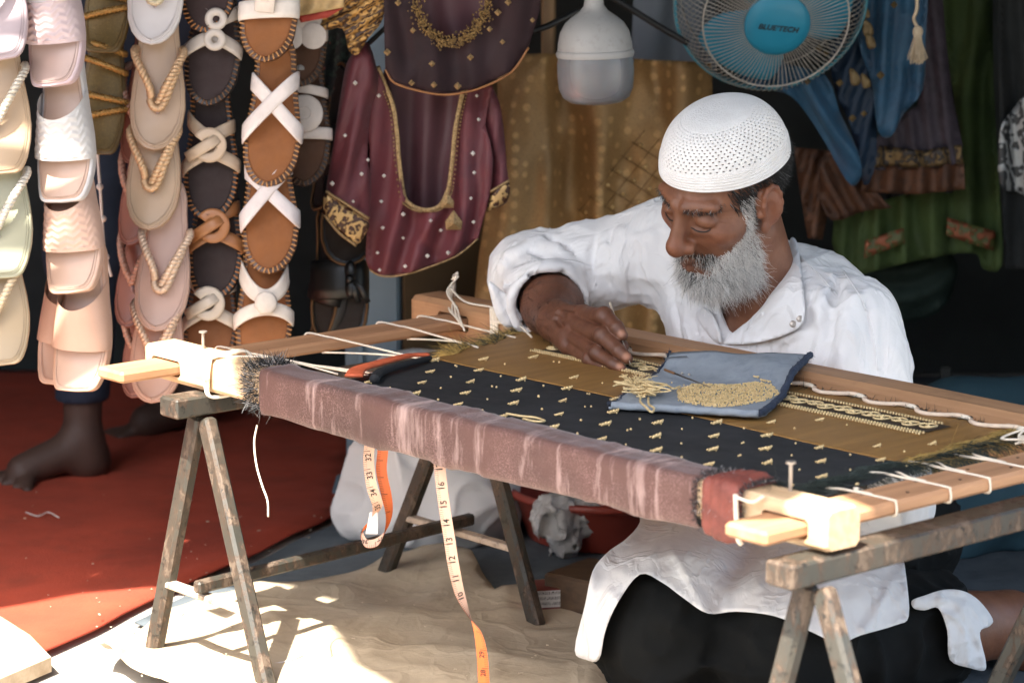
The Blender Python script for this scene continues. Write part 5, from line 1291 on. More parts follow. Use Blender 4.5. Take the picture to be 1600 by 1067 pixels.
man = root('person', 'man in white cap and white tunic kneeling behind the frame, embroidering with his right hand', 'person', (.30, .80, 0), True)
pieces = []
def add_piece(fn, lo, hi, h, rel=1): 
    v, q = surfnet(fn, lo, hi, h); v = relax(v, q, rel) if rel else v; pieces.append((v, q)); return v, q
hv, hq = add_piece(f_head, (.09, .43, .36), (.46, .84, .86), .0021)
add_piece(f_hand, (-.20, .41, .43), (.30, .68, .60), .0016)
add_piece(f_lhand, (.39, .40, .22), (.62, .76, .45), .004); add_piece(f_foot, (.54, .68, -.004), (.72, 1.07, .17), .004); add_piece(f_rfoot, (.26, .64, -.002), (.42, 1.0, .14), .005); add_piece(f_under, (.03, .3, .01), (.75, 1.1, .62), .012)
V_ = np.vstack([p[0] for p in pieces]); off = np.cumsum([0]+[len(p[0]) for p in pieces[:-1]]); Q_ = np.vstack([p[1]+o for p, o in zip(pieces, off)])
colr = np.ones((len(V_), 3)); q = to_head(V_[:len(hv)]); nh = len(hv); ax = np.abs(q[:, 0])
def g3(c, s): return np.exp(-(((ax-c[0])/s[0])**2+((q[:, 1]-c[1])/s[1])**2+((q[:, 2]-c[2])/s[2])**2))
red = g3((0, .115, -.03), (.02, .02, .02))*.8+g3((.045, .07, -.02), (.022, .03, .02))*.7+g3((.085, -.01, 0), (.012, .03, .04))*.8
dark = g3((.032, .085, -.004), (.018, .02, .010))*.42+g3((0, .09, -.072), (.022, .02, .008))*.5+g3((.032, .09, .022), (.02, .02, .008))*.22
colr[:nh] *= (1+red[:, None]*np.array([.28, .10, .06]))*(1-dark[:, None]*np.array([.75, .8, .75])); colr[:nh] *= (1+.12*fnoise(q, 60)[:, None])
hs_, he_ = off[1], off[1]+len(pieces[1][0]); hp = V_[hs_:he_]
hc = np.ones((len(hp), 3))*np.array([.74, .72, .76])
for i in range(4):
    d = np.linalg.norm(hp-(Jt[i][3]+np.array([.002, -.003, .003])), axis=1); w = np.exp(-(d/.0062)**4)[:, None]; hc = hc*(1-w)+np.array([2.3, 2.6, 2.9])*w
    for J in (0, 1, 2):
        d = np.linalg.norm(hp-Jt[i][J], axis=1); w = np.exp(-(d/.012)**2)[:, None]*.18; hc = hc*(1+w*np.array([1, .7, .5])*(1 if J == 0 else -1.2))
hc *= (1+.14*fnoise(hp, 120)[:, None]); colr[hs_:he_] = hc
t = NT('brown_skin'); co = t.coord(); at = t.n('Attribute', attribute_name='Col'); bc = t.ramp(t.noise(co, 45, 5), [(.3, lin(112, 70, 50)), (.7, lin(130, 85, 61))])
t.color(t.mix(bc, at.outputs['Color'], 1., 'MULTIPLY')); pores = t.n('TexVoronoi'); pores.inputs['Scale'].default_value = 700; t.l(co, pores.inputs['Vector'])
t.set(Roughness=t.ramp(t.noise(co, 70, 4), [(.3, .40), (.7, .56)]), Subsurface_Weight=.10, Normal=t.bump(pores.outputs['Distance'], .3, .0008, t.bump(t.noise(co, 200, 6, .75), .5, .0014))); t.b.inputs['Subsurface Radius'].default_value = (.010, .004, .002); t.b.inputs['Subsurface Scale'].default_value = .35
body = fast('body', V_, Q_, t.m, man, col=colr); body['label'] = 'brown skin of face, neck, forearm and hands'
# ---- clothes
t = NT('white_cotton'); co = t.coord(); wn1 = t.noise(co, 9, 4); fine = t.noise(co, 900, 2)
t.color(t.ramp(wn1, [(.3, (.74, .72, .715)), (.7, (.80, .785, .775))])).set(Roughness=.82, Sheen_Weight=.12, Normal=t.bump(fine, .15, .0005, t.bump(t.noise(co, 26, 4, .55, .8), .3, .004, t.bump(t.ramp(t.math('ABSOLUTE', t.math('SUBTRACT', t.noise(t.coord(scale=(1, 1, .6)), 13, 3, .5, .6), .5)), [(0., 1.), (.07, 0.)]), .45, .004)))); m_white = t.m
kv, kq = surfnet(f_kurta, (-.24, .44, .10), (.66, 1.06, .68), .0044); kv = relax(kv, kq, 1)
kurta = fast('tunic', kv, kq, m_white, man); kurta['label'] = 'white cotton tunic with rolled sleeve and open collar'
m_pants = plain('black_trousers', (.0065, .007, .007), .95, .25, 8, .25, 300, Specular_IOR_Level=.2)
pv, pq = surfnet(f_pants, (.0, .25, -.012), (.80, 1.1, .36), .0065); pv = relax(pv, pq, 2); fast('trousers', pv, pq, m_pants, man)
def fpx(fn, x, y, back=.010):
    p = march(fn, x, y); return None if p is None else (x, y, W(*p)[1]-back)
def foldlines(ls):
    def f(x, y):
        X = np.c_[x, y]; d = np.zeros(len(X))
        for pts, w, amp in ls:
            e = np.full(len(X), 1e9)
            for i in range(len(pts)-1):
                a = np.array(pts[i], float); b = np.array(pts[i+1], float); ab_ = b-a; tt = np.clip(((X-a)@ab_)/(ab_@ab_), 0, 1); e = np.minimum(e, np.linalg.norm(X-(a+tt[:, None]*ab_), axis=1))
            d = d+amp*(.45*np.exp(-(e/w)**2)+.55*np.exp(-e/(w*.7)))
        return d
    return f
def marchN(fn, X, t0=2.6, t1=5.0):
    D = np.array([ray(x, y) for x, y in X]); t = np.full(len(X), t0); hit = np.zeros(len(X), bool)
    for _ in range(70):
        Pw = O_+D*t[:, None]-OF; P = np.c_[Pw@U, Pw@V, Pw[:, 2]].astype(f32); s_ = fn(P); hit |= s_ < .001; t = np.where(hit, t, t+np.maximum(s_*.7, .001)); t = np.minimum(t, t1)
    return D[:, 1]*t, hit
def clear_fold(fn, ctrl, fold, gap=.008):
    """push a draped cloth forward wherever it would cut into what it lies on"""
    def f(x, y):
        X = np.c_[x, y]; base_ = tps([(c[0], c[1]) for c in ctrl], [c[2] for c in ctrl], X); d = fold(x, y); Yh, hit = marchN(fn, X)
        need = np.where(hit, base_-Yh+gap, -1.); out = np.maximum(0*d, need)
        D2 = ((X[:, None]-X[None])**2).sum(-1); Wg = np.exp(-D2/(2*9.**2)); bl = (Wg@out)/Wg.sum(1); wr = .0045*(1-np.abs(fnoise(np.c_[x/55., y/26., x*0+3.], 1.)))**7+.003*(1-np.abs(fnoise(np.c_[x/24., y/40., x*0+9.], 1.)))**7; return np.maximum(bl+d*.8, need)+wr
    return f
# tunic skirt spread over the knees
f_low = lambda P: np.minimum(f_kbase(P), f_legs(P)); f_low2 = lambda P: np.minimum(f_kbase(P)-.004, f_legs(P)-.020)
skirt = smooth_poly([(1005, 770), (1000, 815), (978, 842), (950, 862), (926, 892), (914, 945), (898, 1015), (915, 1030), (936, 1030), (946, 985), (966, 940), (1000, 897), (1035, 910), (1068, 934), (1106, 958), (1150, 955), (1210, 962), (1262, 984), (1310, 1004), (1345, 992), (1400, 976), (1420, 962), (1416, 900), (1408, 850), (1402, 790), (1300, 750), (1150, 735)], 4)
ctl = [c for c in (fpx(f_low, x, y, .012) for x, y in ((1040, 790), (1100, 770), (1200, 770), (1300, 780), (1380, 800), (1060, 850), (1120, 850), (1200, 860), (1280, 870), (1370, 870), (1020, 905), (1080, 930), (1150, 945), (1230, 955), (1300, 985), (1380, 950), (1405, 930), (990, 890))) if c]
yk = fpx(f_low, 990, 900)[2]; ctl += [(935, 905, yk+.01), (915, 1000, yk+.02), (935, 1020, yk+.015), (1000, 830, yk+.12)]
sk_f = foldlines([([(1045, 850), (1075, 900), (1105, 955)], 9, .014), ([(1010, 870), (1060, 862), (1120, 850)], 12, .012), ([(1000, 838), (1060, 846), (1160, 842)], 8, -.012), ([(1070, 870), (1150, 880), (1210, 875)], 14, .012), ([(1100, 905), (1170, 905), (1220, 920)], 16, -.010), ([(1220, 880), (1290, 930), (1320, 990)], 14, .014), ([(1400, 880), (1370, 910), (1345, 950)], 6, -.012), ([(1395, 905), (1375, 950), (1350, 985)], 10, .012), ([(925, 905), (918, 960), (912, 1020)], 10, .012), ([(950, 900), (940, 950), (930, 1010)], 7, -.010)])
def on_man(o):
    """reparent a world-space mesh to the man"""
    mw = Matrix.Translation(o.location)@Matrix.Rotation(o.rotation_euler.z, 4, 'Z'); rw = Matrix.Translation(man.location)@Matrix.Rotation(TH, 4, 'Z')
    o.data.transform(rw.inverted()@mw); o.parent = man; o.location = (0, 0, 0); o.rotation_euler = (0, 0, 0); return o
on_man(cloth('tunic_skirt', skirt, None, m_white, None, sp=6.5, ctrl=ctl, fold=clear_fold(f_low2, ctl, sk_f), thick=.0016))
tail = smooth_poly([(1425, 938), (1445, 930), (1475, 921), (1505, 923), (1530, 938), (1551, 966), (1546, 978), (1531, 988), (1540, 1030), (1538, 1047), (1515, 1043), (1484, 1030), (1480, 985), (1466, 950), (1445, 953), (1428, 950)], 4)
f_l2 = lambda P: np.minimum(f_pants(P), f_foot(P)); ctl = [c for c in (fpx(f_l2, x, y, .014) for x, y in ((1435, 950), (1470, 950), (1500, 960), (1530, 965), (1500, 1000), (1520, 1030), (1490, 1020))) if c]
on_man(cloth('tunic_tail', tail, None, m_white, None, sp=5, ctrl=ctl, fold=clear_fold(f_l2, ctl, foldlines([([(1470, 935), (1510, 945), (1545, 968)], 8, .014), ([(1485, 960), (1505, 990), (1532, 1020)], 6, -.012), ([(1440, 942), (1470, 938)], 6, .008), ([(1500, 950), (1525, 985), (1538, 1035)], 7, .012)]), .014), thick=.0016))
# open collar flap, placket and two snap buttons
col_o = smooth_poly([(1236, 372), (1243, 374), (1248, 390), (1252, 420), (1256, 460), (1258, 488), (1252, 508), (1230, 522), (1190, 534), (1150, 538), (1130, 534), (1160, 508), (1190, 480), (1208, 450), (1222, 420), (1232, 385)], 4)
ctl = [c for c in (fpx(f_kurta, x, y, .007) for x, y in ((1242, 380), (1248, 430), (1250, 480), (1235, 505), (1200, 520), (1160, 532), (1225, 450), (1205, 490), (1240, 392))) if c]
on_man(cloth('collar_flap', col_o, None, m_white, None, sp=5, ctrl=ctl, fold=foldlines([([(1238, 380), (1240, 420), (1222, 470), (1180, 515)], 8, .006)]), thick=.0025))
col2 = smooth_poly([(1128, 534), (1122, 510), (1112, 490), (1096, 480), (1088, 494), (1104, 520), (1120, 536)], 4)
ctl = [c for c in (fpx(f_kurta, x, y, .006) for x, y in ((1118, 525), (1105, 500), (1096, 495), (1125, 532))) if c]
if len(ctl) >= 3: on_man(cloth('collar_edge', col2, None, m_white, None, sp=5, ctrl=ctl, thick=.0022))
for x, y in ((1239, 506), (1250, 498)):
    p = fpx(f_kurta, x, y, .012); c = onY(*p); b = MB(); b.lathe([(0, .0022), (.0018, .0022), (.0026, .0014), (.0040, .0022), (.0047, .0008), (.0047, -.004)], c=c, ax=[(1, 0, 0), (0, .3, .95), (0, -.95, .3)], n=16); on_man(b.make('snap_button', m_nail, smooth=True))
# ---- cap of white crochet: rows of open stitches
t = NT('white_crochet'); co = t.coord(); t.color(t.ramp(t.noise(co, 40, 4), [(.3, (.74, .71, .69)), (.7, (.82, .80, .78))])); vo = t.n('TexVoronoi'); vo.inputs['Scale'].default_value = 420; t.l(co, vo.inputs['Vector']); t.set(Roughness=.9, Sheen_Weight=.2, Normal=t.bump(vo.outputs['Distance'], .6, .0012)); m_croch = t.m
NC, NR = 360, 72; cv = []
def cap_pt(u, th, grow=0.):
    """u 0 = rim .. 1 = crown"""
    rimz = .058-.020*math.cos(th)*0; cy = math.cos(th); sx = math.sin(th)
    z0 = .050+.013*cy; h = u**.92; ang = h*math.pi/2; rr = max(0., math.cos(ang))**.66; zz = z0+(.1335-z0)*math.sin(ang)**.92
    lump = 1+.014*math.sin(th*3+1)*math.sin(ang*2)+.010*math.sin(th*5+2)*math.sin(ang*3+.5)
    return ((.0815+grow)*rr*sx*lump, -.008+(.1005+grow)*rr*cy*lump, zz+grow*u)
for j in range(NR+1):
    for i in range(NC): cv.append(cap_pt(j/NR, 2*math.pi*i/NC))
cf = []
for j in range(NR):
    for i in range(NC):
        hole = False
        if 14 <= j <= 50 and (j-14) % 3 == 0:
            ph = i+3*(((j-14)//3) % 2); hole = ph % 6 < 2
        if not hole: cf.append((j*NC+i, j*NC+(i+1) % NC, j*NC+NC+(i+1) % NC, j*NC+NC+i))
cv = from_head(np.array(cv)); o = make('crochet_cap', cv, [f[::-1] for f in cf], m_croch, man); fix_normals(o)
md = o.modifiers.new('thick', 'SOLIDIFY'); md.thickness = .0028; md.offset = 1
b = MB()
for j in (0.3, 2.2, 4.2, 6.4, 8.6, 10.6): b.tube([from_head(cap_pt(j/NR, 2*math.pi*i/120, .0022)) for i in range(120)], .0017, 6, closed=True)
b.make('cap_rim', m_croch, o, smooth=True).location = (0, 0, 0)
# ---- hair and beard
N_ = vnormals(hv, hq); q = to_head(hv); ax = np.abs(q[:, 0]); y_, z_ = q[:, 1], q[:, 2]
face = (z_ > -.135)
jaw = (z_ < -.010-.95*(y_-.026)) & (y_ > .014) & (ax > .026) & (z_ > -.12) & (z_ < .025)
side = (ax > .052) & (y_ > .016) & (y_ < .036) & (z_ < .030) & (z_ > -.08)
chin = (z_ < -.083) & (y_ > .020) & (z_ > -.125)
must = (ax < .036) & (z_ < -.047-.12*ax) & (z_ > -.0605-.25*ax) & (y_ > .074)
soul = (ax < .010) & (z_ < -.081) & (z_ > -.09) & (y_ > .07)
beardm = (jaw | chin | side | soul) & ~((ax < .026) & (z_ > -.082)); ear = (ax > .071) & (y_ < .022); beardm &= ~ear
def sample(mask, n):
    idx = np.flatnonzero(mask); return rng.choice(idx, n) if len(idx) else np.zeros(0, int)
m_hair = NT('hair'); at = m_hair.n('Attribute', attribute_name='Col'); m_hair.color(at.outputs['Color']); m_hair.set(Roughness=.55); m_hair = m_hair.m
def hairs(name, idx, ln, dirl, spread, r, colf, bendl=(0, 0, -.5), jit=.0015, seg=4, par=None):
    n = len(idx); R = hv[idx]+rng.normal(0, jit, (n, 3))-N_[idx]*.001; D = N_[idx]*dirl[3]+dir_from_head(np.array(dirl[:3]))[None]+rng.normal(0, spread, (n, 3)); D /= np.linalg.norm(D, axis=1)[:, None]
    L_ = ln(q[idx])*rng.uniform(.65, 1.15, n); B = dir_from_head(np.array(bendl))[None]+rng.normal(0, spread*.8, (n, 3))
    v, f, hi = strands(R, D, L_, r, B, seg); c = colf(n, q[idx])[hi]
    o = fast(name, v, f, m_hair, par or man, col=c); return o
def grey(n, Q): 
    w = rng.uniform(.66, 1.0, n); dk = rng.random(n) < (.07+.5*np.exp(-((Q[:, 2]+.086)/.012)**2-(Q[:, 0]/.03)**2)); w[dk] = rng.uniform(.02, .10, dk.sum()); return w[:, None]*np.array([1, .965, .92])
def darkgrey(n, Q): 
    w = rng.uniform(.004, .018, n); lt = rng.random(n) < .05; w[lt] = rng.uniform(.1, .3, lt.sum()); return w[:, None]*np.array([1, 1, 1.02])
def blen(Q): return .010+.015*np.clip((-Q[:, 2]-.05)/.06, 0, 1)*np.clip((Q[:, 1]+.01)/.05, .3, 1)
sw = np.clip((-.010-.95*(y_-.026)-z_)/.016, .12, 1); sw = np.where(side, .8, np.where(chin, 1, sw)); bi = sample(beardm & (rng.random(len(sw)) < sw), 15000); be = hairs('beard', bi, blen, (0, -.16, -.75, .38), .40, .00032, grey, (0, -.15, -.3), seg=6); be['label'] = 'grey white full beard'
mi = sample(must, 850); hairs('moustache', mi, lambda Q: .0055+.007*np.abs(Q[:, 0])/.03, (0, .0, -.9, .35), .22, .00042, lambda n, Q: np.where((rng.random(n) < .38)[:, None], grey(n, Q), darkgrey(n, Q)), (0, 0, -.4))
brow = (z_ > .024+.06*np.abs(ax-.034)) & (z_ < .034-.05*np.abs(ax-.034)) & (ax > .012) & (ax < .054) & (y_ > .05)
hairs('eyebrows', sample(brow, 380), lambda Q: .0055+0*Q[:, 0], (.1, .1, -.15, .45), .32, .0004, lambda n, Q: np.where((rng.random(n) < .12)[:, None], grey(n, Q)*.5, darkgrey(n, Q)), (0, 0, -.3), seg=3)
hm = (y_ < .050-.35*np.clip(.03-z_, 0, .1)) & (z_ > -.055+.35*np.clip(y_+.06, 0, .06)*0) & (z_ < .085) & ~((ax > .0715) & (y_ > -.030) & (y_ < .024) & (z_ < .038)) & ~((y_ > .022) & (z_ < .014)) & ~((y_ > -.06) & (z_ < -.02))
hr = hairs('hair', sample(hm, 11000), lambda Q: .011+.006*np.clip(-Q[:, 1]/.09, 0, 1), (0, -.45, -.75, .42), .16, .0007, darkgrey, (0, -.1, -.35), .0012, 3); hr['label'] = 'short black hair below the cap'
# lashes along the lowered lids
def to_surface(p):
    p = np.array(p, float)
    for _ in range(30):
        P = from_head(p)[None].astype(f32); d = float(f_head(P)[0]); p[1] -= d*.9*0 ; g = np.array([float(f_head(from_head(p+e)[None].astype(f32))[0])-d for e in np.eye(3)*.0008])/.0008; n = np.linalg.norm(g)+1e-9; p = p-g/n*d*.8
        if abs(d) < .0002: break
    return p
for s in (1, -1):
    pts = [from_head(to_surface((s*x, .094-.25*(x-.018), -.0015-.004*math.sin((x-.017)/.031*math.pi))) + np.array([0, .0004, 0])) for x in np.linspace(.017, .048, 12)]
    b = MB(); b.tube(pts, [.0004]+[.0010]*10+[.0005], 5); b.make('eyelashes', plain('lash_black', (.012, .01, .009), .7, .1, 20, 0), man, smooth=True)

# sleeve hem hanging below the forearm
Ys = W(*RE_)[1]
on_man(cloth('sleeve_hem', smooth_poly([(764, 440), (782, 452), (800, 470), (816, 500), (800, 511), (786, 508), (775, 492), (767, 465)], 4), Ys-.128, m_white, None, sp=5, fold=foldlines([([(770, 450), (782, 480), (795, 505)], 6, .008)]), thick=.002))
# hair on the forearm
pv_, pq_ = pieces[1]; Na = vnormals(pv_, pq_); along = (pv_-FE)@((WR-FE)/np.linalg.norm(WR-FE)); ok = np.flatnonzero((along > .10) & (along < .27) & (np.linalg.norm(pv_-WR, axis=1) > .02)); ii = rng.choice(ok, 900)
D = Na[ii]*.5+((WR-FE)/np.linalg.norm(WR-FE))[None]*.8+rng.normal(0, .3, (900, 3)); D /= np.linalg.norm(D, axis=1)[:, None]; v, f, hi = strands(pv_[ii], D, rng.uniform(.006, .013, 900), .00022, -Na[ii]*.5+rng.normal(0, .3, (900, 3)), 3)
fast('arm_hair', v, f, m_hair, man, col=np.full((len(v), 3), .012))
# a seam along the shoulder and down the sleeve
for ln in ([(1250, 402), (1282, 432), (1308, 462)], [(1318, 424), (1345, 466), (1362, 515), (1372, 580)]):
    pts = [march(f_kurta, x, y) for x, y in spline([(*p, 0) for p in ln], 10)[:, :2]]; b = MB(); b.tube([p+np.array([.0, -.0, .0008]) for p in pts if p is not None], .0009, 5); b.make('seam', m_white, man, smooth=True)

# the needle he holds: a thin hook with a pale handle end above the forefinger
nd = root('held_needle', 'thin pale embroidery needle held upright between his fingertips', 'needle', tuple(onB(984, 568, .442)), True)
n0, n1 = onB(953, 473, .480), onB(985, 569, .441); b = MB(); b.tube([n0, n0+(n1-n0)*.55], [.0016, .0013], 7); b.make('handle', plain('bone_handle', lin(214, 198, 176), .5, .1, 60, 0), nd, smooth=True)
b = MB(); b.tube([n0+(n1-n0)*.55, n1], [.0012, .0005], 6); b.make('needle_shaft', m_nail, nd, smooth=True)
# ------------------------------------------------------------------ garments hung behind
def wavy(ax, per, amp, seed=0, ph=0.):
    def f(x, y):
        s = (x*ax[0]+y*ax[1])/per; n = fnoise(np.c_[x/90., y/160., np.full(len(x), seed)], 1.)
        return amp*np.sin(2*math.pi*s+ph+2.2*n)+amp*.5*fnoise(np.c_[x/22., y/70., np.full(len(x), seed+4.)], 1.)
    return f
def addf(*fs): return lambda x, y: sum(f(x, y) for f in fs)
def on_root(o, r):
    o.data.transform(Matrix.Translation(o.location)); o.parent = r; o.location = [-c for c in ROFF[r.name]]; return o
def garment(name, label, cat, px, Y, group='garments hung in the stall'):
    return root(name, label, cat, tuple(onY(px[0], px[1], Y)), group=group)
m_maroon = plain('maroon_silk', lin(104, 46, 52), .6, .12, 6, .15, 300, c2=lin(88, 44, 52), thr=(.45, .7), sheen=.08)
m_plum = plain('plum_silk', lin(82, 46, 52), .55, .15, 6, .15, 300, sheen=.2)
m_gemb = lace('gold_embroidery_band', lin(74, 44, 30), lin(196, 160, 108), 150)
m_gtrim = plain('gold_trim', lin(166, 136, 94), .4, .3, 200, .6, 400, metal=.4, c2=lin(90, 64, 40), thr=(.5, .65))
m_sil = plain('mirror_sequin', lin(236, 230, 220), .25, .1, 80, 0, metal=.25)
def px_tube(pts, Y, r, n=6, seg=6): b = MB(); b.tube(spline([onY(x, y, Y) for x, y in pts], seg), r, n); return b
def sequins(r, spots, Y, size=.0036, mat=None):
    for x, y in spots:
        c = onY(x, y, Y if not callable(Y) else Y(x, y)); b = MB(); s = size*random.uniform(.75, 1.2)
        b.add([c+np.array(q)*s for q in ((-1, 0, 0), (0, 0, -1), (1, 0, 0), (0, 0, 1), (0, -.7, 0), (0, .5, 0))], [(0, 1, 4), (1, 2, 4), (2, 3, 4), (3, 0, 4), (1, 0, 5), (2, 1, 5), (3, 2, 5), (0, 3, 5)])
        on_root(b.make('sequin', mat or m_sil), r)
YB = 4.56
bl = garment('maroon_blouse', 'maroon silk blouse with gold trimmed deep neck and mirror sequins', 'blouse', (660, 430), YB)
ffold = addf(wavy((1, .12), 46, .010, 1), foldlines([([(600, 120), (640, 260), (600, 420)], 14, .010), ([(640, 330), (660, 380), (700, 420)], 10, -.008), ([(740, 180), (752, 260), (720, 380)], 16, .012), ([(690, 330), (650, 380), (640, 425)], 9, .008)]))
front = [(578, 70), (588, 104), (601, 136), (613, 166), (619, 207), (622, 248), (630, 305), (641, 320), (654, 328), (672, 329), (688, 323), (699, 305), (704, 289), (709, 248), (713, 206), (719, 172), (726, 140), (770, 134), (764, 160), (758, 196), (766, 222), (771, 250), (768, 290), (760, 325), (747, 372), (715, 398), (672, 416), (640, 426), (612, 431), (592, 429), (577, 421), (571, 405), (574, 330), (578, 235), (566, 140), (562, 100)]
on_root(cloth('front_panel', front, YB, m_maroon, sp=6, fold=ffold, thick=.003), bl)
on_root(cloth('back_panel', [(600, 110), (740, 110), (755, 250), (740, 370), (620, 380), (585, 250)], YB+.05, m_plum, sp=9, fold=wavy((1, .05), 60, .008, 3), thick=.003), bl)
slv = [(576, 68), (556, 82), (542, 98), (532, 150), (520, 230), (509, 300), (508, 334), (530, 360), (557, 382), (572, 362), (577, 345), (580, 290), (574, 240), (580, 180), (592, 130)]
on_root(cloth('sleeve', smooth_poly(slv, 3), YB-.02, m_maroon, sp=6, fold=addf(wavy((1, .3), 34, .006, 7), foldlines([([(575, 90), (550, 200), (540, 320)], 9, .012), ([(580, 150), (566, 240), (560, 330)], 7, -.012)])), pillow=.022, edge_w=22), bl)
on_root(cloth('sleeve', smooth_poly([(764, 136), (780, 160), (788, 210), (792, 262), (796, 292), (792, 316), (772, 326), (760, 328), (768, 280), (770, 245), (758, 200)], 3), YB+.012, m_maroon, sp=6, fold=wavy((1, .2), 24, .004, 8), pillow=.014, edge_w=14), bl)
on_root(cloth('cuff_band', smooth_poly([(509, 302), (540, 322), (576, 346), (572, 364), (557, 382), (530, 362), (507, 335)], 3), YB-.047, m_gemb, sp=6, pillow=.004, edge_w=10), bl)
on_root(cloth('cuff_band', smooth_poly([(772, 296), (795, 284), (794, 312), (772, 326), (761, 328)], 3), YB-.006, m_gemb, sp=6, pillow=.003, edge_w=8), bl)
for ln, Yq in (([(509, 299), (540, 318), (577, 342)], YB-.052), ([(507, 336), (530, 364), (557, 384)], YB-.050), ([(766, 300), (796, 282)], YB-.010)): on_root(px_tube(ln, Yq, .0024).make('cuff_trim', m_gtrim, smooth=True), bl)
nl = [(590, 104), (603, 136), (614, 166), (620, 207), (623, 248), (631, 305), (642, 320), (656, 327), (672, 328), (687, 322), (697, 305), (702, 289), (707, 248), (711, 206), (717, 172), (724, 140)]
pth = spline([onY(x, y, YB-.012) for x, y in nl], 6); b = MB(); b.ribbon(pth, .0075, (0, -1, 0), .002); on_root(b.make('neck_trim', m_gtrim, smooth=True), bl)
b = MB()
for i in range(0, len(pth), 1): b.ball(pth[i]+np.array([-.006*(1 if i < len(pth)/2 else -1), -.004, -.002]), .0018, 5, 4)
o = on_root(b.make('neck_beads', m_gtrim, smooth=True), bl); o['kind'] = 'stuff'
for x, y, r in ((699, 314, .013), (709, 345, .0165)):
    b = MB(); c = onY(x, y, YB-.02); b.add([c+np.array(q)*r for q in ((0, -.35, 1.1), (-.85, 0, -.1), (-.75, 0, -.9), (.75, 0, -.9), (.85, 0, -.1), (0, -.55, -.2), (0, .3, 0))], [(0, 1, 5), (1, 2, 5), (2, 3, 5), (3, 4, 5), (4, 0, 5), (1, 0, 6), (2, 1, 6), (3, 2, 6), (4, 3, 6), (0, 4, 6)]); on_root(b.make('pendant', m_gtrim), bl)
sequins(bl, [(539, 212), (555, 130), (575, 250), (565, 272), (519, 287), (592, 150), (598, 356), (590, 395), (593, 422), (633, 416), (668, 400), (689, 360), (740, 347), (741, 270), (748, 187), (739, 240), (600, 275), (596, 315), (673, 345), (630, 335), (736, 310), (700, 395), (552, 315), (745, 150), (630, 372)], lambda x, y: YB-.022 if x > 580 else YB-.056)
on_root(px_tube([(577, 421), (592, 430), (612, 432), (640, 427), (672, 417), (715, 399), (747, 373)], YB-.008, .0016).make('hem_piping', m_gtrim, smooth=True), bl)
b = MB(); p0 = onY(665, -60, YB+.02); b.tube(spline([onY(572, 72, YB+.01), onY(620, 30, YB+.02), onY(665, 10, YB+.02), onY(720, 60, YB+.02), onY(765, 134, YB+.02)], 8), .004, 6); b.tube([onY(665, 10, YB+.02), (p0[0], 4.54, 1.25), (p0[0], 4.52, 1.9)], .002, 6); on_root(b.make('hanger', plain('black_plastic', (.02, .02, .02), .5, .2, 20, 0), smooth=True), bl)

YD = 4.46
db = garment('dark_blouse', 'dark plum blouse with gold beaded neck hung above the maroon blouse', 'blouse', (710, 140), YD)
m_dplum = plain('dark_plum_silk', lin(46, 28, 31), .7, .15, 6, .15, 300, c2=lin(34, 22, 26), thr=(.45, .7), Specular_IOR_Level=.25)
dfront = [(599, -60), (600, 40), (602, 108), (617, 129), (662, 142), (704, 146), (753, 135), (800, 111), (826, 74), (843, 18), (850, -60), (764, -60), (757, 8), (745, 34), (726, 53), (696, 58), (667, 42), (652, 12), (645, -60)]
on_root(cloth('front_panel', dfront, YD, m_dplum, sp=7, fold=addf(wavy((1, .1), 60, .008, 12), foldlines([([(640, 20), (650, 90), (640, 135)], 12, .010), ([(790, 0), (780, 60), (760, 120)], 16, .012)])), thick=.003), db)
on_root(cloth('back_panel', [(610, -60), (835, -60), (815, 60), (750, 110), (650, 110), (612, 60)], YD+.045, m_plum, sp=10, fold=wavy((1, 0), 70, .006, 5), thick=.003), db)
pth = spline([onY(x, y, YD-.014) for x, y in [(646, -58), (653, 14), (668, 45), (696, 62), (727, 57), (747, 36), (759, 8), (766, -58)]], 14); b = MB()
for i in range(len(pth)):
    for k in range(7): b.ball(pth[i]+np.array([random.gauss(0, .0050), -.001-random.random()*.003, random.gauss(-.003, .0055)]), random.uniform(.0012, .0023), 5, 4)
o = on_root(b.make('neck_beads', plain('dark_gold_beads', lin(150, 118, 70), .35, .4, 300, .3, 500, metal=.4, c2=lin(60, 44, 28), thr=(.45, .6)), smooth=True), db); o['kind'] = 'stuff'
on_root(px_tube([(602, 109), (617, 130), (662, 144), (704, 148), (753, 137), (800, 112), (826, 75)], YD-.006, .0018).make('hem_piping', plain('copper_piping', lin(146, 96, 54), .5, .2, 30, 0), smooth=True), db)
sequins(db, [(605, 82), (645, 48), (643, 130), (678, 133), (715, 135), (735, 90), (785, 66), (794, 4), (765, 46), (675, 100), (778, 20), (832, 32), (622, 5)], YD-.018, .0055, m_gtrim)

# gold and red pieces at the top, dark flowered cloth behind the blouse
m_gbro = lace('gold_heavy_embroidery', lin(70, 44, 28), lin(196, 150, 88), 110, .45)
gt = garment('gold_garment', 'gold embroidered garment with red edge at the top beside the dark blouse', 'garment', (530, 60), 4.5)
on_root(cloth('cream_band', [(456, -30), (536, -30), (538, 12), (466, 26), (455, 14)], 4.47, plain('cream_gold', lin(196, 164, 116), .5, .2, 60, .4, 200, metal=.2), sp=7, fold=wavy((1, .4), 40, .004, 2)), gt)
on_root(cloth('red_edge', [(466, 26), (538, 12), (512, 28), (470, 36)], 4.475, plain('red_edge', lin(170, 62, 48), .7, .1, 20, .1), sp=6), gt)
on_root(cloth('gold_panel', smooth_poly([(470, 36), (500, 26), (535, -30), (600, -30), (598, 30), (575, 60), (560, 85), (545, 80), (535, 45), (505, 48)], 3), 4.50, m_gbro, sp=7, fold=wavy((.6, 1), 26, .008, 6)), gt)
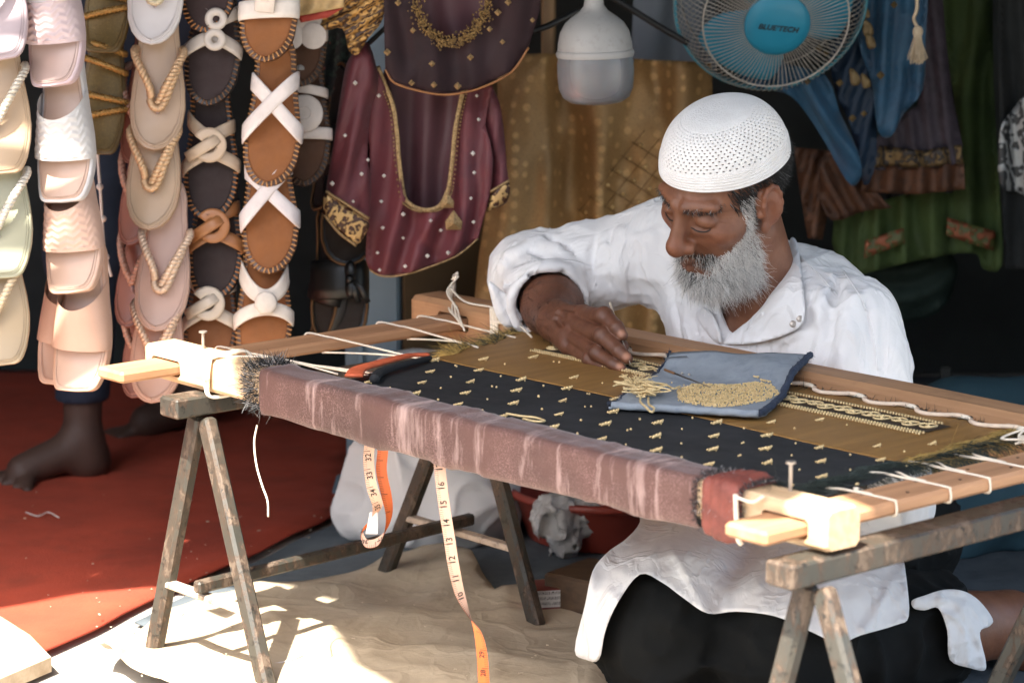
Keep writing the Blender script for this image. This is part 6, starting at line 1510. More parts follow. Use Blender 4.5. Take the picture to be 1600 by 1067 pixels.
fl = garment('flowered_cloth', 'dark flowered cloth hanging between the sandals and the maroon blouse', 'garment', (525, 260), 4.7)
t = NT('dark_flowered'); co = t.coord(); vo = t.n('TexVoronoi'); vo.inputs['Scale'].default_value = 60; t.l(co, vo.inputs['Vector']); n_ = t.noise(co, 40, 5, .7)
t.color(t.mix(t.mix(lin(28, 34, 34), lin(56, 74, 66), t.ramp(n_, [(.5, 0.), (.6, 1.)])), lin(128, 62, 56), t.ramp(vo.outputs['Distance'], [(.12, 1.), (.2, 0.)]))).set(Roughness=.6)
on_root(cloth('cloth_panel', [(500, 30), (560, 40), (545, 120), (535, 230), (530, 300), (500, 300), (498, 150)], 4.70, t.m, sp=8, fold=wavy((1, .1), 22, .008, 9), thick=.003), fl)

# gold brocade curtain
cu = garment('brocade_curtain', 'worn gold brocade curtain hanging behind the lamp and the man', 'curtain', (930, 500), 4.95)
m_broc = brocade('old_gold_brocade', lin(158, 124, 80), lin(202, 162, 108), 40)
cfold = addf(wavy((1, .18), 120, .019, 21), wavy((1, -.1), 80, .004, 24), foldlines([([(870, 95), (900, 200), (880, 330), (930, 400)], 30, -.03), ([(850, 100), (860, 260), (850, 420)], 16, .02), ([(1020, 110), (1040, 200), (1000, 330)], 22, -.02)]))
on_root(cloth('brocade_panel', [(776, 86), (850, 84), (930, 88), (1020, 94), (1112, 98), (1116, 230), (1110, 360), (1090, 560), (900, 590), (742, 560), (740, 480), (748, 400), (764, 300), (778, 180)], 4.95, m_broc, sp=9, fold=cfold, thick=.003), cu)
m_quilt = plain('brocade_cord', lin(126, 96, 56), .6, .2, 40, 0, metal=.2); m_stud = plain('brocade_stud', lin(186, 152, 100), .4, .2, 60, 0, metal=.4)
QM = []
def curt(x, y, d=.006): return onY(x, y, 4.95-float(cfold(np.array([float(x)]), np.array([float(y)]))[0])-d)
for i in range(6):
    on = MB(); on.tube([curt(930+i*17+k*14, 345-i*21+k*9+0, .004) for k in range(-2, 5)], .0008, 5); on_root(on.make('quilt_line', m_quilt, smooth=True), cu)
for i in range(5):
    on = MB(); on.tube([curt(905+i*24+k*17, 330+i*13-k*21, .004) for k in range(0, 7)], .0008, 5); on_root(on.make('quilt_line', m_quilt, smooth=True), cu)
for i in range(5):
    for k in range(6):
        x, y = 920+i*24+k*17-4, 332+i*13-k*21
        if y < 220 or x > 1020: continue
        b = MB(); b.ball(curt(x, y, .005), .0042, 8, 5, (1, .5, 1)); on_root(b.make('stud', m_stud, smooth=True), cu)
m_gwall = plain('grey_cloth', lin(112, 118, 124), .8, .1, 5, .1, 40)
gw = garment('grey_sheet', 'pale grey sheet above the brocade curtain behind the fan', 'sheet', (1040, 110), 5.15); on_root(cloth('sheet_panel', [(992, -60), (1120, -60), (1120, 110), (985, 112)], 5.15, m_gwall, sp=12, fold=wavy((1, .2), 60, .01, 31), thick=.003), gw)
m_pole = wood('pole_wood', lin(150, 120, 84), lin(104, 78, 50), 'Z', 5)
tag(wallbox('wooden_pole', (onY(857, 50, 5.1)[0], 5.1, 1.25), (.026, .026, 1.9), m_pole), 'thin wooden pole behind the lamp', 'pole')

# dim clothes on the right
def dimset(nm, label, cat, Y, panels, anchor):
    g_ = garment(nm, label, cat, anchor, Y)
    for pn, ol, mt, fo, dy in panels: on_root(cloth(pn, smooth_poly(ol, 3) if len(ol) > 6 else ol, Y+dy, mt, sp=8, fold=fo, thick=.003), g_)
    return g_
m_blue = plain('blue_silk', lin(20, 72, 100), .6, .2, 8, .15, 200, c2=lin(14, 50, 76), thr=(.45, .7), sheen=.2)
bg_ = dimset('blue_dress', 'bright blue dress with gold sequins hanging behind the fan', 'dress', 4.86, [
    ('drape', [(1150, 60), (1230, 100), (1290, 118), (1312, 175), (1340, 235), (1346, 275), (1330, 290), (1306, 255), (1292, 228), (1256, 172), (1225, 145), (1160, 130)], m_blue, addf(wavy((1, -.5), 40, .012, 41), foldlines([([(1240, 110), (1290, 190), (1335, 280)], 10, .016)])), .0),
    ('drape', [(1335, -60), (1442, -60), (1446, 60), (1442, 140), (1412, 178), (1392, 214), (1372, 204), (1362, 130), (1340, 60)], m_blue, addf(wavy((1, .1), 32, .012, 43), foldlines([([(1390, 0), (1385, 100), (1390, 205)], 9, .016), ([(1415, 20), (1410, 90), (1430, 150)], 6, -.014)])), .01),
    ('drape', [(1290, -60), (1350, -60), (1362, 90), (1370, 240), (1350, 290), (1330, 200), (1300, 120)], plain('dark_blue_silk', lin(14, 40, 62), .6, .2, 8, .1, 60), wavy((1, .3), 30, .010, 44), .03)], (1300, 290))
m_dgold = plain('dull_gold_leaf', lin(104, 86, 54), .5, .3, 60, .4, 200, metal=.3)
sequins(bg_, [(1262, 128), (1312, 130), (1376, 118), (1397, 8), (1332, 185), (1350, 178), (1290, 84), (1280, 76)], 4.83, .007, m_dgold)
for c0, s in (((1355, 45), 16), ((1360, 66), 14), ((1352, 20), 12), ((1335, 122), 15), ((1352, 128), 13)):
    on_root(cloth('leaf_applique', smooth_poly([(c0[0]-s*.5, c0[1]-s), (c0[0]+s*.4, c0[1]-s*.4), (c0[0]+s*.6, c0[1]+s*.6), (c0[0]-s*.3, c0[1]+s*.7)], 4), 4.83, m_dgold, sp=4, fold=wavy((1, 1), 7, .002, 3), pillow=.001, edge_w=6), bg_)
m_mauve = plain('mauve_cloth', lin(74, 66, 76), .7, .2, 10, .2, 200, c2=lin(50, 44, 52), thr=(.45, .65)); m_copper = plain('copper_border', lin(94, 60, 40), .6, .25, 30, .2, 150, metal=.2, c2=lin(74, 50, 38), thr=(.45, .6)); m_cemb = lace('dull_embroidery', lin(46, 38, 34), lin(116, 94, 62), 120, .4)
dimset('mauve_dress', 'dusky mauve dress with copper border behind the blue dress', 'dress', 5.02, [
    ('skirt', [(1440, -60), (1466, -60), (1478, 60), (1490, 160), (1502, 250), (1430, 262), (1352, 262), (1375, 210), (1410, 180), (1440, 140)], m_mauve, wavy((1, -.1), 28, .010, 51), 0),
    ('embroidered_band', [(1375, 228), (1440, 236), (1502, 226), (1505, 256), (1440, 262), (1360, 262)], m_cemb, wavy((1, 0), 50, .006, 52), -.012),
    ('copper_border', [(1352, 258), (1430, 262), (1506, 254), (1508, 296), (1430, 304), (1345, 300)], m_copper, wavy((1, .1), 44, .012, 53), -.004),
    ('copper_flap', [(1290, 235), (1330, 262), (1386, 318), (1392, 325), (1350, 330), (1300, 345), (1280, 300)], m_copper, wavy((1, -.6), 34, .014, 54), .02),
    ('copper_flap', [(1240, 230), (1290, 235), (1298, 310), (1285, 375), (1262, 372), (1250, 300)], m_copper, wavy((1, .2), 28, .014, 55), .05)], (1430, 300))
m_green = plain('olive_green_cloth', lin(62, 80, 38), .8, .18, 6, .15, 60, c2=lin(46, 62, 31), thr=(.45, .7)); m_redemb = lace('red_embroidery', lin(78, 84, 44), lin(134, 78, 54), 130, .4)
dimset('green_tunic', 'olive green tunic with red worked hem hanging at the right', 'tunic', 5.12, [
    ('front_panel', [(1466, -60), (1543, -60), (1552, 120), (1562, 300), (1566, 414), (1536, 420), (1528, 398), (1500, 396), (1484, 398), (1420, 410), (1350, 428), (1340, 430), (1350, 330), (1440, 300), (1500, 290), (1490, 150)], m_green, addf(wavy((1, .02), 52, .016, 61), wavy((1, 0), 21, .004, 62)), 0),
    ('worked_hem', [(1480, 340), (1556, 362), (1552, 392), (1478, 368)], m_redemb, None, -.024), ('worked_hem', [(1352, 376), (1412, 356), (1414, 380), (1350, 404)], m_redemb, None, -.024),
    ('side_panel', [(1306, 300), (1345, 300), (1350, 428), (1318, 440), (1300, 380)], m_green, wavy((1, .05), 26, .010, 63), .03)], (1450, 425))
m_blk = plain('black_cloth', (.012, .014, .014), .9, .2, 10, .1, 60); m_wlace = lace('white_lace_print', (.02, .022, .024), (.32, .33, .33), 70, .3)
dimset('black_tunic', 'black tunic with white lace yoke cut off by the right edge', 'tunic', 4.95, [
    ('body', [(1558, -60), (1700, -60), (1700, 420), (1572, 420), (1566, 300), (1560, 120)], m_blk, wavy((1, 0), 50, .014, 71), .02), ('lace_yoke', [(1562, 206), (1582, 172), (1604, 148), (1640, 130), (1640, 306), (1590, 300), (1562, 288)], m_wlace, wavy((1, 0), 50, .010, 71), -.006)], (1600, 300))
m_sack = plain('dark_green_plastic', (.020, .034, .028), .75, .3, 12, .6, 30, .01, Specular_IOR_Level=.25)
dg = garment('dark_bag', 'dark green plastic bag hanging below the green tunic', 'bag', (1420, 500), 5.25); on_root(cloth('bag_body', smooth_poly([(1352, 415), (1420, 400), (1488, 398), (1494, 440), (1470, 485), (1420, 502), (1380, 488), (1352, 450)], 4), 5.28, m_sack, sp=8, pillow=.03, edge_w=40, fold=wavy((.4, 1), 44, .009, 81)), dg)
b = MB()
for s in (-1, 1): b.tube(spline([onY(1420+s*40, 412, 5.25), onY(1420+s*34, 330, 5.27), onY(1420+s*10, 150, 5.28), onY(1420, -40, 5.28)], 6), .004, 6)
on_root(b.make('bag_handle', m_sack, smooth=True), dg)
m_tass = plain('cream_tassel', lin(196, 176, 148), .8, .15, 60, .4, 300)
ts = garment('tassel', 'cream thread tassel hanging in front of the mauve dress', 'tassel', (1436, 100), 4.78); b = MB(); b.tube(spline([onY(x, y, 4.78) for x, y in ((1430, -40), (1433, 10), (1428, 30), (1434, 44))], 6), .003, 6); b.ball(onY(1434, 50, 4.78), .009, 10, 8, (1, 1, 1.2)); on_root(b.make('tassel_cord', m_tass, smooth=True), ts)
R = np.array([onY(1434+random.uniform(-5, 5), 54, 4.78+random.uniform(-.008, .008)) for _ in range(260)]); D = np.c_[rng.normal(0, .12, 260), rng.normal(0, .12, 260), np.full(260, -1.)]; v, q, _ = strands(R, D, rng.uniform(.036, .048, 260), .0009, rng.normal(0, .05, (260, 3)), 3, False); o = on_root(fast('tassel_fringe', v, q, m_tass), ts); o['kind'] = 'stuff'

# ------------------------------------------------------------------ lamp and fan
lm = root('bulb_lamp', 'large white bulb lamp with frosted bowl hanging before the brocade curtain', 'lamp', tuple(onY(930, 160, 4.5)))
c = onY(930, 86, 4.5); ax_ = [(1, 0, .03), (0, 1, 0), (-.03, 0, 1)]; S = 1/978.
t = NT('lamp_white'); co = t.coord(); t.color(t.mix((.36, .345, .33), (.2, .18, .16), t.ramp(t.noise(co, 60, 8, .75), [(.52, 0.), (.75, .6)]))).set(Roughness=.45); m_lw = t.m
t = NT('frosted_bowl'); t.color((.27, .265, .275)).set(Roughness=.35, Transmission_Weight=.35, Subsurface_Weight=.2); m_fb = t.m
def rad(pr): return [(r*S, z*S) for r, z in pr]
b = MB(); b.lathe(rad([(60, -3), (61.5, 2), (60, 7), (58.5, 8), (58, 18), (54, 36), (46, 50), (34, 60), (22, 68), (16, 76), (14, 90), (15, 100), (15, 125), (0, 127)]), c=c, ax=ax_, n=48); smooth_by_angle(b.make('lamp_base', m_lw, lm), 35)
b = MB(); b.lathe(rad([(58, -3), (59.5, -10), (60, -30), (58, -52), (52, -66), (40, -74), (20, -77), (0, -78)]), c=c, ax=ax_, n=48); b.make('frosted_bowl', m_fb, lm, smooth=True)
b = MB(); b.tube([c+np.array([-.004, 0, .125]), c+np.array([-.006, .01, .4]), c+np.array([0, .03, 1.0])], .004, 6); b.make('lamp_cable', m_blk, lm, smooth=True)
m_bcab = plain('black_cable', (.015, .015, .015), .5, .2, 20, 0)
for nm, pts in (('black rod running from the dark blouse to the lamp', [(790, 60, 4.62), (845, 45, 4.64), (875, 32, 4.66), (960, -10, 4.7)]), ('black rod running from behind the lamp to the fan', [(930, -20, 4.8), (985, 14, 4.8), (1030, 42, 4.8), (1075, 68, 4.8)])):
    b = MB(); b.tube(spline([onY(*p) for p in pts], 6), .0055, 6); tag(b.make('rod', m_bcab, smooth=True), nm, 'rod')
fn = root('wall_fan', 'turquoise fan with white wire grille and blue hub cap facing down', 'fan', tuple(onY(1205, 10, 4.78)))
FC = onY(1204, 3, 4.80); tl = math.radians(30-8); fz = np.array([.05, -math.cos(tl), -math.sin(tl)]); fz /= np.linalg.norm(fz); fx = np.array([1., 0, 0]); fx -= fz*(fx@fz); fx /= np.linalg.norm(fx); fy = np.cross(fz, fx); FA = [fx, fy, fz]; FS = 1/917.
def fp(r, a, z): return FC+(fx*math.cos(a)+fy*math.sin(a))*r*FS+fz*z*FS
m_wire = plain('white_wire', lin(166, 160, 150), .5, .1, 30, 0); m_turq = plain('turquoise_plastic', lin(34, 132, 160), .4, .08, 8, .05); 
b = MB(); NW = 96
for i in range(NW):
    a = 2*math.pi*i/NW; b.tube([fp(r, a+.05*(1-r/148), z) for r, z in ((48, 80), (80, 76), (112, 66), (130, 48), (142, 26), (149, 4))], .00085, 4, cap=False)
o = b.make('front_grille', m_wire, fn, smooth=True)
b = MB()
for i in range(NW):
    a = 2*math.pi*i/NW+.03; b.tube([fp(r, a-.25*(1-r/148), z) for r, z in ((149, 0), (146, -22), (136, -46), (110, -62), (70, -68), (40, -68))], .00085, 4, cap=False)
b.make('rear_grille', m_wire, fn, smooth=True)
for r, z, rr in ((150, 2, .0022), (113, 67, .0016), (149, -3, .0016), (136, -46, .0014)): b = MB(); b.tube([fp(r, a, z) for a in np.linspace(0, 2*math.pi, 97)[:-1]], rr, 6, closed=True); b.make('grille_ring', m_wire, fn, smooth=True)
b = MB(); b.lathe([(0, 92*FS), (30*FS, 91*FS), (46*FS, 87*FS), (51*FS, 82*FS), (51*FS, 74*FS), (0, 74*FS)], c=FC, ax=FA, n=48); hub = smooth_by_angle(b.make('hub_cap', m_turq, fn), 35)
for i in range(3):
    vs = []; na = 12
    for j in range(7):
        for k_ in range(na+1): 
            r = 22+j*17.5; a = i*2.094+(k_/na-.5)*(1.1+.5*math.sin(j/6*math.pi)); vs.append(fp(r, a, 8+20*(k_/na-.5)))
    fs = [(j*(na+1)+k_, j*(na+1)+k_+1, (j+1)*(na+1)+k_+1, (j+1)*(na+1)+k_) for j in range(6) for k_ in range(na)]; o = make('blade', vs, fs, m_turq, fn); o.modifiers.new('t', 'SOLIDIFY').thickness = .002
b = MB(); b.lathe([(0, 20*FS), (26*FS, 20*FS), (26*FS, -10*FS), (0, -10*FS)], c=FC, ax=FA, n=24); b.make('blade_hub', m_turq, fn)
b = MB(); b.lathe([(0, -66*FS), (44*FS, -68*FS), (48*FS, -90*FS), (40*FS, -150*FS), (0, -160*FS)], c=FC, ax=FA, n=28); smooth_by_angle(b.make('motor_housing', m_turq, fn))
b = MB(); mc = FC-fz*120*FS; b.tube([mc, mc+np.array([0, .02, .12]), mc+np.array([0, .03, .42]), np.array([mc[0], mc[1]+.03, 2.2])], .011, 10); b.make('mounting_pole', m_turq, fn, smooth=True)
b = MB(); b.lathe([(147*FS, 6*FS), (151.5*FS, 6*FS), (151.5*FS, -6*FS), (147*FS, -6*FS), (147*FS, 6*FS)], c=FC, ax=FA, n=64); b.make('clamp_ring', plain('turquoise_rim', lin(70, 140, 156), .5, .1, 10, 0), fn, smooth=True)
def text_mesh(body, size, c, X, Y_, N, mat, name, par):
    cu_ = bpy.data.curves.new('t', 'FONT'); cu_.body = body; cu_.size = size; cu_.align_x = 'CENTER'; cu_.align_y = 'CENTER'; cu_.offset = size*.025; cu_.shear = .2
    ob = bpy.data.objects.new('t', cu_); link(ob); bpy.context.view_layer.update(); me = bpy.data.meshes.new_from_object(ob.evaluated_get(bpy.context.evaluated_depsgraph_get())); bpy.data.objects.remove(ob)
    me.materials.clear(); me.materials.append(mat); vv = np.array([v.co[:] for v in me.vertices]); w = c+X*vv[:, :1]+Y_*vv[:, 1:2]; me.vertices.foreach_set('co', w.astype(np.float32).ravel()); me.update(); me.name = name
    o = bpy.data.objects.new(name, me); link(o); o.parent = par; o.location = (0, 0, 0) if par.name not in ROFF else [-q for q in ROFF[par.name]]; return o
tx = fx*math.cos(-.14)+fy*math.sin(-.14); ty = np.cross(fz, tx)
text_mesh('BLUE\u2019TECH', .0135, FC+fz*(92.6*FS)-fy*.001, tx, ty, fz, m_ink, 'lettering', hub)
# ------------------------------------------------------------------ things under and around the frame
def blob(name, fn, lo, hi, h, mat, rel=2): v, q = surfnet(fn, lo, hi, h); return fast(name, relax(v, q, rel), q, mat)
sc_ = onZ(690, 880, 0); sx, sy = sc_[0]+.0, sc_[1]+.16
m_sackw = plain('white_sack_cloth', (.74, .72, .71), .85, .06, 6, .3, 60, .003)
sx, sy = onY(668, 800, 4.72)[0], 4.72
def f_sack(P):
    d = ell(P, (sx, sy, .10), (.135, .12, .13)); d = smin(d, ell(P, (sx-.01, sy+.05, .22), (.11, .07, .10)), .05); d = smin(d, ell(P, (sx+.05, sy, .06), (.10, .12, .065)), .04); d = smin(d, ell(P, (sx-.095, sy-.02, .045), (.05, .07, .035)), .03); d = smin(d, ell(P, (sx-.10, sy+.02, .13), (.03, .04, .025)), .02)
    d = d-.016*(1-np.abs(fnoise(P*np.array([1, 1, .7]), 8, 3)))**5-.007*(1-np.abs(fnoise(P, 18, 1)))**5; return smax(d, -(P[:, 2]-.007), .006)
tag(blob('white_sack', f_sack, (sx-.22, sy-.2, -.01), (sx+.24, sy+.2, .36), .005, m_sackw), 'plump white cloth sack on the floor behind the left trestle', 'sack')
m_sackg = plain('grey_sack_cloth', lin(104, 108, 116), .85, .1, 6, .3, 60, .003)
gx, gy = onY(800, 760, 4.95)[0], 4.95
def f_sack2(P):
    d = ell(P, (gx, gy, .13), (.14, .10, .13)); d = d-.010*(1-np.abs(fnoise(P, 9, 7)))**3; return smax(d, -(P[:, 2]-.007), .006)
tag(blob('grey_sack', f_sack2, (gx-.2, gy-.16, -.01), (gx+.2, gy+.16, .3), .007, m_sackg), 'slumped grey cloth sack behind the plump white sack', 'sack')
m_redp = plain('red_plastic', lin(142, 58, 46), .4, .08, 10, .08, 40, coat=.1); m_redd = plain('brick_red_plastic', lin(122, 50, 44), .45, .08, 10, .08, 40)
bc_ = onZ(950, 830, .02)
tr = root('red_basin', 'shallow red plastic basin on the floor behind the man knees', 'basin', (bc_[0], 4.72, .007)); b = MB(); b.lathe([(0, .006), (.11, .006), (.135, .012), (.165, .085), (.172, .088), (.172, .080), (.166, .076), (.138, .004), (0, .001)], c=(bc_[0], 4.72, .008), n=56); smooth_by_angle(b.make('basin_body', m_redp, tr), 40)
b = MB(); b.tube([(bc_[0]+.170*math.cos(a), 4.72+.170*math.sin(a), .094) for a in np.linspace(0, 2*math.pi, 57)[:-1]], .0075, 8, closed=True); b.make('basin_rim', m_redp, tr, smooth=True)
m_bagp = plain('crumpled_film', (.55, .53, .51), .3, .1, 20, .6, 40, .006, Transmission_Weight=.15)
gp = onY(872, 812, 4.58)
def f_bag(P):
    d = ell(P, (gp[0], 4.58, gp[2]), (.036, .03, .036)); d = smin(d, ell(P, (gp[0]+.014, 4.575, gp[2]-.035), (.018, .018, .03)), .02); d = smin(d, ell(P, (gp[0]+.045, 4.60, gp[2]-.01), (.03, .02, .03)), .02)
    n1 = 1-np.abs(fnoise(P, 42, 2)); n2 = 1-np.abs(fnoise(P, 80, 5)); d = d-.012*n1**3-.005*n2**3; return smax(d, -ell(P, (gp[0]-.016, 4.545, gp[2]-.004), (.016, .03, .024)), .008)
tag(blob('plastic_bag', f_bag, (gp[0]-.08, 4.5, gp[2]-.1), (gp[0]+.11, 4.66, gp[2]+.07), .0028, m_bagp, 1), 'crumpled whitish plastic bag hanging over the basin rim', 'bag')
m_blkw = wood('dark_block_wood', lin(98, 74, 52), lin(66, 48, 34), 'X', 6)
kp = onZ(900, 985, .012); wb_ = root('wooden_block', 'small dark wooden block on the sheet beside the man knee', 'block', tuple(kp)); b = MB(); b.box((kp[0]+.035, kp[1]+.10, .045), (.12, .12, .068), ax=[(.8, -.6, 0), (.6, .8, 0), (0, 0, 1)], bev=.004); b.make('block', m_blkw, wb_)
tp_ = onZ(862, 968, .014); tn = root('small_carton', 'small dark red carton with white printed label beside the wooden block', 'carton', (tp_[0], tp_[1]+.05, .012)); A_ = [(.98, .18, 0), (-.18, .98, 0), (0, 0, 1)]
b = MB(); b.box((tp_[0], tp_[1]+.045, .036), (.075, .06, .045), ax=A_, bev=.002); b.make('carton_body', m_redd, tn)
lc = np.array([tp_[0], tp_[1]+.045, .036]); vx = np.array([.98, .18, 0]); vy = np.array([-.18, .98, 0]); t = NT('printed_label'); co = t.coord('UV'); n1 = t.n('TexWave', bands_direction='X'); n1.inputs['Scale'].default_value = 6; n1.inputs['Distortion'].default_value = 14; t.l(co, n1.inputs[0]); sx_ = t.n('SeparateXYZ'); t.l(co, sx_.inputs[0])
row = t.math('GREATER_THAN', t.math('FRACT', t.math('MULTIPLY', sx_.outputs[1], 3.2)), .45); t.color(t.mix((.68, .66, .64), (.12, .11, .11), t.math('MULTIPLY', t.math('GREATER_THAN', n1.outputs['Fac'], .55), row))).set(Roughness=.5)
fl_ = lc-vy*.0305; o = make('label', [fl_-vx*.036+np.array([0, 0, -.006]), fl_+vx*.036+np.array([0, 0, -.006]), fl_+vx*.036+np.array([0, 0, .021]), fl_-vx*.036+np.array([0, 0, .021])], [(0, 1, 2, 3)], t.m, tn); uv = o.data.uv_layers.new(name='UVMap'); [setattr(uv.data[i], 'uv', c_) for i, c_ in enumerate(((0, 0), (1, 0), (1, 1), (0, 1)))]
# red tub at the right with a clear bag in it
rt_ = root('red_tub', 'brick red plastic tub behind the man at the right trestle', 'tub', tuple(onZ(1420, 935, .01))); q0 = onY(1445, 880, 4.36)
def rtub(dz0, dz1, gr0, gr1, y0, nm, mt):
    b = MB(); n = 48; vs = []; pr = [(dz0, gr0), (dz1, gr1), (dz1, gr1-.006), (dz0+.006, gr0-.006)]
    for z, g_ in pr:
        for k_ in range(n):
            a = 2*math.pi*k_/n; c_, s_ = math.cos(a), math.sin(a); rr = (abs(c_)**6+abs(s_)**6)**(-1/6); vs.append((q0[0]-.115+(.14+g_)*rr*c_, y0+(.10+g_)*rr*s_, z))
    fs = [(i*n+k_, i*n+(k_+1) % n, i*n+n+(k_+1) % n, i*n+n+k_) for i in range(3) for k_ in range(n)]+[tuple(range(n-1, -1, -1)), tuple(range(3*n, 4*n))]; b.add(vs, fs); return smooth_by_angle(b.make(nm, mt, rt_), 40)
zt_ = onY(1445, 848, 4.36)[2]; rtub(.01, zt_-.01, -.012, .0, 4.46, 'tub_wall', m_redd); 
b = MB(); n = 48; b.tube([(q0[0]-.115+.142*((abs(math.cos(a))**6+abs(math.sin(a))**6)**(-1/6))*math.cos(a), 4.46+.102*((abs(math.cos(a))**6+abs(math.sin(a))**6)**(-1/6))*math.sin(a), zt_-.006) for a in np.linspace(0, 2*math.pi, 65)[:-1]], .008, 8, closed=True); b.make('tub_rim', m_redp, rt_, smooth=True)
cg = onY(1425, 842, 4.44)
def f_clear(P): return ell(P, (cg[0], 4.45, cg[2]-.02), (.05, .05, .035))-.010*(1-np.abs(fnoise(P, 45, 3)))**3-.005*(1-np.abs(fnoise(P, 90, 6)))**3
tag(blob('clear_bag', f_clear, (cg[0]-.09, 4.36, cg[2]-.09), (cg[0]+.09, 4.54, cg[2]+.06), .0032, plain('clear_film', (.6, .62, .62), .12, .05, 10, .4, 40, .004, Transmission_Weight=.75), 1), 'clear crumpled plastic bag in the red tub', 'bag')
# teal cloth heap at the right
m_teal = plain('teal_cloth', lin(48, 80, 92), .85, .15, 8, .25, 80, .002)
tc = onY(1590, 830, 4.6)
def f_teal(P):
    d = ell(P, (tc[0]-.02, 4.72, .12), (.20, .14, .17)); d = smin(d, cap(P, (tc[0]-.15, 4.62, .03), (tc[0]+.1, 4.68, .17), .07, .06), .08)
    w = P@np.array([.8, .2, -.55], f32); d = d-.014*np.sin(w*46+2*fnoise(P, 7, 3))*.6-.006*(1-np.abs(fnoise(P, 14, 5)))**3; return smax(d, -(P[:, 2]-.008), .006)
tag(blob('teal_cloth', f_teal, (tc[0]-.3, 4.5, -.01), (tc[0]+.3, 4.95, .45), .007, m_teal), 'heap of teal cloth on the floor at the right behind the man', 'cloth')
# wedge of pale board in the left foreground
m_boardp = wood('pale_plank', lin(206, 184, 156), lin(166, 140, 110), 'X', 4)
p0 = onZ(0, 962, .03); p1 = onZ(80, 1026, .03); p2 = onZ(0, 1060, .03)
bo = root('plank', 'pale worn plank cut off by the lower left corner', 'plank', (p1[0]-.1, p1[1], 0)); d_ = (p2-p1); d_ /= np.linalg.norm(d_)
e1 = p1+(p0-p1)*1.15; vs = []
for z in (.008, .03):
    for p in (p1, p0*.5+p1*.5+np.array([.006, .006, 0]), p0, p0+np.array([-.35, .10, 0]), p2+d_*.35, p2): vs.append((p[0], p[1], z))
b = MB(); b.add(vs, [tuple(range(6)), tuple(range(11, 5, -1))]+[(i, 6+i, 6+(i+1) % 6, (i+1) % 6) for i in range(6)]); fix_normals(b.make('board', m_boardp, bo))
# dark clutter on the right
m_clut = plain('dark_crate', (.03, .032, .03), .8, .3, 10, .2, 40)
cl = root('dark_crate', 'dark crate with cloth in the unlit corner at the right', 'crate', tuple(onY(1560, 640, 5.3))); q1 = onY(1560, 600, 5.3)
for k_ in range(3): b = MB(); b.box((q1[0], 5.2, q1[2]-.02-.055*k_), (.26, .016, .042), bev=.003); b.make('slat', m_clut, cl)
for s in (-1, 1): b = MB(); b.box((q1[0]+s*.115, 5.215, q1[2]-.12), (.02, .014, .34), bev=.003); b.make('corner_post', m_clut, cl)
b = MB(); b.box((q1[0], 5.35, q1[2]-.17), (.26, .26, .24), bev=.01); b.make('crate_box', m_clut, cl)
# second person: only trousers and bare feet show behind the sandals
pf = onZ(66, 746, .012); px_, py_ = pf[0], pf[1]
def f_p2(P):
    X = lambda x, y, z: (px_+x, py_+y, z)
    d = cap(P, X(.075, .02, .10), X(.085, .04, .44), .034, .055); d = smin(d, cap(P, X(.085, .04, .44), X(.11, .08, .88), .062, .085), .03)
    e = cap(P, X(.25, .42, .10), X(.235, .30, .44), .034, .055); e = smin(e, cap(P, X(.235, .30, .44), X(.24, .14, .88), .062, .085), .03); d = smin(d, e, .02)
    d = smin(d, ell(P, X(.175, .11, .95), (.16, .11, .13)), .06); d = smin(d, ell(P, X(.175, .11, 1.25), (.17, .11, .28)), .08); d = smin(d, cap(P, X(.175, .11, 1.5), X(.175, .09, 1.62), .05, .05), .05); d = smin(d, ell(P, X(.175, .07, 1.68), (.075, .095, .11)), .03)
    for s in (-1, 1): d = smin(d, cap(P, X(.175+s*.19, .11, 1.42), X(.175+s*.24, .10, 1.12), .05, .042), .04); d = smin(d, cap(P, X(.175+s*.24, .10, 1.12), X(.175+s*.22, -.02, .90), .04, .028), .02)
    # feet
    d = smin(d, cap(P, X(.075, .02, .07), X(-.03, -.035, .035), .038, .030), .03); d = smin(d, ell(P, X(.085, .03, .035), (.04, .045, .035)), .03)
    for i in range(5):
        u_ = np.array([-.105+.012*i, -.02-.022*i]); d = smin(d, cap(P, X(-.03+.004*i, -.03-.006*i, .024), X(u_[0]+.012*i, u_[1], .014), .0145, .0105 if i else .0125), .006)
    d = smin(d, cap(P, X(.25, .42, .08), X(.15, .36, .04), .042, .034), .03)
    for i in range(5): d = smin(d, cap(P, X(.15, .35+.004*i, .028), X(.07+.008*i, .345-.012*i+.03, .014), .014, .010), .006)
    return d
v, q = surfnet(f_p2, (px_-.14, py_-.16, -.004), (px_+.50, py_+.52, 1.82), .0075); v = relax(v, q, 1)
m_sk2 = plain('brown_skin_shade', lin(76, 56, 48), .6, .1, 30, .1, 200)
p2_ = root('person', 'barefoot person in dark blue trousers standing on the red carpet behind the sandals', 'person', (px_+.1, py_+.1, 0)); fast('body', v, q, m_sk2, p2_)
m_jean = plain('navy_trousers', lin(30, 40, 58), .85, .15, 12, .25, 200); m_shirt = plain('dark_shirt', (.03, .032, .036), .85, .15, 8, .2, 60)
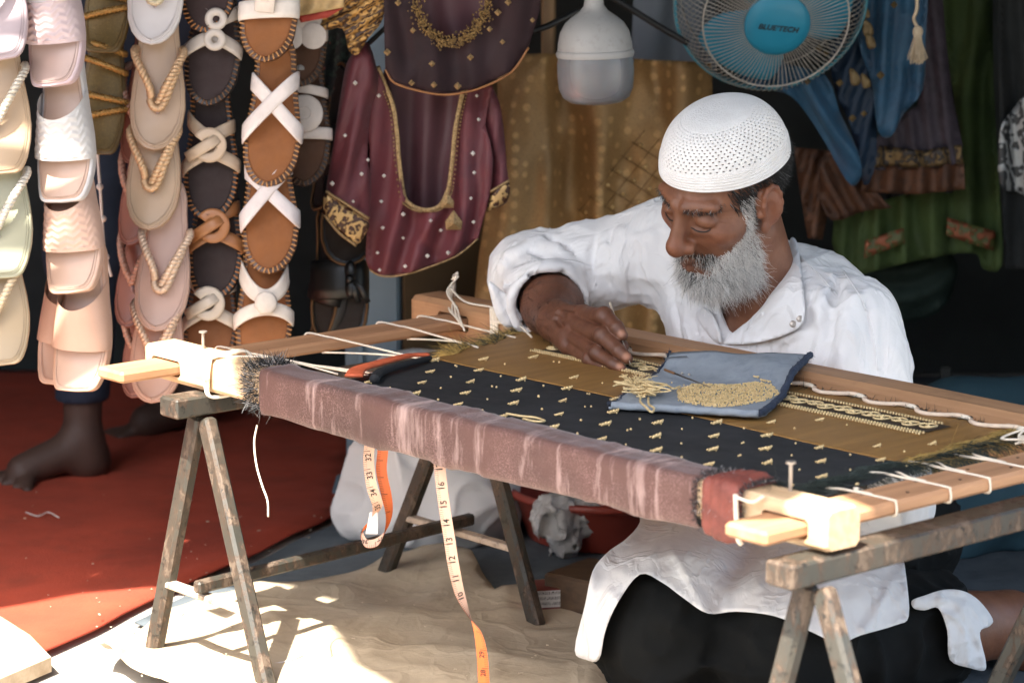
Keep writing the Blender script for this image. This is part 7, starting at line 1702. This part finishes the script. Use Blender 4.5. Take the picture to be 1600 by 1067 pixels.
def f_tr(P): return smax(smax(f_p2(P)-.010-.005*(1-np.abs(fnoise(P, 12, 2)))**2, P[:, 2]-1.0, .01), -(P[:, 2]-.155), .006)
def f_sh(P): return smax(smax(f_p2(P)-.014-.006*(1-np.abs(fnoise(P, 9, 2)))**2, -(P[:, 2]-.93), .01), P[:, 2]-1.5, .02)
v, q = surfnet(f_tr, (px_-.14, py_-.16, .1), (px_+.5, py_+.52, 1.05), .0075); fast('trousers', relax(v, q, 2), q, m_jean, p2_); v, q = surfnet(f_sh, (px_-.2, py_-.2, .88), (px_+.55, py_+.4, 1.56), .011); fast('shirt', relax(v, q, 2), q, m_shirt, p2_)
v, q = surfnet(lambda P: smax(smax(ell(P, (px_+.175, py_+.08, 1.70), (.083, .10, .115)), -(P[:, 2]-1.66), .01), -(P[:, 1]-(py_+.02)), .02), (px_+.05, py_-.05, 1.6), (px_+.3, py_+.22, 1.84), .008); fast('hair', v, q, m_blk, p2_)

# litter: chips, threads and grit on the floor
bits = MB(); r_ = np.random.default_rng(5)
for k_ in range(150):
    x, y = (r_.uniform(30, 560), r_.uniform(760, 960)) if k_ < 45 else (r_.uniform(150, 1000), r_.uniform(930, 1067)); p = onZ(x, y, .018 if k_ < 45 else .03)
    if k_ >= 45: p[2] = .028
    s_ = r_.uniform(.0008, .0024); a = r_.uniform(0, math.pi); bits.box(p, (s_*r_.uniform(1, 3), s_, s_*.5), ax=[(math.cos(a), math.sin(a), 0), (-math.sin(a), math.cos(a), 0), (0, 0, 1)])
o = bits.make('litter', plain('pale_litter', lin(188, 172, 150), .8, .3, 200, 0)); tag(o, 'pale chips and grit scattered on the carpet and the sheet', 'litter', kind='stuff')
for lab, pts in (('loose cream thread lying on the red carpet', [(40, 800), (60, 806), (75, 800), (92, 808)]), ('loose cream thread lying on the tan sheet', [(395, 1046), (420, 1038), (450, 1032), (472, 1024)])):
    b = MB(); b.tube(spline([onZ(x, y, .02 if y < 900 else .03) for x, y in pts], 6), .0012, 5); tag(b.make('thread', m_string, smooth=True), lab, 'thread')
